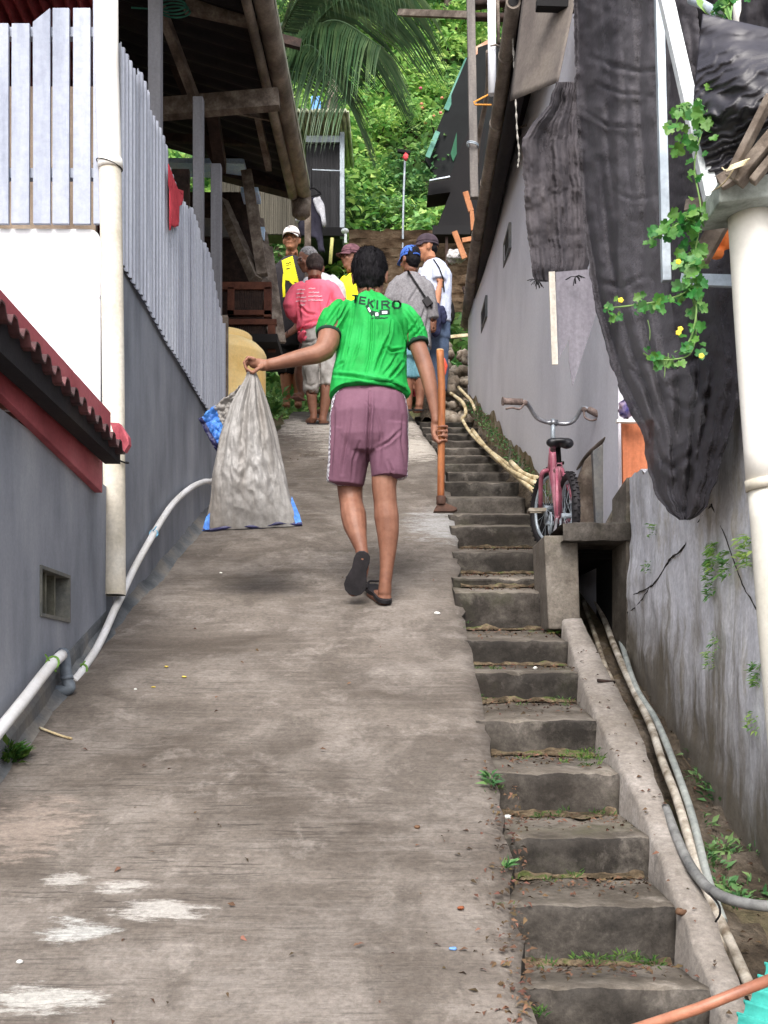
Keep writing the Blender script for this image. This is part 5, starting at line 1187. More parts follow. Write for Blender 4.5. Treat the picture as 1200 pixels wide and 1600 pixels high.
def onhill(px, py):
    lo, hi = 12.5, 60
    for _ in range(50):
        m_ = (lo+hi)/2; x = (px-600)/F*m_
        if HZ-terr(x, m_)*F/m_ > py: lo = m_
        else: hi = m_
    return P(px, py, m_)
shr = [(590,395,.62,900,.12,'leafdark','dark green shrub behind the head of the man in green'),(560,360,.6,900,.12,'leaf','mid green shrub right of the metal house foot'),(655,350,.7,1100,.11,'leafdark','dark leafy shrub behind the thin marker pole'),
       (690,262,.62,1000,.11,'leaf','shrub with reddish blooms in front of the green trimmed roof'),(572,270,.8,1200,.14,'leafpale','pale broad-leaved bush above the metal house corner'),(640,200,.9,1400,.15,'leafpale','light green mounded bush mid hillside'),
       (600,130,1.0,1400,.16,'leaf','rounded bush on the upper hillside behind the palm tips'),(680,110,1.0,1500,.17,'leafpale','bright bush left of the green trimmed roof top'),(560,330,.5,700,.12,'leaf','small bush between metal house and marker pole')]
for i, (x, y, rd, n, sz, mm, lb) in enumerate(shr):
    c = onhill(x, y+25); shrub('hillside_shrub', c, rd, n, sz, M[mm], lb, 'shrub', seed=20+i, group='shrubs on the hillside')
# flowers on the blooming shrub
c = onhill(690, 262); mb = MB()
for k in range(11): mb.ell(c+Vector((rnd.uniform(-.5,.5), -0.7+rnd.uniform(-.2,.3), 0.5+rnd.uniform(-.35,.6))), 0.03, 0.03, 0.022, n=6, m=4)
so_ = mb.build('blossom', mat('pink_flower', [S(176,84,84),S(214,150,120)], scale=9, fine=0, bump=0, island=0.2), root=c); so_['label'] = 'tiny reddish blooms of the shrub before the green trimmed roof'; so_['category'] = 'blooms'; so_['kind'] = 'stuff'
# trees on the hill top with broad drooping leaves
def tree(px, py, h, rad, n, size, mm, label, seed, width=0.4, droop=1.0):
    c = onhill(px, py); r_ = np.random.RandomState(seed); o = empty('hillside_tree', c, label, 'tree', 'trees on the hillside')
    mb = MB(); tip = c+Vector((0.1, -0.3, h)); mb.tube(curve([c+Vector((0,0,-.3)), c.lerp(tip, .5)+Vector((.12,0,0)), tip], 5), [0.13*(1-0.065*i) for i in range(11)], 9)
    cl = []
    for k in range(11):
        a = k*2.4; b = c.lerp(tip, r_.uniform(.45, 1)); e_ = b+Vector((math.cos(a)*rad*r_.uniform(.5,1), math.sin(a)*rad*r_.uniform(.5,1), rad*r_.uniform(-.1,.55)))
        mb.tube(curve([b, b.lerp(e_, .5)+Vector((0,0,.12)), e_], 3), [0.04*(1-0.12*i) for i in range(7)], 6); cl += [e_, b.lerp(e_, .65)]
        for q in range(2): cl.append(e_+Vector(r_.normal(0, rad*.22, 3)))
    mb.build('trunk', M['wood'], parent=o)
    P_ = []
    for i in range(n):
        q = cl[r_.randint(len(cl))]; v = r_.normal(0, 1, 3); v /= np.linalg.norm(v); rr = rad*.27*r_.rand()**.4; P_.append((q.x+v[0]*rr, q.y+v[1]*rr, q.z+v[2]*rr*.8))
    leaf_mesh('crown', P_, size*(.6+.8*r_.rand(n)), M[mm], parent=o, width=width, droop=droop); return o
tree(690, 75, 2.6, 1.7, 3200, .26, 'leafpale', 'tree with broad drooping pale leaves beside the white pipe', 41)
tree(600, 60, 3.0, 1.9, 3400, .2, 'leaf', 'tall leafy tree on the hill above the cross beam', 42)
tree(500, 150, 3.0, 1.8, 3000, .18, 'leafdark', 'dark leafy tree behind the palm fronds', 43)
tree(560, 5, 2.5, 1.9, 3000, .2, 'leafpale', 'pale tree top showing above the palm fronds', 44)
tree(780, 40, 2.5, 1.9, 2600, .2, 'leaf', 'green tree behind the crossbeam at top right', 45)
tree(440, 40, 3.0, 2.0, 3000, .2, 'leaf', 'green tree behind the left roof edge', 46)

# ---- coconut palm: trunk and fronds
pc = P(400,120,14.5); pb = Vector((pc.x-0.2, 15.5, terr(pc.x, 15.5)))
palm = empty('coconut_palm', pb, 'coconut palm whose long fronds droop past the left roof edge', 'palm tree')
mb = MB(); q = curve([pb+Vector((0,0,-.2)), pb.lerp(pc, .5)+Vector((.1,.1,0)), pc], 8); mb.tube(q, [0.15-0.004*i for i in range(len(q))], 12); mb.build('trunk', M['bamboo'], parent=palm)
def frond(base, tip, sag, seed, ln=0.75, n=64, hang=0.75):
    r_ = np.random.RandomState(seed); mb = MB(); base = Vector(base); tip = Vector(tip); mid = base.lerp(tip, .5)+Vector((0,0,sag))
    c = curve([base, mid, tip], 16); mb.tube(c, [0.022*(1-0.85*i/(len(c)-1)) for i in range(len(c))], 6)
    for k in range(n):
        t = 0.06+0.93*k/n; f_ = t*(len(c)-1); i = min(int(f_), len(c)-2); p = c[i].lerp(c[i+1], f_-i); tg = (c[i+1]-c[i]).normalized()
        sd = tg.cross(Vector((0,0,1))).normalized()
        l = ln*(math.sin(math.pi*(0.12+0.8*t))**0.7)*r_.uniform(.85, 1.1)
        for sgn in (-1, 1):
            dr = (tg*0.75+sd*sgn*(0.75+r_.uniform(-.1,.1))+Vector((0,0,-0.25))).normalized(); w_ = 0.017
            pts = [p+dr*l*s_+Vector((0,0,-hang*l*s_*s_)) for s_ in (0, .35, .7, 1)]
            nr = dr.cross(Vector((0,0,1))).normalized()
            vs_ = []
            for j, q_ in enumerate(pts): ww = w_*(0.6, 1, .75, .08)[j]; vs_ += [q_-Vector((0,0,ww)), q_+Vector((0,0,ww*.4))+nr*ww*.7]
            mb.add(vs_, [(0,1,3,2),(2,3,5,4),(4,5,7,6)])
    fo = mb.build('frond', M['palm'], parent=palm); return fo
M['palm'] = mat('palm_leaflet', [S(40,62,40),S(60,86,54),S(84,112,74)], scale=2, rough=0.4, bump=0, fine=0, trans=0.25, island=0.25, spec=0.5)
b_ = pc+Vector((0.1,-.6,.1))
frond(P(438,102,13.2), P(640,-25,12.2), 0.30, 1, ln=1.0, n=80, hang=0.7)
frond(P(436,112,13.3), P(600,75,12.0), 0.42, 2, ln=0.95, n=70)
frond(P(432,60,13.4), P(560,-60,12.6), 0.3, 3, ln=0.9)
frond(P(430,125,13.4), P(545,165,12.2), 0.5, 4, ln=0.85, n=60)
frond(P(425,100,13.4), P(505,-90,13.4), 0.2, 5, ln=0.8)
frond(P(400,110,14.0), P(300,-60,13.8), 0.5, 6, ln=0.9); frond(P(400,120,14.2), P(330,220,13.0), 0.6, 7, ln=0.9); frond(P(420,100,14.2), P(500,60,16), 0.5, 8, ln=0.9)

# ---- weeds and grass
def weeds(name, spots, m_, label, cat, kind='stuff', size=(0.03, 0.07), width=0.35):
    P_, Sz, Dr = [], [], []
    for (p, rad, n, h) in spots:
        for i in range(n):
            a = rnd.uniform(0, 6.28); r_ = rad*rnd.random()**.6; x, y = p[0]+r_*math.cos(a), p[1]+r_*math.sin(a)
            P_.append((x, y, p[2]+h*rnd.random()*(1-.6*r_/max(rad, 1e-6)))); Sz.append(rnd.uniform(*size)); Dr.append((math.cos(a)*.7, math.sin(a)*.7, rnd.uniform(.1, 1.1)))
    return tag(leaf_mesh(name, P_, Sz, m_, dirs=Dr, width=width, droop=.6), label, cat, kind=kind)
def gp(px, py, off=0.0): p = G(px, py, off); return (p.x, p.y, p.z)
# tall green weeds beside the tank on the left
sp = [(gp(rnd.uniform(418, 448), rnd.uniform(560, 655)), .09, 90, .16) for _ in range(26)]
sp += [((P(x, 0, d_).x, d_, g(d_)), .22, 150, .35) for x, d_ in ((400,11.6),(425,11.8),(440,12.4),(380,12.4),(455,12.8),(415,13.2),(470,13.2),(360,11.5))]
weeds('leafy_weeds', sp, M['leaf'], None, None, size=(.04, .10), width=.5)
# moss / grass tufts on step backs, kerb foot and ramp edge
sp = []
for (x0, x1, y, n) in ((830,1045,1505,18),(820,950,1275,12),(785,945,1185,14),(800,900,1372,6),(930,1000,1500,8),(745,800,1045,5),(740,765,1095,6),(790,905,1096,5),(905,940,1190,8),(760,778,1240,8),(826,842,1590,6),(785,800,1420,5),(830,868,985,5),(720,735,980,3),(905,935,1180,10),(870,905,1100,5)):
    for k in range(max(2, int(n*.7))): sp.append((gp(rnd.uniform(x0, x1), y+rnd.uniform(-7, 8), -0.022), rnd.uniform(.006,.028), rnd.randint(5, 26), .008))
weeds('step_grass', sp, M['grass'], None, None, size=(.006, .024), width=.2)
sp = [(gp(rnd.uniform(1080, 1190), rnd.uniform(1180, 1420), -.19), .05, 26, .05) for _ in range(26)]
for (x, y, n) in ((765,1228,3),(788,1350,1)): sp += [(gp(x+rnd.uniform(-4,4), y+rnd.uniform(-10,10)), .012, 12, .015) for _ in range(n)]
sp += [((tab([(0,0),(1,1)],0)+hx(d_)-0.05, d_, g(d_)+0.12), .05, 30, .09) for d_ in [7+0.17*k for k in range(26)]]
weeds('foot_weeds', sp, M['leafdark'], None, None, size=(.014, .04), width=.4)
# tuft at the very left
tf = weeds('grass_tuft', [((P(16,1195,3.5).x, 3.5, g(3.5)+.0), .035, 200, .06)], M['grass'], 'green weed tuft at the foot of the lower left wall', 'weed', kind=None, size=(.02, .06), width=.3)
# soil and moss gathered in the corners at the back of the treads
mb = MB()
for i in range(2, 12):
    d, zt_, zb_ = lv[i]; dn, zn_ = lv[i+1][0], lv[i+1][2]; xa_, xb_ = xr(d)+.01, tab(XS, d)-.004; n = 44; A_ = []
    for k in range(n+1):
        u = k/n; x = lerp(xa_, xb_, u); w_ = .020+.075*max(0, .25+fbm((x*5, i*2.3, 0), 1, 4)); h_ = .004+.016*max(0, .3+fbm((x*8, i, 3), 1, 3)); w_ = min(w_, (dn-d)*.7)
        zf = lerp(zt_, zn_, 1-w_/(dn-d)); A_ += [(x, dn-w_, zf+.0045), (x, dn-w_*.55, lerp(zf, zn_, .45)+.006+h_*.6), (x, dn+.004, zn_+.007+h_)]
    mb.add(A_, [(k*3+j, k*3+j+3, k*3+j+4, k*3+j+1) for k in range(n) for j in range(2)], 0, True)
tag(mb.build('step_soil', mat('mossy_soil', [S(46,40,26),S(74,62,46),S(104,90,72),S(72,80,40)], scale=16, detail=9, bump=0.9, bscale=60, fine=0.3, fscale=90)), kind='stuff')
# ferns rooted in the retaining wall
for i, (x, y, n, s_) in enumerate(((1122,868,90,.05),(1140,880,70,.045),(1118,915,60,.04),(1175,860,80,.05),(1027,828,40,.03),(1018,885,40,.025),(1118,1030,60,.03),(1125,1000,30,.03),(1190,1050,60,.04),(1185,1125,40,.03),(1025,1180,30,.03))):
    p = on_wall(x, y, .0); P_ = [(p.x-rnd.random()*.03, p.y+rnd.uniform(-.03,.03)*s_*20, p.z+rnd.uniform(-.05,.04)*s_*20) for _ in range(n)]
    o = leaf_mesh('wall_fern', P_, [rnd.uniform(.3, .8)*s_ for _ in range(n)], M['leafpale'] if i % 3 == 0 else M['leaf'], dirs=[(-.8, rnd.uniform(-1,1), rnd.uniform(-.6,.5)) for _ in range(n)], width=.35)
    tag(o, ['bright fern patch left of the white pipe, upper one','fern patch touching the white pipe, below the black crack','fern tuft just under the upper bright fern patch','rightmost high fern beside the white pipe','tiny fern near the top left of the stained wall','tiny fern beside the big branching crack','fern in the middle of the wall under the brown streak','sparse fern just above the middle wall fern','fern low on the wall by the right picture edge','lowest fern at the right picture edge','small fern at the wall foot above the drain'][i], 'fern', 'ferns on the retaining wall')

# ---- flowering climbing vine on the right
vn = empty('flowering_vine', P(1100,560,3.0), 'climbing vine with lobed leaves and yellow flowers before the net', 'vine')
stems = [[(1108,150,3.0),(1098,200,2.98),(1085,260,2.97),(1095,330,2.96),(1085,400,2.95),(1078,450,2.93),(1040,468,2.9),(990,477,2.9),(945,482,2.9)],[(1078,450,2.93),(1088,500,2.93),(1080,550,2.9),(1050,562,2.9),(1020,560,2.9),(1005,552,2.9)],[(1095,330,2.96),(1060,350,2.93),(1035,365,2.9),(1020,372,2.9)],[(1098,190,2.98),(1075,160,3.0),(1062,180,3.0),(1050,210,3.0)],[(1078,450,2.93),(1088,480,2.9),(1082,520,2.9),(1070,545,2.9)],[(1110,20,3.1),(1135,10,3.1),(1150,-10,3.1)]]
mb = MB(); allp = []
for s_ in stems:
    c = curve([P(*q) for q in s_], 8); mb.tube(c, 0.0022, 6); allp.append(c)
for (x, y, dx, dy) in ((1012,500,3,32),(950,485,4,22),(1036,560,2,30),(1044,552,-4,18)): mb.tube(curve([P(x,y,2.9), P(x+dx*.5+2,y+dy*.5,2.9), P(x+dx,y+dy,2.9)], 4), 0.001, 4)
mb.build('stem', mat('vine_stem', [S(110,140,80)]), parent=vn)
def vleaf(mb, c, size, rot):
    out = [(0,0),(.28,-.12),(.5,.1),(.42,.3),(.62,.42),(.45,.62),(.3,.6),(.22,.85),(0,1),(-.22,.85),(-.3,.6),(-.45,.62),(-.62,.42),(-.42,.3),(-.5,.1),(-.28,-.12)]
    vs_ = [c+rot@Vector((x*size, -0.10*size*abs(x)*2+0.0, -y*size)) for x, y in out]; ce = c+rot@Vector((0, 0.05*size, -.42*size))
    mb.add([ce]+vs_, [(0, i+1, (i+1)%len(out)+1) for i in range(len(out))])
mb = MB()
for ci, c in enumerate(allp):
    for k, p in enumerate(c):
        dens = 3 if ci in (0, 2) and k < 44 else 2
        for q in range(dens):
            if rnd.random() < 0.55: continue
            cc = p+Vector((rnd.uniform(-.022,.022), rnd.uniform(-.02,.02), rnd.uniform(-.02,.02)))
            rot = (Matrix.Rotation(rnd.uniform(-.9,.9), 3, 'Z')@Matrix.Rotation(rnd.uniform(-.9,.5), 3, 'X')@Matrix.Rotation(rnd.uniform(-1.3,1.3), 3, 'Y')).to_3x3()
            vleaf(mb, cc, rnd.uniform(.012,.030)*(0.75 if k > len(c)*.8 else 1), rot)
# dense leafy column between y 320 and 460
for k in range(70):
    x = rnd.uniform(1058, 1098); y = rnd.uniform(330, 455); 
    if k > 50: x, y = rnd.uniform(1048, 1090), rnd.uniform(165, 235)
    rot = (Matrix.Rotation(rnd.uniform(-.9,.9), 3, 'Z')@Matrix.Rotation(rnd.uniform(-.9,.5), 3, 'X')@Matrix.Rotation(rnd.uniform(-1.3,1.3), 3, 'Y')).to_3x3(); vleaf(mb, P(x, y, rnd.uniform(2.88, 3.0)), rnd.uniform(.018,.034), rot)
mb.build('leaves', mat('vine_leaf', [S(44,92,34),S(74,128,54),S(112,154,98)], scale=12, rough=0.45, bump=0, fine=0, trans=.35, island=.25), parent=vn)
for (x, y) in ((970,469),(1060,409),(1063,514),(1060,520),(1096,556)):
    mb = MB(); c = P(x, y, 2.87)
    for k in range(5):
        a = k*1.256; mb.ell(c+Vector((.0038*math.cos(a), 0, .0038*math.sin(a))), .0038, .002, .0032, n=7, m=4)
    mb.build('flower', mat('yellow_flower', [S(232,200,40),S(244,222,90)], fine=0, bump=0), parent=vn)
# banana-like leaves at the top right corner
mb = MB()
for (a, b, w_) in (((1118,-20),(1148,45),.012),((1138,-30),(1142,32),.014),((1085,-10),(1112,30),.012)):
    p, q = P(a[0],a[1],3.2), P(b[0],b[1],3.15); t = (q-p).normalized(); s_ = t.cross(Vector((0,1,0)))
    mb.add([p, p.lerp(q,.4)+s_*w_, q, p.lerp(q,.4)-s_*w_, p.lerp(q,.5)+Vector((0,.006,0))], [(0,1,4),(1,2,4),(2,3,4),(3,0,4)])
tag(mb.build('strap_leaves', M['leaf']), 'narrow green leaves above the black plastic bundle', 'leaves')

# ---- litter, leaves and small stones
r_ = np.random.RandomState(5); P_ = []; Dr = []
def lit(x, y, off=0.006):
    p = G(x, y); P_.append((p.x, p.y, p.z+off)); a = r_.uniform(0, 6.28); Dr.append((math.cos(a), math.sin(a), SL*math.sin(a)+r_.uniform(-.05,.25)))
for _ in range(330): lit(790-abs(r_.normal(0, 34))*(1 if r_.rand() < .8 else 2.2)+ (y_ := r_.uniform(1180, 1600))*0.07-80+15, y_)
for _ in range(60): lit(r_.uniform(100, 720), r_.uniform(700, 1600))
for _ in range(40): lit(r_.uniform(450, 520), r_.uniform(668, 720))
leaf_litter = leaf_mesh('leaf_litter', P_, r_.uniform(.008, .022, len(P_)), M['litter'], dirs=Dr, width=.5, droop=.8); tag(leaf_litter, kind='stuff')
P_, Dr = [], []
for i in range(2, 12):
    d, zt_, zb_ = lv[i]; dn = lv[i+1][0]
    for _ in range(130):
        u = r_.rand(); x = lerp(xr(d)+.03, tab(XS, d), r_.rand()); P_.append((x, lerp(d+.05, dn-.005, u**.5), lerp(zt_, lv[i+1][2], u**.5)+.007)); a = r_.uniform(0, 6.28); Dr.append((math.cos(a), math.sin(a), r_.uniform(-.1,.3)))
for _ in range(260):
    d = r_.uniform(2.2, 5); P_.append((r_.uniform(tab(CR, d), 1.02), d, g(d)-.17)); a = r_.uniform(0, 6.28); Dr.append((math.cos(a), math.sin(a), r_.uniform(-.1,.4)))
for _ in range(60):
    d = r_.uniform(2.2, 4.6); P_.append((lerp(tab(CL, d), tab(CR, d), r_.rand()), d, g(d)+.013)); a = r_.uniform(0, 6.28); Dr.append((math.cos(a), math.sin(a), r_.uniform(0,.3)))
tag(leaf_mesh('drain_litter', P_, r_.uniform(.007, .022, len(P_)), M['litter'], dirs=Dr, width=.5, droop=.8), kind='stuff')
def pebble(x, y, s_, m_, label, off=0.0, flat=.6):
    mb = MB(); p = G(x, y, off); mb.ell(p+Vector((0,0,s_*flat*.6)), s_, s_*.9, s_*flat, n=9, m=6)
    tag(mb.build('pebble', m_, disp=lambda v: v+nrng.normal(0, s_*.10, v.shape)), label, 'pebble')
pebble(1064,1428,.013,M['litter'],'brown round seed husk lying on the kerb',.0); pebble(652,1294,.008,M['litter'],'small dark brown lump on the ramp')
wt = mat('white_scrap', [S(206,206,200),S(232,232,228)], scale=30)
for x, y, s_, l in ((683,960,.013,'white scrap on the ramp behind the walking man'),(794,1278,.009,'white pebble at the ramp edge by the steps'),(31,1505,.008,'tiny white scrap on the lower left ramp'),(84,1420,.006,'tiny white scrap above the flaked patch'),(212,1078,.006,'pale chip on the upper left ramp'),(345,896,.007,'white chip below the sack'),(836,1045,.009,'white chip on the fifth step')):
    pebble(x, y, s_, wt, l)
pebble(708,1484,.009,mat('blue_wrapper', [S(110,150,206)]),'small blue wrapper scrap near the ramp edge',flat=.4); pebble(720,1420,.008,mat('orange_leaf', [S(130,76,50)]),'tiny orange dry leaf near the ramp edge',flat=.5)
yl = mat('yellow_leaf', [S(214,190,90)])
for x, y in ((260,1042),(288,1058),(240,1074)): pebble(x, y, .009, yl, {260:'yellow leaf scrap farthest of the three on the ramp',288:'yellow leaf scrap rightmost of the three on the ramp',240:'yellow leaf scrap nearest of the three on the ramp'}[x], flat=.25)
mb = MB(); mb.tube(curve([G(62,1142)+Vector((0,0,.01)), G(80,1150)+Vector((0,0,.012)), G(100,1155)+Vector((0,0,.008)), G(112,1158)+Vector((0,0,.008))], 4), .004, 6); tag(mb.build('twig', M['bamboopale']), 'pale twig at the foot of the lower left wall', 'twig')
mb = MB(); mb.tube([G(934,1072)+Vector((0,0,.02)), G(960,1066)+Vector((0,0,.0))], .006, 6); tag(mb.build('stick', M['wooddark']), 'short dark stick lying across the kerb', 'stick')
# ================================================================ PEOPLE
def limb(mb, d0, pts, flat=None, n=14, cap=0.6):
    """tapered rounded limb. pts: (px, py, dy, r_px[, ry_px])"""
    k = d0/F; c = [P(p[0], p[1], d0)+Vector((0, p[2], 0)) for p in pts]; r = [p[3]*k for p in pts]; ry = [(p[4] if len(p) > 4 else p[3])*k for p in pts]
    cc = []; rr = []; ry2 = []
    for i in range(len(c)-1):
        for s_ in range(3):
            t = s_/3; cc.append(c[i].lerp(c[i+1], t)); rr.append(lerp(r[i], r[i+1], t)); ry2.append(lerp(ry[i], ry[i+1], t))
    cc.append(c[-1]); rr.append(r[-1]); ry2.append(ry[-1])
    if cap:
        t0 = (cc[0]-cc[1]).normalized(); t1 = (cc[-1]-cc[-2]).normalized()
        cc = [cc[0]+t0*rr[0]*cap]+cc+[cc[-1]+t1*rr[-1]*cap]; rr = [rr[0]*.55]+rr+[rr[-1]*.55]; ry2 = [ry2[0]*.55]+ry2+[ry2[-1]*.55]
    mb.tube(cc, rr, n, ry=ry2)
def wlimb(mb, pts, rs, n=12, ry=None):
    pts = [Vector(p) for p in pts]; t0 = (pts[0]-pts[1]).normalized(); t1 = (pts[-1]-pts[-2]).normalized()
    mb.tube([pts[0]+t0*rs[0]*.5]+pts+[pts[-1]+t1*rs[-1]*.5], [rs[0]*.6]+rs+[rs[-1]*.6], n, ry=None if ry is None else [ry[0]*.6]+ry+[ry[-1]*.6])
def head(mb, c, yaw, pitch=0.0, k=1.0, roll=0.0):
    Rm = (Matrix.Rotation(R(yaw), 3, 'Z')@Matrix.Rotation(R(pitch), 3, 'X')@Matrix.Rotation(R(roll), 3, 'Y'))
    c = Vector(c); L_ = lambda x, y, z: c+Rm@(Vector((x, y, z))*k)
    def E(x, y, z, rx, ry, rz, n=16, m=10): mb.ell(L_(x, y, z), rx*k, ry*k, rz*k, rot=Rm, n=n, m=m)
    E(0, -.008, .028, .074, .093, .088); E(0, .012, -.03, .062, .078, .075); E(0, .040, -.075, .040, .045, .038)     # cranium, face, jaw
    E(0, .066, -.088, .022, .020, .018)                                                                          # chin
    wlimb(mb, [L_(0, .084, .012), L_(0, .100, -.012), L_(0, .104, -.022)], [.008*k, .011*k, .014*k])              # nose
    E(-.012, .096, -.024, .008, .010, .008, 8, 6); E(.012, .096, -.024, .008, .010, .008, 8, 6)
    E(0, .084, .020, .050, .014, .011)                                                                            # brow
    for s_ in (-1, 1):
        E(s_*.038, .066, -.024, .020, .020, .020)                                                                # cheek
        E(s_*.075, -.006, -.006, .009, .019, .031); E(s_*.081, -.010, .010, .006, .013, .016, 8, 6)               # ear
        E(s_*.030, .078, .000, .013, .010, .009, 8, 6)
    E(0, .086, -.050, .024, .012, .006, 10, 6); E(0, .084, -.060, .021, .012, .007, 10, 6)                        # lips
    return Rm, L_
def face_marks(root, Rm, L_, k, hairm):
    """eyes with dark irises, eyebrows, mouth line - small separate features"""
    mb = MB()
    for s_ in (-1, 1): mb.ell(L_(s_*.030, .0845, .001), .0095*k, .006*k, .0045*k, rot=Rm, n=10, m=6)
    mb.build('eyes', mat('eye_white', [S(196,190,184)], fine=0, bump=0), parent=root)
    mb = MB()
    for s_ in (-1, 1): mb.ell(L_(s_*.030, .0895, .001), .0042*k, .003*k, .0042*k, rot=Rm, n=8, m=6)
    mb.build('pupils', M['dark'], parent=root)
    mb = MB()
    for s_ in (-1, 1): mb.tube([L_(s_*.014, .094, .018), L_(s_*.032, .093, .022), L_(s_*.050, .082, .017)], [.0028*k, .0036*k, .002*k], 6)
    mb.build('eyebrows', hairm, parent=root)
    mb = MB(); mb.tube([L_(-.022, .090, -.056), L_(0, .0975, -.055), L_(.022, .090, -.056)], [.0012*k, .0022*k, .0012*k], 6); mb.build('mouth', mat('lip', [S(104,56,50)], fine=0, bump=0), parent=root)
def hair(root, L_, Rm, k, m_, vox=0.006, full=True, name='hair', strands=0, seed=0):
    mb = MB()
    mb.ell(L_(0, -.018, .042), .080*k, .092*k, .086*k, rot=Rm, n=20, m=12)
    if full:
        mb.ell(L_(0, -.040, -.012), .070*k, .066*k, .060*k, rot=Rm, n=16, m=10); mb.ell(L_(0, -.046, -.050), .052*k, .042*k, .034*k, rot=Rm, n=16, m=10)
    else: mb.ell(L_(0, -.042, -.006), .069*k, .060*k, .050*k, rot=Rm, n=16, m=10)
    o = mb.build(name, m_, parent=root)
    return remesh(o, vox, 3, fn=lambda c, nn: c+nn*np.array([0.0045*k*fbm((p[0]*45, p[1]*45, p[2]*16), 1, 3) for p in c])[:, None])
def strands(root, o_hair, m_, n, ln, seed, L_, dirv=(0, 0, -1), parent=None):
    me = o_hair.data; r_ = np.random.RandomState(seed); org = ORG[root.name]; mb = MB()
    for _ in range(n):
        v = me.vertices[r_.randint(len(me.vertices))]; c = Vector(v.co)+Vector(org); nrm = Vector(v.normal)
        d_ = (Vector(dirv)-nrm*nrm.dot(Vector(dirv))); d_ = d_.normalized() if d_.length > .05 else Vector((r_.normal(), r_.normal(), 0)).normalized()
        d_ = (d_+nrm*r_.uniform(.10, .55)+Vector(r_.normal(0, .25, 3))).normalized(); s_ = d_.cross(nrm).normalized()*0.0011; l = ln*r_.uniform(.5, 1.1)
        mb.add([c-s_, c+s_, c+d_*l*.6+s_*.7, c+d_*l], [(0, 1, 2), (0, 2, 3)])
    return mb.build('hair_strands', m_, parent=parent or root)
def garment(root, name, d0, lofts, m_, vox, wrinkle=0.004, sc=9, smooth=3, fn2=None, seed=0, zs=0.5):
    mb = MB()
    for l in lofts: limb(mb, d0, l, cap=0.12, n=24)
    o = mb.build(name, m_, parent=root)
    def fn(c, nn):
        q = c+nn*np.array([wrinkle*fbm((p[0]*sc+seed, p[1]*sc, p[2]*sc*zs), 1, 3) for p in c])[:, None]
        return fn2(q, nn) if fn2 else q
    r_o = remesh(o, vox, smooth, fn=fn)
    if root.name in BODY: tuck(BODY[root.name], [r_o], inside=.014)
    return r_o
BODY = {}
def skinbody(root, d0, lofts, hd, vox, m_, smooth=3, extra=None, name='body'):
    """one continuous body surface; hd = (px, py, dy, yaw, pitch, k)"""
    mb = MB()
    for l in lofts: limb(mb, d0, l)
    c = P(hd[0], hd[1], d0)+Vector((0, hd[2], 0)); Rm, L_ = head(mb, c, hd[3], hd[4], hd[5])
    if extra: extra(mb)
    o = mb.build(name, m_, parent=root); remesh(o, vox, smooth, 0.5)
    if d0 > 6: BODY[root.name] = o
    return o, Rm, L_
def fingers(mb, chains, r0=0.0085):
    for ch in chains:
        n = len(ch); wlimb(mb, ch, [r0*(1-0.10*i) for i in range(n)], n=10)
def px_of(c): return CX+F*c[:, 0]/c[:, 1], HZ-F*c[:, 2]/c[:, 1]

# ---------------------------------------------------------------- the man in green (hero)
D0 = 5.25; K0 = D0/F
hero = empty('person', (P(590,945,D0).x, D0, g(D0)), 'man in bright green shirt and mauve shorts walking uphill with sack and hoe', 'person')
h3 = lambda x, y, dy=0: P(x, y, D0)+Vector((0, dy, 0))
def hero_hands(mb):
    # left hand: fist closed on the gathered sack top.  wrist at (424,575)
    wr = h3(424,575,-.05)
    wlimb(mb, [wr, h3(413,576,-.055), h3(402,574,-.06)], [.024, .027, .026], ry=[.018, .020, .020])
    mb.ell(h3(400,574,-.06), .027, .030, .021)
    for i in range(4):
        dy = -.098+.023*i; kx = 392-0.6*abs(i-1.3)*2
        fingers(mb, [[h3(401,570,dy+.01), h3(kx+1,568+i*.4,dy), h3(kx-5,576,dy), h3(kx-2.5,585,dy+.003), h3(kx+5,589,dy+.006)]], 0.0098-0.0005*i)
    fingers(mb, [[h3(413,580,-.075), h3(405,586,-.092), h3(399,591,-.090), h3(395,590,-.080)]], 0.0105)
    # right hand round the hoe shaft (axis x=688, dy=-0.065)
    wlimb(mb, [h3(681,655,-.01), h3(681,666,-.015), h3(682,676,-.022), h3(683,688,-.025)], [.022, .024, .027, .024], ry=[.019, .018, .017, .016])
    ax_, ay_ = 688.5, -.068
    for i in range(4):
        y = 672+i*7.2; rr_ = [0.026, .0255, .025, .0235][i]; ch = []
        for a in (60, 15, -30, -75, -115, -150):     # from behind-right over the camera side to the left
            ch.append(h3(ax_, y+0.8*i*0+(60-a)*0.008, ay_)+Vector((rr_*math.cos(R(a)), rr_*math.sin(R(a)), 0)))
        ch = [h3(684,y+1,-.03)]+ch
        fingers(mb, [ch], [0.0102,.0104,.0100,.0088][i])
    fingers(mb, [[h3(679,672,-.03), h3(677,682,-.055), h3(680,692,-.080), h3(685,698,-.093)]], 0.0115)
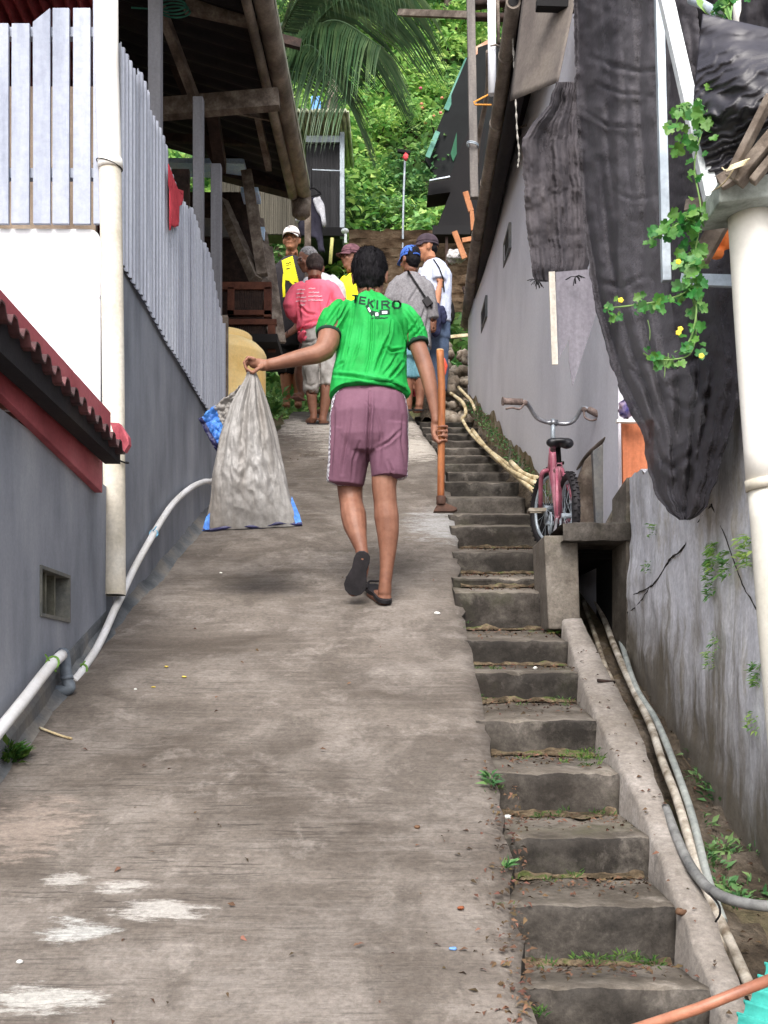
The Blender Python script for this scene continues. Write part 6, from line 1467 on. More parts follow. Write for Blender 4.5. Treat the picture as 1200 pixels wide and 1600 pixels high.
body_l = [
    [(577,640,.02,54,38),(577,600,.04,50,34),(580,560,.06,48,32),(581,520,.09,54,34),(580,488,.12,56,33),(579,466,.15,40,28),(578,452,.17,22,20)],   # torso
    [(578,462,.16,20,19),(577,446,.17,19.5,20),(577,430,.18,19,20),(577,415,.19,18,19)],                                                    # neck
    [(535,480,.10,20),(520,495,.06,18),(514,513,.03,17.3),(513,532,.01,17.6),(507,548,-.01,16.5),(494,556,-.02,14.5),(478,560,-.03,13.6),(452,567,-.04,11.4),(436,572,-.05,9.6),(422,575,-.055,8.8)],
    [(628,488,.10,20),(642,506,.07,16),(652,532,.05,13.8),(660,556,.03,13.2),(667,580,.01,12.8),(672,602,0,11.6),(677,628,-.01,9.6),(681,650,-.015,8),(682,662,-.02,7.8)],
    [(550,640,.02,34,36),(548,690,.05,29,30),(546,730,.08,24,25),(546,762,.09,20,21),(548,782,.07,18.5,19),(552,803,.04,20.5,21),(555,822,.01,18.5,19),(560,842,-.02,13.5,14),(565,860,-.04,10,11),(567,872,-.045,10.5,12)],
    [(604,640,.02,34,36),(604,690,.01,28,30),(602,730,0,22,24),(600,760,-.005,19.5,21),(602,785,0,18.2,20),(604,808,0,19.5,21),(606,832,0,17.5,19),(606,860,.0,13.6,15),(604,888,0,10.8,12),(602,910,0,10,12),(601,926,.01,11,13)],
    # feet
    [(567,872,-.05,10,11),(565,888,-.035,12,9),(560,903,-.02,14,8),(554,917,.0,14,7),(551,925,.01,10,6)],
    [(602,936,.0,11,12),(597,933,.05,12,11),(590,928,.11,14,10),(584,924,.17,13,8),(580,922,.21,9,6)],
]
hb, Rm, L_ = skinbody(hero, D0, body_l, (577,409,.20,-4,-6,1.0), 0.0048, M['skin'], smooth=4, extra=hero_hands)
hh = hair(hero, L_, Rm, 1.04, M['hair'], vox=.0045)
strands(hero, hh, M['hair'], 5200, .017, 3, L_)
# --- shirt with modelled folds
FOLDS = [([(577,455),(581,490),(580,530),(577,560),(571,588)],1.7,.0085),([(555,462),(551,500),(543,540),(534,578)],2.0,.007),([(606,528),(598,548),(592,562),(587,580)],2.4,.014),
         ([(598,541),(612,549),(629,546)],2.0,.010),([(608,592),(620,578),(629,566)],2.2,.011),([(522,586),(550,588),(585,594),(612,598),(637,612)],2.4,.011),([(571,451),(580,458),(586,472),(590,492)],1.6,.007),
         ([(533,460),(516,474),(504,496)],1.8,.008),([(541,464),(524,484),(508,508)],1.8,.008),([(546,472),(532,496),(519,516)],1.8,.008),([(526,508),(529,490),(536,470)],1.8,.005),
         ([(640,482),(653,500),(662,524)],1.8,.007),([(632,486),(646,506),(655,528)],1.8,.008),([(655,498),(646,512),(636,524)],1.7,.007),([(662,508),(652,520),(642,530)],1.7,.007),([(634,500),(637,530),(633,560)],2.0,.009),
         ([(566,500),(560,540),(548,575)],2.2,.005),([(612,500),(610,520),(603,540)],1.8,.006),([(620,555),(612,570),(600,585)],2.0,.007),([(545,545),(538,565),(524,575)],2.0,.006),([(590,500),(594,515),(592,530)],1.6,.004)]
def fold_fn(folds, backside=True):
    def fn(c, nn):
        x, y = px_of(c); off = np.zeros(len(c))
        for pts, w_, A in folds:
            A = A*1.25; w_ = w_*.85
            best = np.full(len(c), 1e9); ends = np.ones(len(c))
            tot = len(pts)-1
            for i in range(tot):
                ax, ay = pts[i]; bx, by = pts[i+1]; dx, dy = bx-ax, by-ay; l2 = dx*dx+dy*dy
                t = np.clip(((x-ax)*dx+(y-ay)*dy)/l2, 0, 1); dd_ = np.hypot(x-(ax+t*dx), y-(ay+t*dy)); up = dd_ < best
                best = np.where(up, dd_, best); ends = np.where(up, np.sin(np.pi*np.clip((i+t)/tot*0.84+0.08, 0, 1)), ends)
            off += ends*(-A*np.exp(-(best/w_)**2)+0.62*A*np.exp(-((best-2.1*w_)/(1.3*w_))**2))
        mask = np.clip(-nn[:, 1]*3, 0, 1)
        return c+nn*(off*mask)[:, None]
    return fn
M['greenshirt'] = mat('green_jersey', [S(10,128,50),S(20,146,62),S(34,160,76)], scale=7, rough=0.75, bump=0.1, bscale=220, dist=.001, fine=0.04, fscale=120)
shirt_l = [
    [(577,616,.03,64,42),(577,602,.04,61,40),(578,575,.05,57.5,37),(580,545,.07,55.5,36),(581,515,.09,57,37),(580,492,.12,60,36),(579,474,.14,52,33),(578,462,.155,38,28),(577,452,.17,26,23),(577,448,.175,22,21)],
    [(548,480,.12,24,26),(530,484,.10,25,26),(518,496,.065,23,25),(514,508,.045,20.5,22),(513,519,.03,18.5,20)],
    [(608,482,.12,24,26),(628,488,.10,24,26),(642,502,.075,21,23),(650,518,.06,18,20),(653,531,.05,16.4,18)],
]
def hem_fn(c, nn):
    """shirt-tail hem: corners hang lower than the middle, underside hollow"""
    x, y = px_of(c); k = np.clip((y-590)/26, 0, 1); u = (x-577)/62
    lift = k*(10*(1-np.clip(np.abs(u), 0, 1)**2)+np.where(u < 0, 0, 1.5)+1.6*np.sin(u*7))
    c = c.copy(); c[:, 2] += lift*K0
    return fold_fn(FOLDS)(c, nn)
hs_ = garment(hero, 'shirt', D0, shirt_l, M['greenshirt'], 0.0042, wrinkle=.006, sc=11, smooth=4, fn2=hem_fn, zs=.45)
# dark trim: collar and cuffs, and hem line
M['trim'] = mat('dark_green_trim', [S(18,44,34),S(26,56,44)], scale=40, bump=.1)
mb = MB()
def ring(mb, c, u, v, ru, rv, r, n=40, mod=None): 
    pts = [c+u*(ru*math.cos(2*math.pi*i/n))+v*(rv*math.sin(2*math.pi*i/n)) for i in range(n+1)]
    mb.tube(pts, r, 8, cap=False)
cu = h3(577,449.5,.172); mb2 = MB(); ring(mb2, cu, Vector((1,0,0)), Vector((0,.93,.30)), 24.5*K0, 23*K0, .0042); mb2.build('collar', M['trim'], parent=hero)
def cuff(a, b, r1, r2):
    t = (b-a).normalized(); u = Vector((0,1,0)).cross(t).normalized(); v = t.cross(u); m_ = MB(); m_.tube([b-t*.013, b-t*.009, b+t*.003, b+t*.005], [r1*K0*1.0, r1*K0*1.055, r1*K0*1.045, r1*K0*.97], 36, ry=[r2*K0*1.0, r2*K0*1.05, r2*K0*1.045, r2*K0*.97]); return m_.build('cuff', M['trim'], parent=hero)
cuff(h3(514,508,.045), h3(513,521,.03), 18.9, 20.3); cuff(h3(650,518,.06), h3(653.5,533,.05), 16.8, 18.3)
# lettering and emblem on the back, laid on the cloth by ray casting
def bvh_of(o):
    me = o.data; org = Vector(ORG[o.name]); return BVHTree.FromPolygons([Vector(v.co)+org for v in me.vertices], [tuple(p.vertices) for p in me.polygons])
def on_cloth(bvh, px, py, d0, off=.0022):
    p = P(px, py, d0-0.6); dr = p.normalized(); h = bvh.ray_cast(p, dr, 3.0)
    if h[0] is None: return P(px, py, d0-.12)
    return h[0]+h[1]*0-dr*off
def stroke(mb, bvh, d0, pts, w_, mi=0, off=.0022, step=1.2):
    """ribbon along pixel polyline of width w_ px on the cloth"""
    for i in range(len(pts)-1):
        a, b = np.array(pts[i], float), np.array(pts[i+1], float); l = np.hypot(*(b-a)); n = max(1, int(l/step)); t = (b-a)/max(l, 1e-6); nr = np.array([-t[1], t[0]])
        a2, b2 = a-t*w_*.5, b+t*w_*.5; rows = []
        for k in range(n+1):
            q = a2+(b2-a2)*k/n; rows.append([on_cloth(bvh, *(q+nr*w_*s_), d0, off) for s_ in (-.5, 0, .5)])
        vs_ = [v for r in rows for v in r]; mb.add(vs_, [(k*3+j, k*3+j+1, (k+1)*3+j+1, (k+1)*3+j) for k in range(n) for j in range(2)], mi, True)
bv = bvh_of(hs_)
def letter(ch, x, y, w_, h_, rot=0.0, skew=0.0):
    G_ = {'T': [[(0,0),(1,0)],[(.5,0),(.5,1)]], 'E': [[(1,0),(0,0),(0,1),(1,1)],[(0,.5),(.85,.5)]], 'K': [[(0,0),(0,1)],[(1,0),(.05,.55)],[(.3,.42),(1,1)]], 'I': [[(.5,0),(.5,1)]],
         'R': [[(0,1),(0,0),(.75,0),(1,.22),(.75,.5),(0,.5)],[(.5,.5),(1,1)]], 'O': [[(.25,0),(.75,0),(1,.3),(1,.7),(.75,1),(.25,1),(0,.7),(0,.3),(.25,0)]],
         '5': [[(1,0),(0,0),(0,.45),(.8,.45),(1,.6),(1,.85),(.8,1),(0,1)]], '1': [[(.5,0),(.5,1)]], '0': [[(0,0),(1,0),(1,1),(0,1),(0,0)]]}[ch]
    out = []
    for s_ in G_:
        q = []
        for (u, v) in s_:
            lx, ly = (u-.5)*w_+(v-.5)*skew, (v-.5)*h_; q.append((x+lx*math.cos(rot)-ly*math.sin(rot), y+lx*math.sin(rot)+ly*math.cos(rot)))
        out.append(q)
    return out
mb = MB()
for ch, x, y, w_, h_, ro in (('T',555,465.5,8,10,.10),('E',566.5,468,8,10,.14),('K',579.5,472.5,8,11,.14),('I',589.5,474.5,4,11,.05),('R',602.5,474.5,11,10.5,-.02),('O',619.5,474.5,12,10.5,.0)):
    for s_ in letter(ch, x, y+1.5, w_, h_, ro): stroke(mb, bv, D0, s_, 2.7)
mb.build('lettering', M['trim'], parent=hero)
mb = MB()
def blk(x0, y0, x1, y1, mi): stroke(mb, bv, D0, [(x0+(y1-y0)/2, (y0+y1)/2), (x1-(y1-y0)/2, (y0+y1)/2)], y1-y0, mi, off=.0022+.0006*mi)
stroke(mb, bv, D0, [(574,479),(577,485),(581,490)], 5.0, 0); stroke(mb, bv, D0, [(582,489),(590,491)], 7.5, 0); stroke(mb, bv, D0, [(597,488),(605,487.5)], 8.2, 0)
stroke(mb, bv, D0, [(576,482),(578,486)], 2.8, 1, off=.0030); stroke(mb, bv, D0, [(585,491.5),(588.5,491)], 5.0, 1, off=.0030); stroke(mb, bv, D0, [(599,488.2),(603,488)], 4.2, 1, off=.0030)
for k in range(9): stroke(mb, bv, D0, [(581+k*2.8, 497+.3*math.sin(k*3)), (582.6+k*2.8, 496.6+.5*math.cos(k*2))], 1.6, 0)
mb.build('emblem', [M['trim'], mat('white_print', [S(214,218,222)], fine=0, bump=0)], parent=hero)
# --- shorts
def checker_mat():
    m = bpy.data.materials.new('checker_stripe'); m.use_nodes = True; nt = m.node_tree; N = nt.nodes; L = nt.links; bs = N['Principled BSDF']
    ge = N.new('ShaderNodeNewGeometry'); ck = N.new('ShaderNodeTexChecker'); ck.inputs['Scale'].default_value = 90; ck.inputs[1].default_value = (*S(214,214,220), 1); ck.inputs[2].default_value = (*S(92,78,92), 1)
    mp = N.new('ShaderNodeMapping'); mp.inputs['Scale'].default_value = (1, 1, 1); L.new(ge.outputs['Position'], mp.inputs[0]); L.new(mp.outputs[0], ck.inputs[0]); L.new(ck.outputs[0], bs.inputs[0]); bs.inputs['Roughness'].default_value = .8; return m
M['mauve'] = mat('mauve_shorts', [S(98,66,82),S(112,78,94)], scale=4, rough=0.8, bump=0.12, bscale=180, dist=.001, fine=0.05, fscale=90)
SF = [([(578,612),(577,650),(575,690),(574,722)],2.2,.013),([(590,700),(608,690),(626,672)],2.2,.006),([(572,628),(580,636),(577,660)],1.6,.005),([(548,640),(542,690),(534,740)],3.0,.006),([(562,690),(552,720),(550,750)],2.2,.005),([(606,720),(612,735),(610,748)],2.4,.005),([(630,650),(628,690),(634,730)],2.4,.004),([(523,640),(520,690),(516,745)],2.6,.005),([(588,640),(596,680),(592,730)],3.0,.004)]
sh_l = [[(577,604,.045,50,31),(577,622,.035,59.5,39),(577,650,.02,62,45),(577,680,.02,61.5,43),(577,700,.03,56,36)],
        [(550,670,.03,35,40),(546,705,.045,33,35),(541,735,.06,31,32),(539,752,.065,29.5,30)],[(604,670,.02,34,40),(608,705,.01,31.5,35),(609,732,0,29.5,32),(609,746,0,28.5,31)]]
sho = garment(hero, 'shorts', D0, sh_l, M['mauve'], 0.0046, wrinkle=.004, sc=9, smooth=4, fn2=fold_fn(SF), zs=.5, seed=4)
sho.data.materials.append(checker_mat())
org = ORG[sho.name]
for p in sho.data.polygons:
    c = Vector(p.center)+Vector(org); x_ = CX+F*c.x/c.y; y_ = HZ-F*c.z/c.y
    cy_ = tab([(600,.03),(680,.03),(750,.065)], y_)
    if (x_ < 545 and abs(c.y-(D0+cy_-.012)) < .034 and y_ > 600) or (x_ > 610 and abs(c.y-(D0+tab([(600,.03),(680,.02),(750,0)], y_)+.0)) < .030): p.material_index = 1
# hem rings
tuck(hb, [hs_, sho], excl=[(h3(513,519,.03), .075), (h3(653,531,.05), .07), (h3(539,752,.065), .125), (h3(609,747,0), .125)])
# --- sandals
def sole(pts, th, nrm, m_=None, name='sandal'):
    mb = MB(); nrm = Vector(nrm).normalized()*th; n = len(pts)
    mb.add([p for p in pts]+[p+nrm for p in pts], [tuple(range(n)), tuple(range(2*n-1, n-1, -1))]+[(i, i+n, (i+1)%n+n, (i+1)%n) for i in range(n)])
    return mb.build(name, m_ or M['rubber'], parent=hero, bevel=.002)
def sole_outline(a, b, w1, w2, side):
    """a heel, b toe world points; side unit vector; widths (m)"""
    t = b-a; out = []
    prof_ = [(-.03,.0),(.0,.55),(.06,.85),(.18,.92),(.40,.78),(.62,.98),(.80,1.0),(.93,.72),(1.0,.30)]
    Lf = [a+t*s_-side*(lerp(w1, w2, s_)*w_) for s_, w_ in prof_]; Rt = [a+t*s_+side*(lerp(w1, w2, s_)*w_) for s_, w_ in reversed(prof_[1:])]; return Lf+Rt
a_, b_ = h3(569,867,-.085), h3(551,931,-.028); t_ = (b_-a_).normalized(); side = Vector((1,0,0)); side = (side-t_*side.dot(t_)).normalized()
nr = side.cross(t_); nr = nr if nr.y > 0 else -nr
sole(sole_outline(a_, b_, .036, .053, side), .017, nr)
mb = MB(); mb.tube(curve([b_+(a_-b_)*.35-side*.045+nr*.015, b_+(a_-b_)*.3-side*.03+nr*.055, b_+(a_-b_)*.22+nr*.06, b_+(a_-b_)*.3+side*.03+nr*.055, b_+(a_-b_)*.35+side*.045+nr*.015], 4), .005, 8); mb.build('sandal_strap', M['rubber'], parent=hero)
a_, b_ = h3(603,945.5,-.035), h3(579,938,.235); b_.z = g(b_.y)+.012; a_.z = g(a_.y)+.010; t_ = (b_-a_).normalized(); side = t_.cross(Vector((0,0,1))).normalized()
sole(sole_outline(a_, b_, .036, .05, side), .018, side.cross(t_) if side.cross(t_).z > 0 else -side.cross(t_))
mb = MB(); q0 = a_+(b_-a_)*.62; mb.tube(curve([q0-side*.045+Vector((0,0,.02)), q0-side*.035+Vector((0,.02,.055)), q0+Vector((0,.05,.06)), q0+side*.035+Vector((0,.02,.055)), q0+side*.045+Vector((0,0,.02))], 4), .005, 8); mb.build('sandal_strap', M['rubber'], parent=hero)

# ---------------------------------------------------------------- the hoe
hoe = empty('hoe', h3(690,803,-.06), 'long handled wooden hoe carried blade down in the right hand', 'hoe')
mb = MB(); mb.tube(curve([h3(686.5,555,-.068), h3(689,620,-.068), h3(688.5,690,-.068), h3(687.5,790,-.068)], 6), [.0165-.00005*i for i in range(19)], 16); mb.build('handle', mat('varnished_handle', [S(118,66,34),S(150,92,52),S(176,124,84)], scale=9, detail=8, stretch=(2,2,.25), rough=0.5, bump=0.15, fine=.1), parent=hoe)
mb = MB(); mb.tube([h3(686.5,554.6,-.068), h3(686.5,553.2,-.068)], .0155, 16); mb.build('cut_end', mat('pale_cut', [S(214,178,130)]), parent=hoe)
mb = MB(); bl = [(676,803),(679,797),(683,791),(686,784),(692,784),(695,790),(712,797),(713,800),(706,803)]
vs_ = [h3(x, y, -.075) for x, y in bl]+[h3(x, y+1.5, -.052) for x, y in bl]; n = len(bl); mb.add(vs_, [tuple(range(n)), tuple(range(2*n-1, n-1, -1))]+[(i, i+n, (i+1)%n+n, (i+1)%n) for i in range(n)]); mb.tube([h3(688,779,-.066), h3(688,792,-.066)], .021, 14)
mb.build('blade', mat('rusty_iron', [S(62,44,38),S(92,66,54)], scale=14, rough=.7, metal=.3, bump=.3), parent=hoe, bevel=.0015)

# ---------------------------------------------------------------- the sack
sk_ = empty('sack', h3(396,830,-.06), 'dirty translucent grey sack with blue striped ends held in left hand', 'sack')
M['sack'] = mat('dirty_woven_plastic', [S(96,90,83),S(110,105,100),S(122,119,116),S(146,144,142)], scale=3.6, detail=9, stretch=(2.4,1,.4), rough=0.55, bump=0.3, bscale=34, dist=.007, fine=.12, fscale=45, spec=.5, pos=[.28,.42,.56,.72])
SL_ = [(588,388),(600,384),(640,362),(690,345),(740,336),(790,330),(815,327),(832,322)]; SR_ = [(588,403),(600,408),(640,421),(690,435),(740,446),(790,460),(812,468),(822,474)]
mb = MB(); NU, NV = 230, 170
def sack(u, v):
    y = lerp(588, 829, v); a = tab(SL_, y); b = tab(SR_, y-6*v); cx_, hw_ = (a+b)/2, (b-a)/2; th = 2*math.pi*u; c_, s_ = math.cos(th), math.sin(th)
    dep = hw_*lerp(1.0, .42, v**.5)*(1-.80*(max(0, v-.55)/.45)**2.5)
    # pleats radiating from the fist, fading downward; bulges of the contents below
    pl = 1+(.16*math.sin(th*9+1.2*math.sin(v*5))+.09*math.sin(th*17+2))*(1-v)**.9*min(1, v*6+.2)
    bl_ = .10*fbm((c_*1.3, s_*1.3, v*3.0), 1.2, 3)*min(1, v*2)+.035*(1-abs(fbm((c_*2.2+4, s_*2, v*3), 1.4, 3))*3)*min(1, v*1.6)+.010*(1-abs(fbm((c_*5+4, s_*5, v*6+3), 1.4, 3))*3)
    yy = y+(5*(u if u < .5 else 1-u)*0)+(-7*(x_n := c_)*0)
    p = h3(cx_+hw_*c_*(1+.02*math.sin(v*22)*(v)), yy-4*c_*v, -.06+K0*dep*s_*(pl+bl_*1.6))
    q = Vector((K0*hw_*c_*(pl-1)*.4, 0, 0)); return tuple(p+q)
mb.grid(sack, NU, NV); mb.build('sack_body', M['sack'], parent=sk_)
M['sackblue'] = mat('blue_stripe', [S(36,74,140),S(62,112,184),S(84,140,206)], scale=12, detail=7, rough=0.4, bump=0.5, bscale=30, fine=.15)
M['sacknavy'] = mat('navy_stripe', [S(30,30,62),S(44,44,84)], scale=12, rough=0.45, bump=0.3)
mb = MB()
def bhem(u, v):
    x = lerp(321, 474, u); y = lerp(831.5, 822, u)+1.5*math.sin(u*14); k = [(-.012, -3.5), (-.016, 0), (-.004, 2.2), (.012, 0), (.012, -3.5)]; i = min(int(v*4), 3); t = v*4-i
    return tuple(h3(x, y+lerp(k[i][1], k[i+1][1], t), -.066+lerp(k[i][0], k[i+1][0], t)+.006*math.sin(u*23)))
mb.grid(bhem, 60, 8); mb.build('bottom_hem', M['sacknavy'], parent=sk_)
mb = MB()
for tri in ([(320,833),(326,812),(332,805),(331,831)],[(474,823),(470,808),(458,780),(456,796),(464,822)]):
    a = [h3(x, y, -.078) for x, y in tri]; b = [v+Vector((0,.018,0)) for v in a]; n = len(a); mb.add(a+b, [tuple(range(n)), tuple(range(2*n-1, n-1, -1))]+[(i, i+n, (i+1)%n+n, (i+1)%n) for i in range(n)])
mb.build('corner_patch', M['sackblue'], parent=sk_)
# the open mouth folded over to the left: grey part and blue end
def flap(pts4, nu, nv, name, m_, amp):
    mb = MB(); A_, B_, C_, D_ = pts4
    def fn(u, v):
        x = lerp(lerp(A_[0], B_[0], u), lerp(D_[0], C_[0], u), v); y = lerp(lerp(A_[1], B_[1], u), lerp(D_[1], C_[1], u), v)
        w_ = amp*(fbm((x*.05, y*.05, 1), 1, 3)+.5*fbm((x*.15, y*.12, 4), 1, 2)); return tuple(h3(x, y, .0+w_+.012*math.sin(v*math.pi*2.2)))
    mb.grid(fn, nu, nv); return mb.build(name, m_, parent=sk_, solid=.008)
flap(((333,636),(396,588),(404,640),(362,690)), 40, 40, 'folded_mouth', M['sack'], .028)
flap(((315,652),(335,634),(364,690),(348,706)), 24, 40, 'blue_end', M['sackblue'], .016)
flap(((310,655),(316,651),(349,706),(342,711)), 8, 40, 'navy_edge', M['sacknavy'], .015)

# ---------------------------------------------------------------- the group further up
def cap(root, L_, Rm, k, crown_m, brim_m=None, back=False, white_front=None):
    mb = MB(); n, m_ = 24, 9; vs_ = []; fs = []
    for i in range(m_+1):
        th = (math.pi/2)*i/m_
        for j in range(n):
            a = 2*math.pi*j/n; vs_.append(L_(.083*math.sin(th)**.8*math.cos(a), -.004+.102*math.sin(th)**.8*math.sin(a), .040+.088*math.cos(th)))
    for i in range(m_):
        for j in range(n): fs.append((i*n+j, (i+1)*n+j, (i+1)*n+(j+1)%n, i*n+(j+1)%n))
    mis = [1 if (white_front and math.sin(2*math.pi*((f[0] % n)+.5)/n) > .25) else 0 for f in fs]
    for f, mi in zip(fs, mis): pass
    o_ = len(mb.v); mb.add(vs_, fs, 0, True); mb.mi[-len(fs):] = mis
    vs2 = [L_(.083*math.cos(2*math.pi*j/n), -.004+.102*math.sin(2*math.pi*j/n), .040) for j in range(n)]+[L_(.0835*math.cos(2*math.pi*j/n), -.004+.1025*math.sin(2*math.pi*j/n), .022) for j in range(n)]
    mb.add(vs2, [(j, n+j, n+(j+1)%n, (j+1)%n) for j in range(n) if not (back and 14 <= j <= 21)], 0, True)
    if back: mb.tube([L_(.06*math.cos(a), -.004-.104*abs(math.sin(a))-.002, .022) for a in [math.pi*(1.15+.7*i/8) for i in range(9)]], .006*k, 6)
    mb.ell(L_(0, -.004, .130), .008*k, .008*k, .005*k, n=8, m=4)
    o1 = mb.build('cap', [crown_m, white_front or crown_m], parent=root, solid=.003)
    mb = MB(); N_ = 14
    vs3 = []
    for s_ in (0, 1):
        for i in range(N_+1):
            a = math.pi*(.13+.74*i/N_); rx, ry = (.082, .100) if s_ == 0 else (.080, .165); vs3.append(L_(rx*math.cos(a), -.004+ry*math.sin(a), .028-.016*s_*(1)-.012*s_*abs(math.cos(a))))
    mb.add(vs3, [(i, i+1, N_+1+i+1, N_+1+i) for i in range(N_)], 0, True); b_ = mb.build('cap_brim', brim_m or crown_m, parent=root, solid=.004)
    return o1
def legs_(kx, hip, knee, ank, toe, r=(.085,.062,.055,.042,.04)):
    pass

# -- pink shirt man
dp = 10.9
pk_ = empty('person', (P(500,660,dp).x, dp, g(dp)), 'man in pink long sleeved polo and light grey shorts seen from behind', 'person')
b_l = [[(497,530,.0,26,20),(495,500,.02,25,19),(493,465,.04,29,20),(492,447,.05,26,18),(492,438,.06,12,12)],[(491,442,.06,11,11),(491,420,.08,10.5,11)],
       [(466,450,.02,11),(457,468,0,9.5),(452,484,-.02,8.5),(462,492,.10,7.5),(476,492,.22,6.5),(482,490,.26,6.5)],[(520,450,.02,11),(530,470,0,9),(532,490,.05,8),(526,500,.15,6)],
       [(487,535,.0,14,14),(486,570,0,12,12),(486,600,.0,9.5,10),(487,618,-.01,8.6,9),(488,632,0,7.5,8),(490,648,0,5.6,6),(490,655,0,6,7)],[(508,535,.0,14,14),(510,570,0,12,12),(511,598,.0,9.5,10),(510,615,-.01,8.8,9),(508,632,0,7.8,8),(505,650,0,6,6.5),(504,658,0,6.4,7)],
       [(488,657,0,6,7),(484,655,.08,6.5,6),(480,653,.15,5.5,5)],[(504,661,0,6.5,7),(507,659,.08,6.8,6),(509,657,.15,5.5,5)]]
o = None; o, Rm, L_ = skinbody(pk_, dp, b_l, (491,414,.10,6,-8,1.05), .009, M['skin'], smooth=3)
hair(pk_, L_, Rm, 1.05, mat('short_dark_hair', [S(40,32,32),S(58,48,46)], scale=60, bump=.4, bscale=200, dist=.002), vox=.008, full=False)
M['pink'] = mat('pink_cotton', [S(232,96,120),S(244,116,138)], scale=5, rough=.85, bump=.1, bscale=120, dist=.001, fine=.04)
PF = [([(465,475),(480,490),(495,492)],2,.012),([(467,535),(480,520),(497,508)],2.4,.016),([(500,450),(498,490),(490,515)],2.2,.010),([(470,450),(466,470),(470,500)],2,.012),([(520,455),(512,480),(515,510)],2,.010),([(466,525),(476,505),(500,500)],2,.010),([(475,545),(480,530),(490,520)],2,.012)]
ps = garment(pk_, 'polo_shirt', dp, [[(493,518,.0,30,23),(494,500,.01,31,22),(494,480,.02,32,22),(493,462,.04,33,22),(492,448,.05,28,20),(491,440,.06,15,15),(491,436,.06,12,13)],[(478,524,.0,14,20),(475,534,.0,10,15)],
     [(476,450,.03,14),(465,455,.02,13.5),(457,466,0,11.5),(453,478,-.02,10.5),(456,487,.03,9.8),(464,491,.12,9),(472,491,.18,8.5)],[(508,450,.03,14),(520,455,.02,13.5),(528,470,0,12),(532,485,.04,11)]], M['pink'], .0085, wrinkle=.010, sc=7, smooth=3, fn2=fold_fn(PF))
bp_ = bvh_of(ps); mb = MB(); ring(mb, P(491,437,dp)+Vector((0,.06,0)), Vector((1,0,0)), Vector((0,.95,.25)), .078, .075, .012, 24); mb.build('collar', M['pink'], parent=pk_)
mb = MB()
for r_i, (x0, x1, y) in enumerate(((465,476,453),(483,492,451),(464,475,459),(483,501,457),(464,478,465),(482,503,463),(463,480,471),(482,504,469),(468,476,477))):
    x = x0
    while x < x1-2.5:
        l = rnd.uniform(2.5, 6); stroke(mb, bp_, dp, [(x, y+rnd.uniform(-.4,.4)+.02*(x-485)), (min(x+l, x1), y-.5+rnd.uniform(-.4,.4)+.02*(x-485))], 1.5, 0, off=.006, step=1.0); x += l+1.0
mb.build('back_print', mat('white_text_print', [S(232,190,200)], fine=0, bump=0), parent=pk_)
garment(pk_, 'shorts', dp, [[(497,512,.0,27,21),(498,530,.0,27,22),(498,550,.0,26,20)],[(487,545,0,15,16),(486,580,0,14,15),(486,612,0,12.5,13)],[(509,545,0,15,16),(511,575,0,13.5,15),(512,602,0,12.5,13)]], mat('light_grey_cloth', [S(132,128,124),S(164,160,156),S(186,184,180)], scale=5, rough=.85, bump=.15, fine=.06), .009, wrinkle=.016, sc=8, smooth=3, fn2=fold_fn([([(474,535),(486,534),(496,530)],2,.012),([(498,540),(499,575),(499,600)],2.2,.02),([(478,600),(486,604),(494,600)],2,.008)]))
for x, dy in ((489,0),(506,0)):
    mb = MB(); mb.bar(P(x-1,664.5,dp)+Vector((0,-.03,0)), P(x-1,664.5,dp)+Vector((0,.24,.082)), .10, .02); mb.build('sandal', M['rubber'], parent=pk_, bevel=.004)

# -- grey haired man in front of him
dg_ = 11.6
gm = empty('person', (P(480,640,dg_).x, dg_, g(dg_)), 'grey haired man in white shirt half hidden by the pink shirted man', 'person')
b_l = [[(500,530,.0,26,18),(500,470,.02,28,19),(498,440,.03,24,17),(490,428,.03,12,12)],[(489,434,.03,10,10),(482,414,.0,9.5,10)],
       [(480,445,0,9),(470,480,-.02,8),(470,505,-.03,7),(462,516,-.04,5.6),(452,524,-.06,4.6),(447,528,-.07,4.4)],[(520,445,0,9),(530,475,0,8),(528,505,0,6)],
       [(484,530,0,13,13),(474,560,-.02,11,11),(468,585,-.02,8.5,9),(470,600,0,7.6,8),(471,612,0,5.4,6),(470,618,0,5.6,6)],[(508,530,0,13,13),(508,575,0,11,11),(508,605,0,8,8),(506,635,0,6,6),(505,642,0,6,6)],
       [(470,620,0,5.5,5),(466,621,-.07,6,4.5),(463,623,-.12,5,4)],[(505,645,0,6,5),(500,646,-.08,6,4.5)]]
def gm_hand(mb):
    w_ = P(447,528,dg_)+Vector((0,-.07,0)); mb.ell(P(444,530,dg_)+Vector((0,-.07,0)), .030, .022, .022, n=12, m=8)
    for i in range(4): fingers(mb, [[P(443,529+i*1.2,dg_)+Vector((0,-.07+.008*i,0)), P(439.5,531+i*1.5,dg_)+Vector((0,-.08+.01*i,0)), P(437+i*.6,535+i*.7,dg_)+Vector((0,-.08+.01*i,0))]], .0095)
    fingers(mb, [[P(446,528,dg_)+Vector((0,-.09,0)), P(442,526,dg_)+Vector((0,-.10,0)), P(439,527,dg_)+Vector((0,-.11,0))]], .010)
o = None; o, Rm, L_ = skinbody(gm, dg_, b_l, (481,407,-.0,118,-14,1.06), .009, M['skin'], smooth=3, extra=gm_hand)
hair(gm, L_, Rm, 1.06, M['hairgrey'], vox=.009, full=False); face_marks(gm, Rm, L_, 1.06, M['hairgrey'])
garment(gm, 'shirt', dg_, [[(500,520,.0,29,21),(500,470,.02,31,21),(499,446,.03,29,20),(492,432,.03,15,15)],[(515,438,.02,13),(527,450,.0,12),(531,470,0,11)],[(486,440,.02,12),(474,460,.0,11)]], _mats['white_cloth'], .010, wrinkle=.012, sc=7)
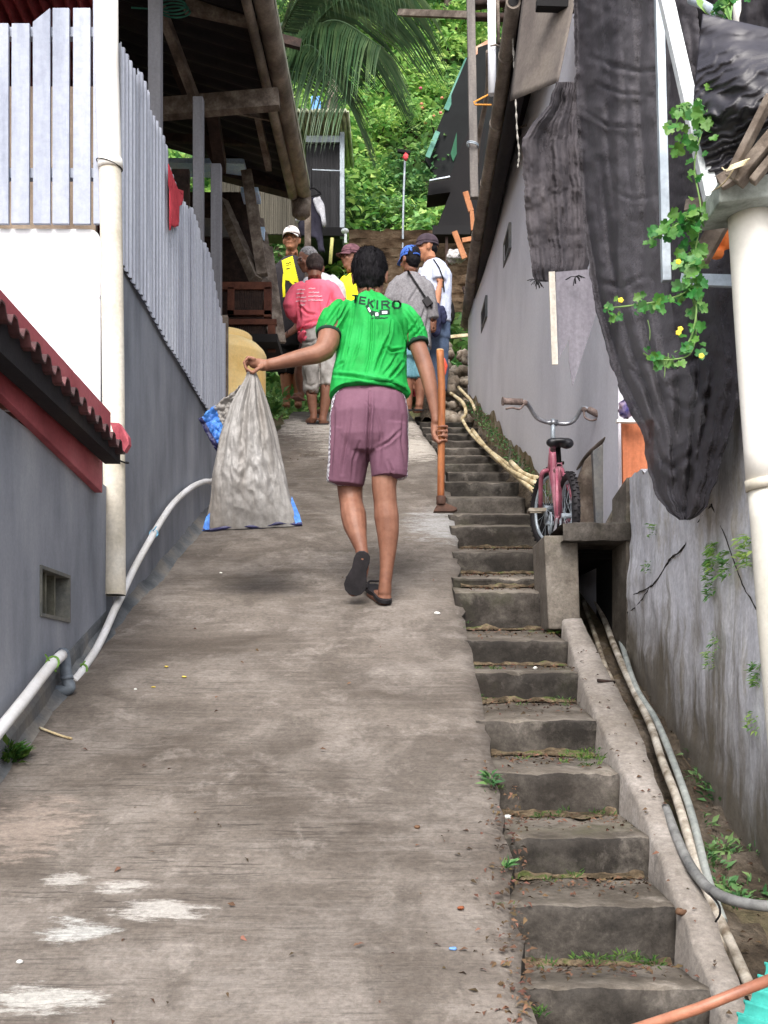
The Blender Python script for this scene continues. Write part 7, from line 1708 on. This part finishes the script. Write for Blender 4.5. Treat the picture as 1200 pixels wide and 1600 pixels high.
garment(gm, 'shorts', dg_, [[(498,515,0,28,20),(498,540,0,27,20)],[(484,535,0,14,15),(474,568,-.02,12.5,13)],[(508,535,0,15,15),(508,580,0,13,13)]], mat('maroon_dark', [S(64,36,42),S(84,50,54)], scale=5), .010, wrinkle=.010, sc=7)
mb = MB(); mb.bar(P(471,624,dg_)+Vector((0,.04,0)), P(462,626,dg_)+Vector((0,-.15,0)), .09, .018); mb.build('sandal', mat('pinkish_sandal', [S(150,110,100)]), parent=gm, bevel=.004)
mb = MB(); c_ = P(451,525,dg_)+Vector((0,-.06,0)); mb.tube([c_+Vector((.012*math.cos(a)*.6, .030*math.cos(a), .030*math.sin(a))) for a in [k*2*math.pi/14 for k in range(15)]], .004, 6); mb.build('bracelet', M['dark'], parent=gm)

# -- white cap man
dw_ = 12.1
wm = empty('person', (P(455,640,dw_).x, dw_, g(dw_)), 'man in white cap and black and yellow shirt facing down the path', 'person')
b_l = [[(456,540,.0,24,17),(457,480,0,25,18),(457,430,0,27,18),(456,412,0,20,15),(456,402,0,11,11)],[(456,408,0,10.5,10),(456,392,0,9.5,10)],[(436,418,0,9),(434,445,0,8),(437,470,-.02,7),(442,495,-.08,5.6),(446,505,-.1,5)],[(477,418,0,9),(482,450,0,8),(482,480,0,6.5),(480,505,0,5)],
       [(446,540,0,12,12),(446,580,0,9.5,10),(447,600,0,8.5,9),(448,625,0,5.6,6),(448,632,0,6,6)],[(466,540,0,12,12),(466,580,0,9.5,10),(466,600,0,8.5,9),(466,625,0,5.6,6),(466,632,0,6,6)],[(448,634,0,6,5),(447,638,-.14,6,4)],[(466,634,0,6,5),(467,638,-.14,6,4)]]
o = None; o, Rm, L_ = skinbody(wm, dw_, b_l, (456,377,-.02,172,4,1.10), .0085, M['skinlight'], smooth=2)
face_marks(wm, Rm, L_, 1.10, M['hair']); hair(wm, L_, Rm, 1.04, M['hair'], vox=.009, full=False)
cap(wm, L_, Rm, 1.10, mat('dark_cap_side', [S(60,40,44)]), mat('cap_white', [S(222,216,212)]), white_front=mat('cap_white', [S(222,216,212)]))
mb = MB(); cb = [L_(x, .103, z) for x, z in ((-.030,.080),(-.015,.087),(0,.084),(.014,.088),(.030,.080))]; mb.tube(cb, .0035, 6); mb.tube([L_(-.018,.104,.070), L_(0,.106,.074), L_(.018,.104,.070)], .003, 6); mb.build('cap_emblem', M['dark'], parent=wm)
ws = garment(wm, 'shirt', dw_, [[(456,525,0,27,20),(457,480,0,28,20),(457,430,0,30,20),(456,413,0,24,17),(456,404,0,13,13)],[(446,416,0,12),(437,424,0,11.5),(434,440,0,10.5),(434,448,0,10)],[(467,416,0,12),(477,424,0,11.5),(481,446,0,10)]], mat('black_jersey', [S(36,33,38),S(52,48,52)], scale=6), .009, wrinkle=.008, sc=7)
bw = bvh_of(ws); mb = MB()
for i in range(12):
    t = i/11; stroke(mb, bw, dw_, [(lerp(442,446,t), lerp(408,436,t)), (lerp(456,465,t), lerp(402,440,t))], 3.2, 0, off=.005)
stroke(mb, bw, dw_, [(444,430),(443,445),(444,462)], 4.2, 0, off=.005); stroke(mb, bw, dw_, [(455,440),(462,446),(458,452)], 4, 0, off=.005)
mb.build('yellow_panel', mat('yellow_print', [S(228,220,30),S(240,232,50)], scale=8, fine=.03, bump=0), parent=wm)
mb = MB()
stroke(mb, bw, dw_, [(447,412),(449,410.5),(451,412),(453,409.5),(455,411)], .9, 0, off=.009); stroke(mb, bw, dw_, [(448,420),(452,419)], 1.4, 0, off=.009); stroke(mb, bw, dw_, [(447,415),(455,413)], .7, 0, off=.009)
mb.build('chest_print', M['dark'], parent=wm)
garment(wm, 'trousers', dw_, [[(456,518,0,26,19),(456,545,0,25,18)],[(446,540,0,13,14),(446,585,0,11.5,12)],[(466,540,0,13,14),(466,585,0,11.5,12)]], M['dark'], .010, wrinkle=.010, sc=7)

# -- yellow shirt, maroon cap
dy_ = 11.7
ym = empty('person', (P(555,655,dy_).x, dy_, g(dy_)), 'man in yellow shirt and maroon cap mostly behind the green shirt', 'person')
b_l = [[(560,540,0,24,17),(560,480,0,26,18),(558,440,0,25,17),(552,428,0,12,12)],[(552,434,0,10,10),(550,415,0,9.5,10)],[(538,440,0,10),(534,470,0,8),(538,495,-.05,6.5)],[(582,445,0,10),(588,480,0,8),(588,505,0,6)],[(548,540,0,12,12),(548,600,0,9,9),(548,650,0,6,6)],[(572,540,0,12,12),(572,600,0,9,9),(572,650,0,6,6)],[(548,655,0,6,5),(547,656,-.12,6,4)],[(572,655,0,6,5),(572,656,-.12,6,4)]]
o = None; o, Rm, L_ = skinbody(ym, dy_, b_l, (549,403,0,120,0,1.05), .010, M['skin'], smooth=2)
face_marks(ym, Rm, L_, 1.05, M['hair']); hair(ym, L_, Rm, 1.02, M['hair'], vox=.010, full=False); cap(ym, L_, Rm, 1.05, mat('maroon_cap', [S(72,44,54),S(112,76,84)], scale=30))
garment(ym, 'shirt', dy_, [[(560,530,0,27,20),(560,480,0,29,20),(558,446,0,28,19),(552,430,0,14,14)],[(545,440,0,13),(535,450,0,11),(533,468,0,10)],[(572,442,0,13),(586,455,0,11),(588,475,0,10)]], _mats['yellow_print'], .011, wrinkle=.010, sc=7)
garment(ym, 'trousers', dy_, [[(560,525,0,26,19),(560,548,0,25,18)],[(548,545,0,13,14),(548,620,0,10,11)],[(572,545,0,13,14),(572,620,0,10,11)]], M['dark'], .012, wrinkle=.008)

# -- blue cap, grey shirt
db_ = 11.0
bm_ = empty('person', (P(648,645,db_).x, db_, g(db_)), 'man in blue cap and long grey shirt with a shoulder strap', 'person')
b_l = [[(640,545,0,24,18),(640,500,.02,26,19),(641,450,.04,29,19),(641,432,.05,22,16),(641,424,.05,12,12)],[(642,430,.05,10.5,11),(642,412,.05,10,11)],[(616,440,.02,9),(610,465,0,8),(612,490,.06,7),(620,505,.12,6)],[(664,440,.02,9),(672,470,0,8.5),(676,495,0,7),(676,515,.02,6)],
       [(636,555,0,13,13),(636,590,0,9.5,10),(637,610,0,8.5,9),(638,635,0,5.8,6)],[(654,555,0,13,13),(655,590,0,9.5,10),(657,606,0,8.6,9),(656,626,0,6.2,7),(655,634,0,6.4,7)],[(638,638,0,6,5),(635,637,.12,6,4)],[(655,639,0,6.6,6),(652,637,.10,6.6,5),(650,635,.17,5.5,4)]]
o = None; o, Rm, L_ = skinbody(bm_, db_, b_l, (641,404,.05,38,-4,1.05), .009, M['skin'], smooth=3)
hair(bm_, L_, Rm, 1.06, M['hair'], vox=.008, full=True); face_marks(bm_, Rm, L_, 1.05, M['hair'])
cap(bm_, L_, Rm, 1.09, mat('blue_cap', [S(48,84,168),S(72,112,196)], scale=6), back=True)
M['greyshirt'] = mat('grey_marl', [S(112,110,114),S(130,128,131)], scale=60, rough=.9, bump=.1, fine=.06)
gs = garment(bm_, 'shirt', db_, [[(643,546,0,31,23),(642,520,.01,31,22),(641,490,.02,31,22),(641,462,.04,33,21),(641,440,.05,29,19),(642,430,.05,17,15),(642,425,.05,13,13)],[(628,440,.03,13),(616,448,.02,12),(610,468,0,11.5),(611,482,.02,10.5)],[(655,440,.03,13),(667,450,.02,12.5),(673,475,0,11.5),(676,498,0,10)]], M['greyshirt'], .0085, wrinkle=.010, sc=7, fn2=fold_fn([([(655,445),(640,470),(635,500)],2,.010),([(665,480),(655,510),(650,540)],2.2,.012),([(628,450),(622,480),(630,510)],2,.010),([(670,490),(665,520),(668,545)],2,.010)]))
mb = MB(); ring(mb, P(642,426,db_)+Vector((0,.05,0)), Vector((1,0,0)), Vector((0,.95,.25)), .080, .078, .010, 24); mb.build('collar', mat('salmon_collar', [S(190,140,130)]), parent=bm_)
bg_ = bvh_of(gs); mb = MB(); stroke(mb, bg_, db_, [(638,424),(648,440),(660,458),(668,470),(674,480)], 3.4, 0, off=.010); mb.build('shoulder_strap', M['dark'], parent=bm_)
mb = MB(); q = [on_cloth(bg_, 664, 466, db_, .018), on_cloth(bg_, 672, 477, db_, .018)]; mb.bar(q[0], q[1], .07, .02, up=(0,1,0)); mb.build('buckle', M['rubber'], parent=bm_, bevel=.004)
garment(bm_, 'shorts', db_, [[(645,535,0,27,20),(645,560,0,26,20)],[(636,558,0,14,15),(636,592,0,12.5,13)],[(655,558,0,14,15),(656,592,0,12.5,13)]], mat('teal_cloth', [S(84,128,142),S(112,156,168)], scale=5), .010, wrinkle=.010, sc=7)
for x in (637, 655):
    mb = MB(); mb.bar(P(x,642,db_)+Vector((0,-.03,0)), P(x,642,db_)+Vector((-.02,.22,.075)), .09, .018); mb.build('sandal', M['rubber'], parent=bm_, bevel=.004)

# -- black cap, pale blue shirt
dk_ = 11.5
km = empty('person', (P(686,630,dk_).x, dk_, g(dk_)), 'man in dark cap and pale blue shirt standing by the eave', 'person')
b_l = [[(680,520,0,22,17),(680,470,0,23,18),(679,430,0,24,17),(676,415,0,17,14),(673,407,0,10,11)],[(673,412,0,10,10),(670,396,0,9.5,10)],[(684,425,-.06,9),(685,445,-.10,8),(683,462,-.12,7.4),(681,480,-.14,6.2),(679,495,-.18,5.2)],[(664,425,.08,9),(658,450,.12,8),(654,470,.10,6)],
       [(674,520,0,12,12),(676,570,0,9.5,10),(678,600,0,8,8),(679,625,0,5.8,6)],[(688,520,0,12,12),(690,570,0,9.5,10),(690,600,0,8,8),(690,625,0,5.8,6)],[(679,628,0,6,5),(672,630,-.03,6,4)],[(690,628,0,6,5),(683,630,-.05,6,4)]]
o = None; o, Rm, L_ = skinbody(km, dk_, b_l, (667,388,0,96,0,1.08), .009, M['skinlight'], smooth=3)
hair(km, L_, Rm, 1.03, M['hair'], vox=.009, full=False); face_marks(km, Rm, L_, 1.08, M['hair']); cap(km, L_, Rm, 1.12, mat('dark_cap', [S(52,42,50),S(70,58,66)], scale=20))
ks = garment(km, 'shirt', dk_, [[(682,505,0,24,20),(681,470,0,25,20),(680,432,0,26,19),(677,418,0,20,16),(673,408,0,12,13)],[(682,420,-.03,13),(685,432,-.08,12.5),(685,444,-.10,11.5)],[(667,420,.04,12),(660,440,.10,11)]], mat('pale_blue_cotton', [S(176,184,206),S(200,206,224)], scale=6, rough=.85), .0085, wrinkle=.010, sc=7)
garment(km, 'jeans', dk_, [[(681,500,0,23,18),(682,530,0,23,18)],[(675,525,0,13,14),(677,580,0,10.5,11),(678,612,0,9.5,10)],[(689,525,0,13,14),(690,580,0,10.5,11),(690,612,0,9.5,10)]], mat('blue_denim', [S(70,86,112),S(94,112,140)], scale=9), .010, wrinkle=.010, sc=7)
kb = bvh_of(ks); mb = MB(); stroke(mb, kb, dk_, [(678,406),(686,418),(692,434),(694,455)], 2.2, 0, off=.010); mb.tube([P(695,455,dk_)+Vector((0,-.08,0)), P(697,470,dk_)+Vector((0,-.06,0))], .008, 6); mb.build('bag_strap', M['dark'], parent=km)
mb = MB(); limb(mb, dk_, [(698,468,0,7,7),(699,480,0,11,8),(699,495,0,12,9),(698,505,0,9,7)]); tag(remesh(mb.build('shoulder_bag', M['dark']), .01, 2), 'black shoulder bag behind the man in pale blue', 'bag')
mb = MB(); limb(mb, dk_-.2, [(680,476,0,7,6),(682,490,0,8.5,7),(682,505,0,8.5,7),(680,522,0,6.5,6)]); limb(mb, dk_-.2, [(690,480,.05,5,5),(693,492,.05,6,5),(691,500,.05,5,4)])
tag(remesh(mb.build('navy_jacket', mat('navy_jacket_m', [S(34,38,66),S(54,58,88)], scale=7)), .009, 2, fn=lambda c, nn: c+nn*np.array([.014*fbm((p[0]*16, p[1]*16, p[2]*8), 1, 3) for p in c])[:, None]), 'navy jacket bundled over the forearm of the pale blue man', 'jacket')
mb = MB(); limb(mb, 11.2, [(646,578,0,3,3),(646,590,0,6,6),(645,604,0,8,7),(645,614,0,7,6)])
tag(remesh(mb.build('red_bag', mat('red_plastic', [S(140,30,48),S(196,60,76),S(214,130,136)], scale=30, rough=.35, bump=.4)), .009, 1, fn=lambda c, nn: c+nn*np.array([.02*fbm(tuple(p*16), 1, 3) for p in c])[:, None]), 'red plastic bag hanging beside the teal shorts', 'bag')
mb = MB(); limb(mb, 11.2, [(692,560,0,3,2),(695,572,0,5,3),(693,585,0,3.5,3)]); tag(remesh(mb.build('orange_rag', mat('orange_red_rag', [S(206,74,54),S(230,104,84)], scale=20)), .008, 1), 'small orange red rag hanging right of the hoe handle', 'rag')
# ================================================================ BICYCLE
bk = empty('bicycle', P(868,845,5.8), 'small dark pink bicycle with raised silver handlebar parked by the steps', 'bicycle')
fw, rw_ = P(857,792,6.03), P(888,812,5.62)      # wheel centres
fw = P(858,794,6.05); rw_ = Vector((P(887,0,5.62).x, 5.62, P(0,806,5.62).z))
Rw = .185
hd_dir = Vector((-.10, .99, 0)).normalized()
def wheel(c, r, heading, name='wheel'):
    u = Vector(heading).normalized(); v = Vector((0,0,1)); mb = MB()
    mb.tube([c+u*(r*math.cos(a))+v*(r*math.sin(a)) for a in [2*math.pi*k/40 for k in range(41)]], .0200, 10, cap=False)
    sd_ = u.cross(v)
    for k in range(80):
        a = 2*math.pi*k/80; q = c+u*((r+.021)*math.cos(a))+v*((r+.021)*math.sin(a)); t = u*(-math.sin(a))+v*math.cos(a)
        s2 = sd_*(.009 if k % 2 else -.009); mb.bar(q+s2-sd_*.007, q+s2+sd_*.007, .007, .006, up=tuple((q-c).normalized()))
    ty = mb.build('tyre', M['rubber'], parent=bk)
    mb = MB(); mb.tube([c+u*((r-.024)*math.cos(a))+v*((r-.024)*math.sin(a)) for a in [2*math.pi*k/36 for k in range(37)]], .008, 8, cap=False)
    for k in range(20):
        a = 2*math.pi*k/20; mb.tube([c+sd_*(.018 if k % 2 else -.018), c+u*((r-.026)*math.cos(a))+v*((r-.026)*math.sin(a))], .0011, 4, cap=False)
    mb.tube([c-sd_*.03, c+sd_*.03], .013, 12); rm = mb.build('rim', M['galv'], parent=bk)
    root_ = empty(name, tuple(c)); root_.parent = bk; root_.location = Vector(c)-Vector(ORG[bk.name]); ORG[root_.name] = np.array(tuple(c))
    for o in (ty, rm): o.parent = root_; o.location = -(root_.location)
    return root_
wheel(fw, Rw, (-.30, .95, 0)); wheel(rw_, Rw, (-.06, 1, 0))
hb_ = P(864,652,5.88); hd_top = P(864,700,5.88); hd_bot = P(861,735,5.93)
M['bike'] = mat('dark_pink_paint', [S(160,88,106),S(190,118,136),S(206,150,162)], scale=9, detail=7, rough=.35, bump=.05, fine=.08, coat=.4)
mb = MB(); bb_ = Vector(((fw.x*.45+rw_.x*.55), 5.80, rw_.z-.01))
mb.tube([hd_top, hd_bot], .019, 14); seat_t = P(874,712,5.66)
mb.tube(curve([hd_top+Vector((0,0,-.02)), hd_bot.lerp(bb_, .35)+Vector((.0,-.03,.02)), bb_], 6), .019, 14); mb.tube([hd_bot, bb_+Vector((0,0,.02))], .015, 12)
mb.tube([seat_t+Vector((0,0,-.03)), bb_], .016, 12); mb.tube([P(868,735,5.8), P(880,748,5.7)], .013, 10)
sd_ = Vector((1,0,0))
for s_ in (-1, 1):
    mb.tube([seat_t+Vector((s_*.012,0,-.06)), rw_+sd_*s_*.05], .009, 10); mb.tube([bb_+sd_*s_*.02, rw_+sd_*s_*.05], .010, 10)
mb.build('frame', M['bike'], parent=bk)
mb = MB(); cr = hd_bot+Vector((0,0,-.0)); su = Vector((.95,.30,0)).normalized()
for s_ in (-1, 1): mb.tube(curve([cr+su*s_*.012, cr+su*s_*.045+Vector((0,0,-.012)), cr.lerp(fw, .3)+su*s_*.052, fw+su*s_*.048], 5), .0115, 10)
mb.build('fork', M['bike'], parent=bk)
mb = MB(); mb.tube([hd_top+Vector((0,0,-.01)), P(864,655,5.88)], .0115, 12); mb.tube([hd_top+Vector((0,0,.0)), hd_top+Vector((0,0,.014))], .017, 12); mb.build('stem', M['galv'], parent=bk)
M['chrome'] = mat('worn_chrome', [S(140,142,148),S(196,198,204)], scale=12, metal=.7, rough=.32, bump=.05)
hbp = [P(786,627,5.78), P(818,628,5.80), P(826,634,5.82), P(838,652,5.86), P(852,659,5.88), P(866,661,5.88), P(886,662,5.88), P(898,656,5.86), P(908,640,5.83), P(916,638,5.80), P(941,651,5.74)]
mb = MB(); mb.tube(curve(hbp, 5), .0105, 12); mb.tube([P(860,660,5.88), P(871,661,5.88)], .0165, 12); mb.build('handlebar', M['chrome'], parent=bk)
M['grip'] = mat('brown_grip', [S(98,84,80),S(132,116,110)], scale=30, rough=.8, bump=.3)
for a, b in ((P(786,627,5.78), P(816,628,5.80)), (P(920,640,5.79), P(942,651.5,5.74))):
    mb = MB(); mb.tube([a, b], .0165, 14); e = a if a.x < 0.7 else b; t = (b-a).normalized(); mb.tube([e-t*.003, e+t*.003], .0215, 14); mb.build('grip', M['grip'], parent=bk)
for a, pts in ((0, [P(820,630,5.80), P(812,639,5.74), P(800,637,5.72), P(790,639,5.72)]), (1, [P(912,641,5.80), P(914,652,5.74), P(924,657,5.70), P(932,655,5.68)])):
    mb = MB(); mb.tube(curve(pts, 4), .0048, 8); mb.ell(pts[0]+Vector((0,-.01,0)), .014, .014, .014, n=8, m=6); mb.build('brake_lever', M['grip'], parent=bk)
mb = MB(); sc_ = P(870,696,5.66)
for (dx, dy, dz, rx, ry, rz) in ((0,-.07,0,.062,.055,.020),(0,-.02,.004,.045,.07,.018),(0,.07,.002,.022,.07,.016),(.034,-.085,-.008,.034,.032,.026),(-.030,-.085,-.004,.034,.032,.022)): mb.ell(sc_+Vector((dx,dy,dz)), rx, ry, rz, n=16, m=10)
remesh(mb.build('saddle', mat('black_vinyl', [S(24,24,28),S(40,40,46)], scale=9, rough=.35, spec=.6, bump=.1), parent=bk), .005, 3)
mb = MB(); mb.tube([sc_+Vector((0.006,0,-.01)), seat_t+Vector((0,0,-.05))], .012, 12); mb.tube([seat_t+Vector((-.014,0,-.035)), seat_t+Vector((.022,0,-.035))], .008, 8); mb.build('seat_post', M['dark'], parent=bk)
mb = MB(); n = 28; cc = bb_+Vector((-.045,0,.0))
mb.tube([cc+Vector((0, .052*math.cos(2*math.pi*k/n), .052*math.sin(2*math.pi*k/n))) for k in range(n+1)], .005, 6, cap=False)
for k in range(5): mb.tube([cc, cc+Vector((0, .05*math.cos(k*1.257), .05*math.sin(k*1.257)))], .004, 6)
mb.tube([bb_+Vector((-.07,0,0)), bb_+Vector((.07,0,0))], .010, 10); mb.tube([bb_+Vector((-.068,0,0)), bb_+Vector((-.074,-.05,.055))], .008, 8); mb.tube([bb_+Vector((.068,0,0)), bb_+Vector((.074,.05,-.055))], .008, 8); mb.build('crank', M['galv'], parent=bk)
for s_, p in ((-1, bb_+Vector((-.075,-.05,.055))), (1, bb_+Vector((.075,.05,-.04)))):
    mb = MB()
    for k in (-1, 1): mb.bar(p+Vector((0, k*.028, 0)), p+Vector((s_*.085, k*.028, 0)), .014, .016)
    mb.bar(p+Vector((s_*.01,-.03,0)), p+Vector((s_*.01,.03,0)), .012, .014); mb.bar(p+Vector((s_*.08,-.03,0)), p+Vector((s_*.08,.03,0)), .012, .014); mb.tube([p, p+Vector((s_*.08,0,0))], .006, 8)
    mb.build('pedal', mat('dusty_pedal', [S(120,112,100),S(158,150,138)], scale=20), parent=bk)
mb = MB(); mb.tube([P(868,848,5.35)+Vector((0,0,0)), P(866,835,5.5), P(872,800,5.68)], .007, 8); mb.build('kickstand', M['chrome'], parent=bk)
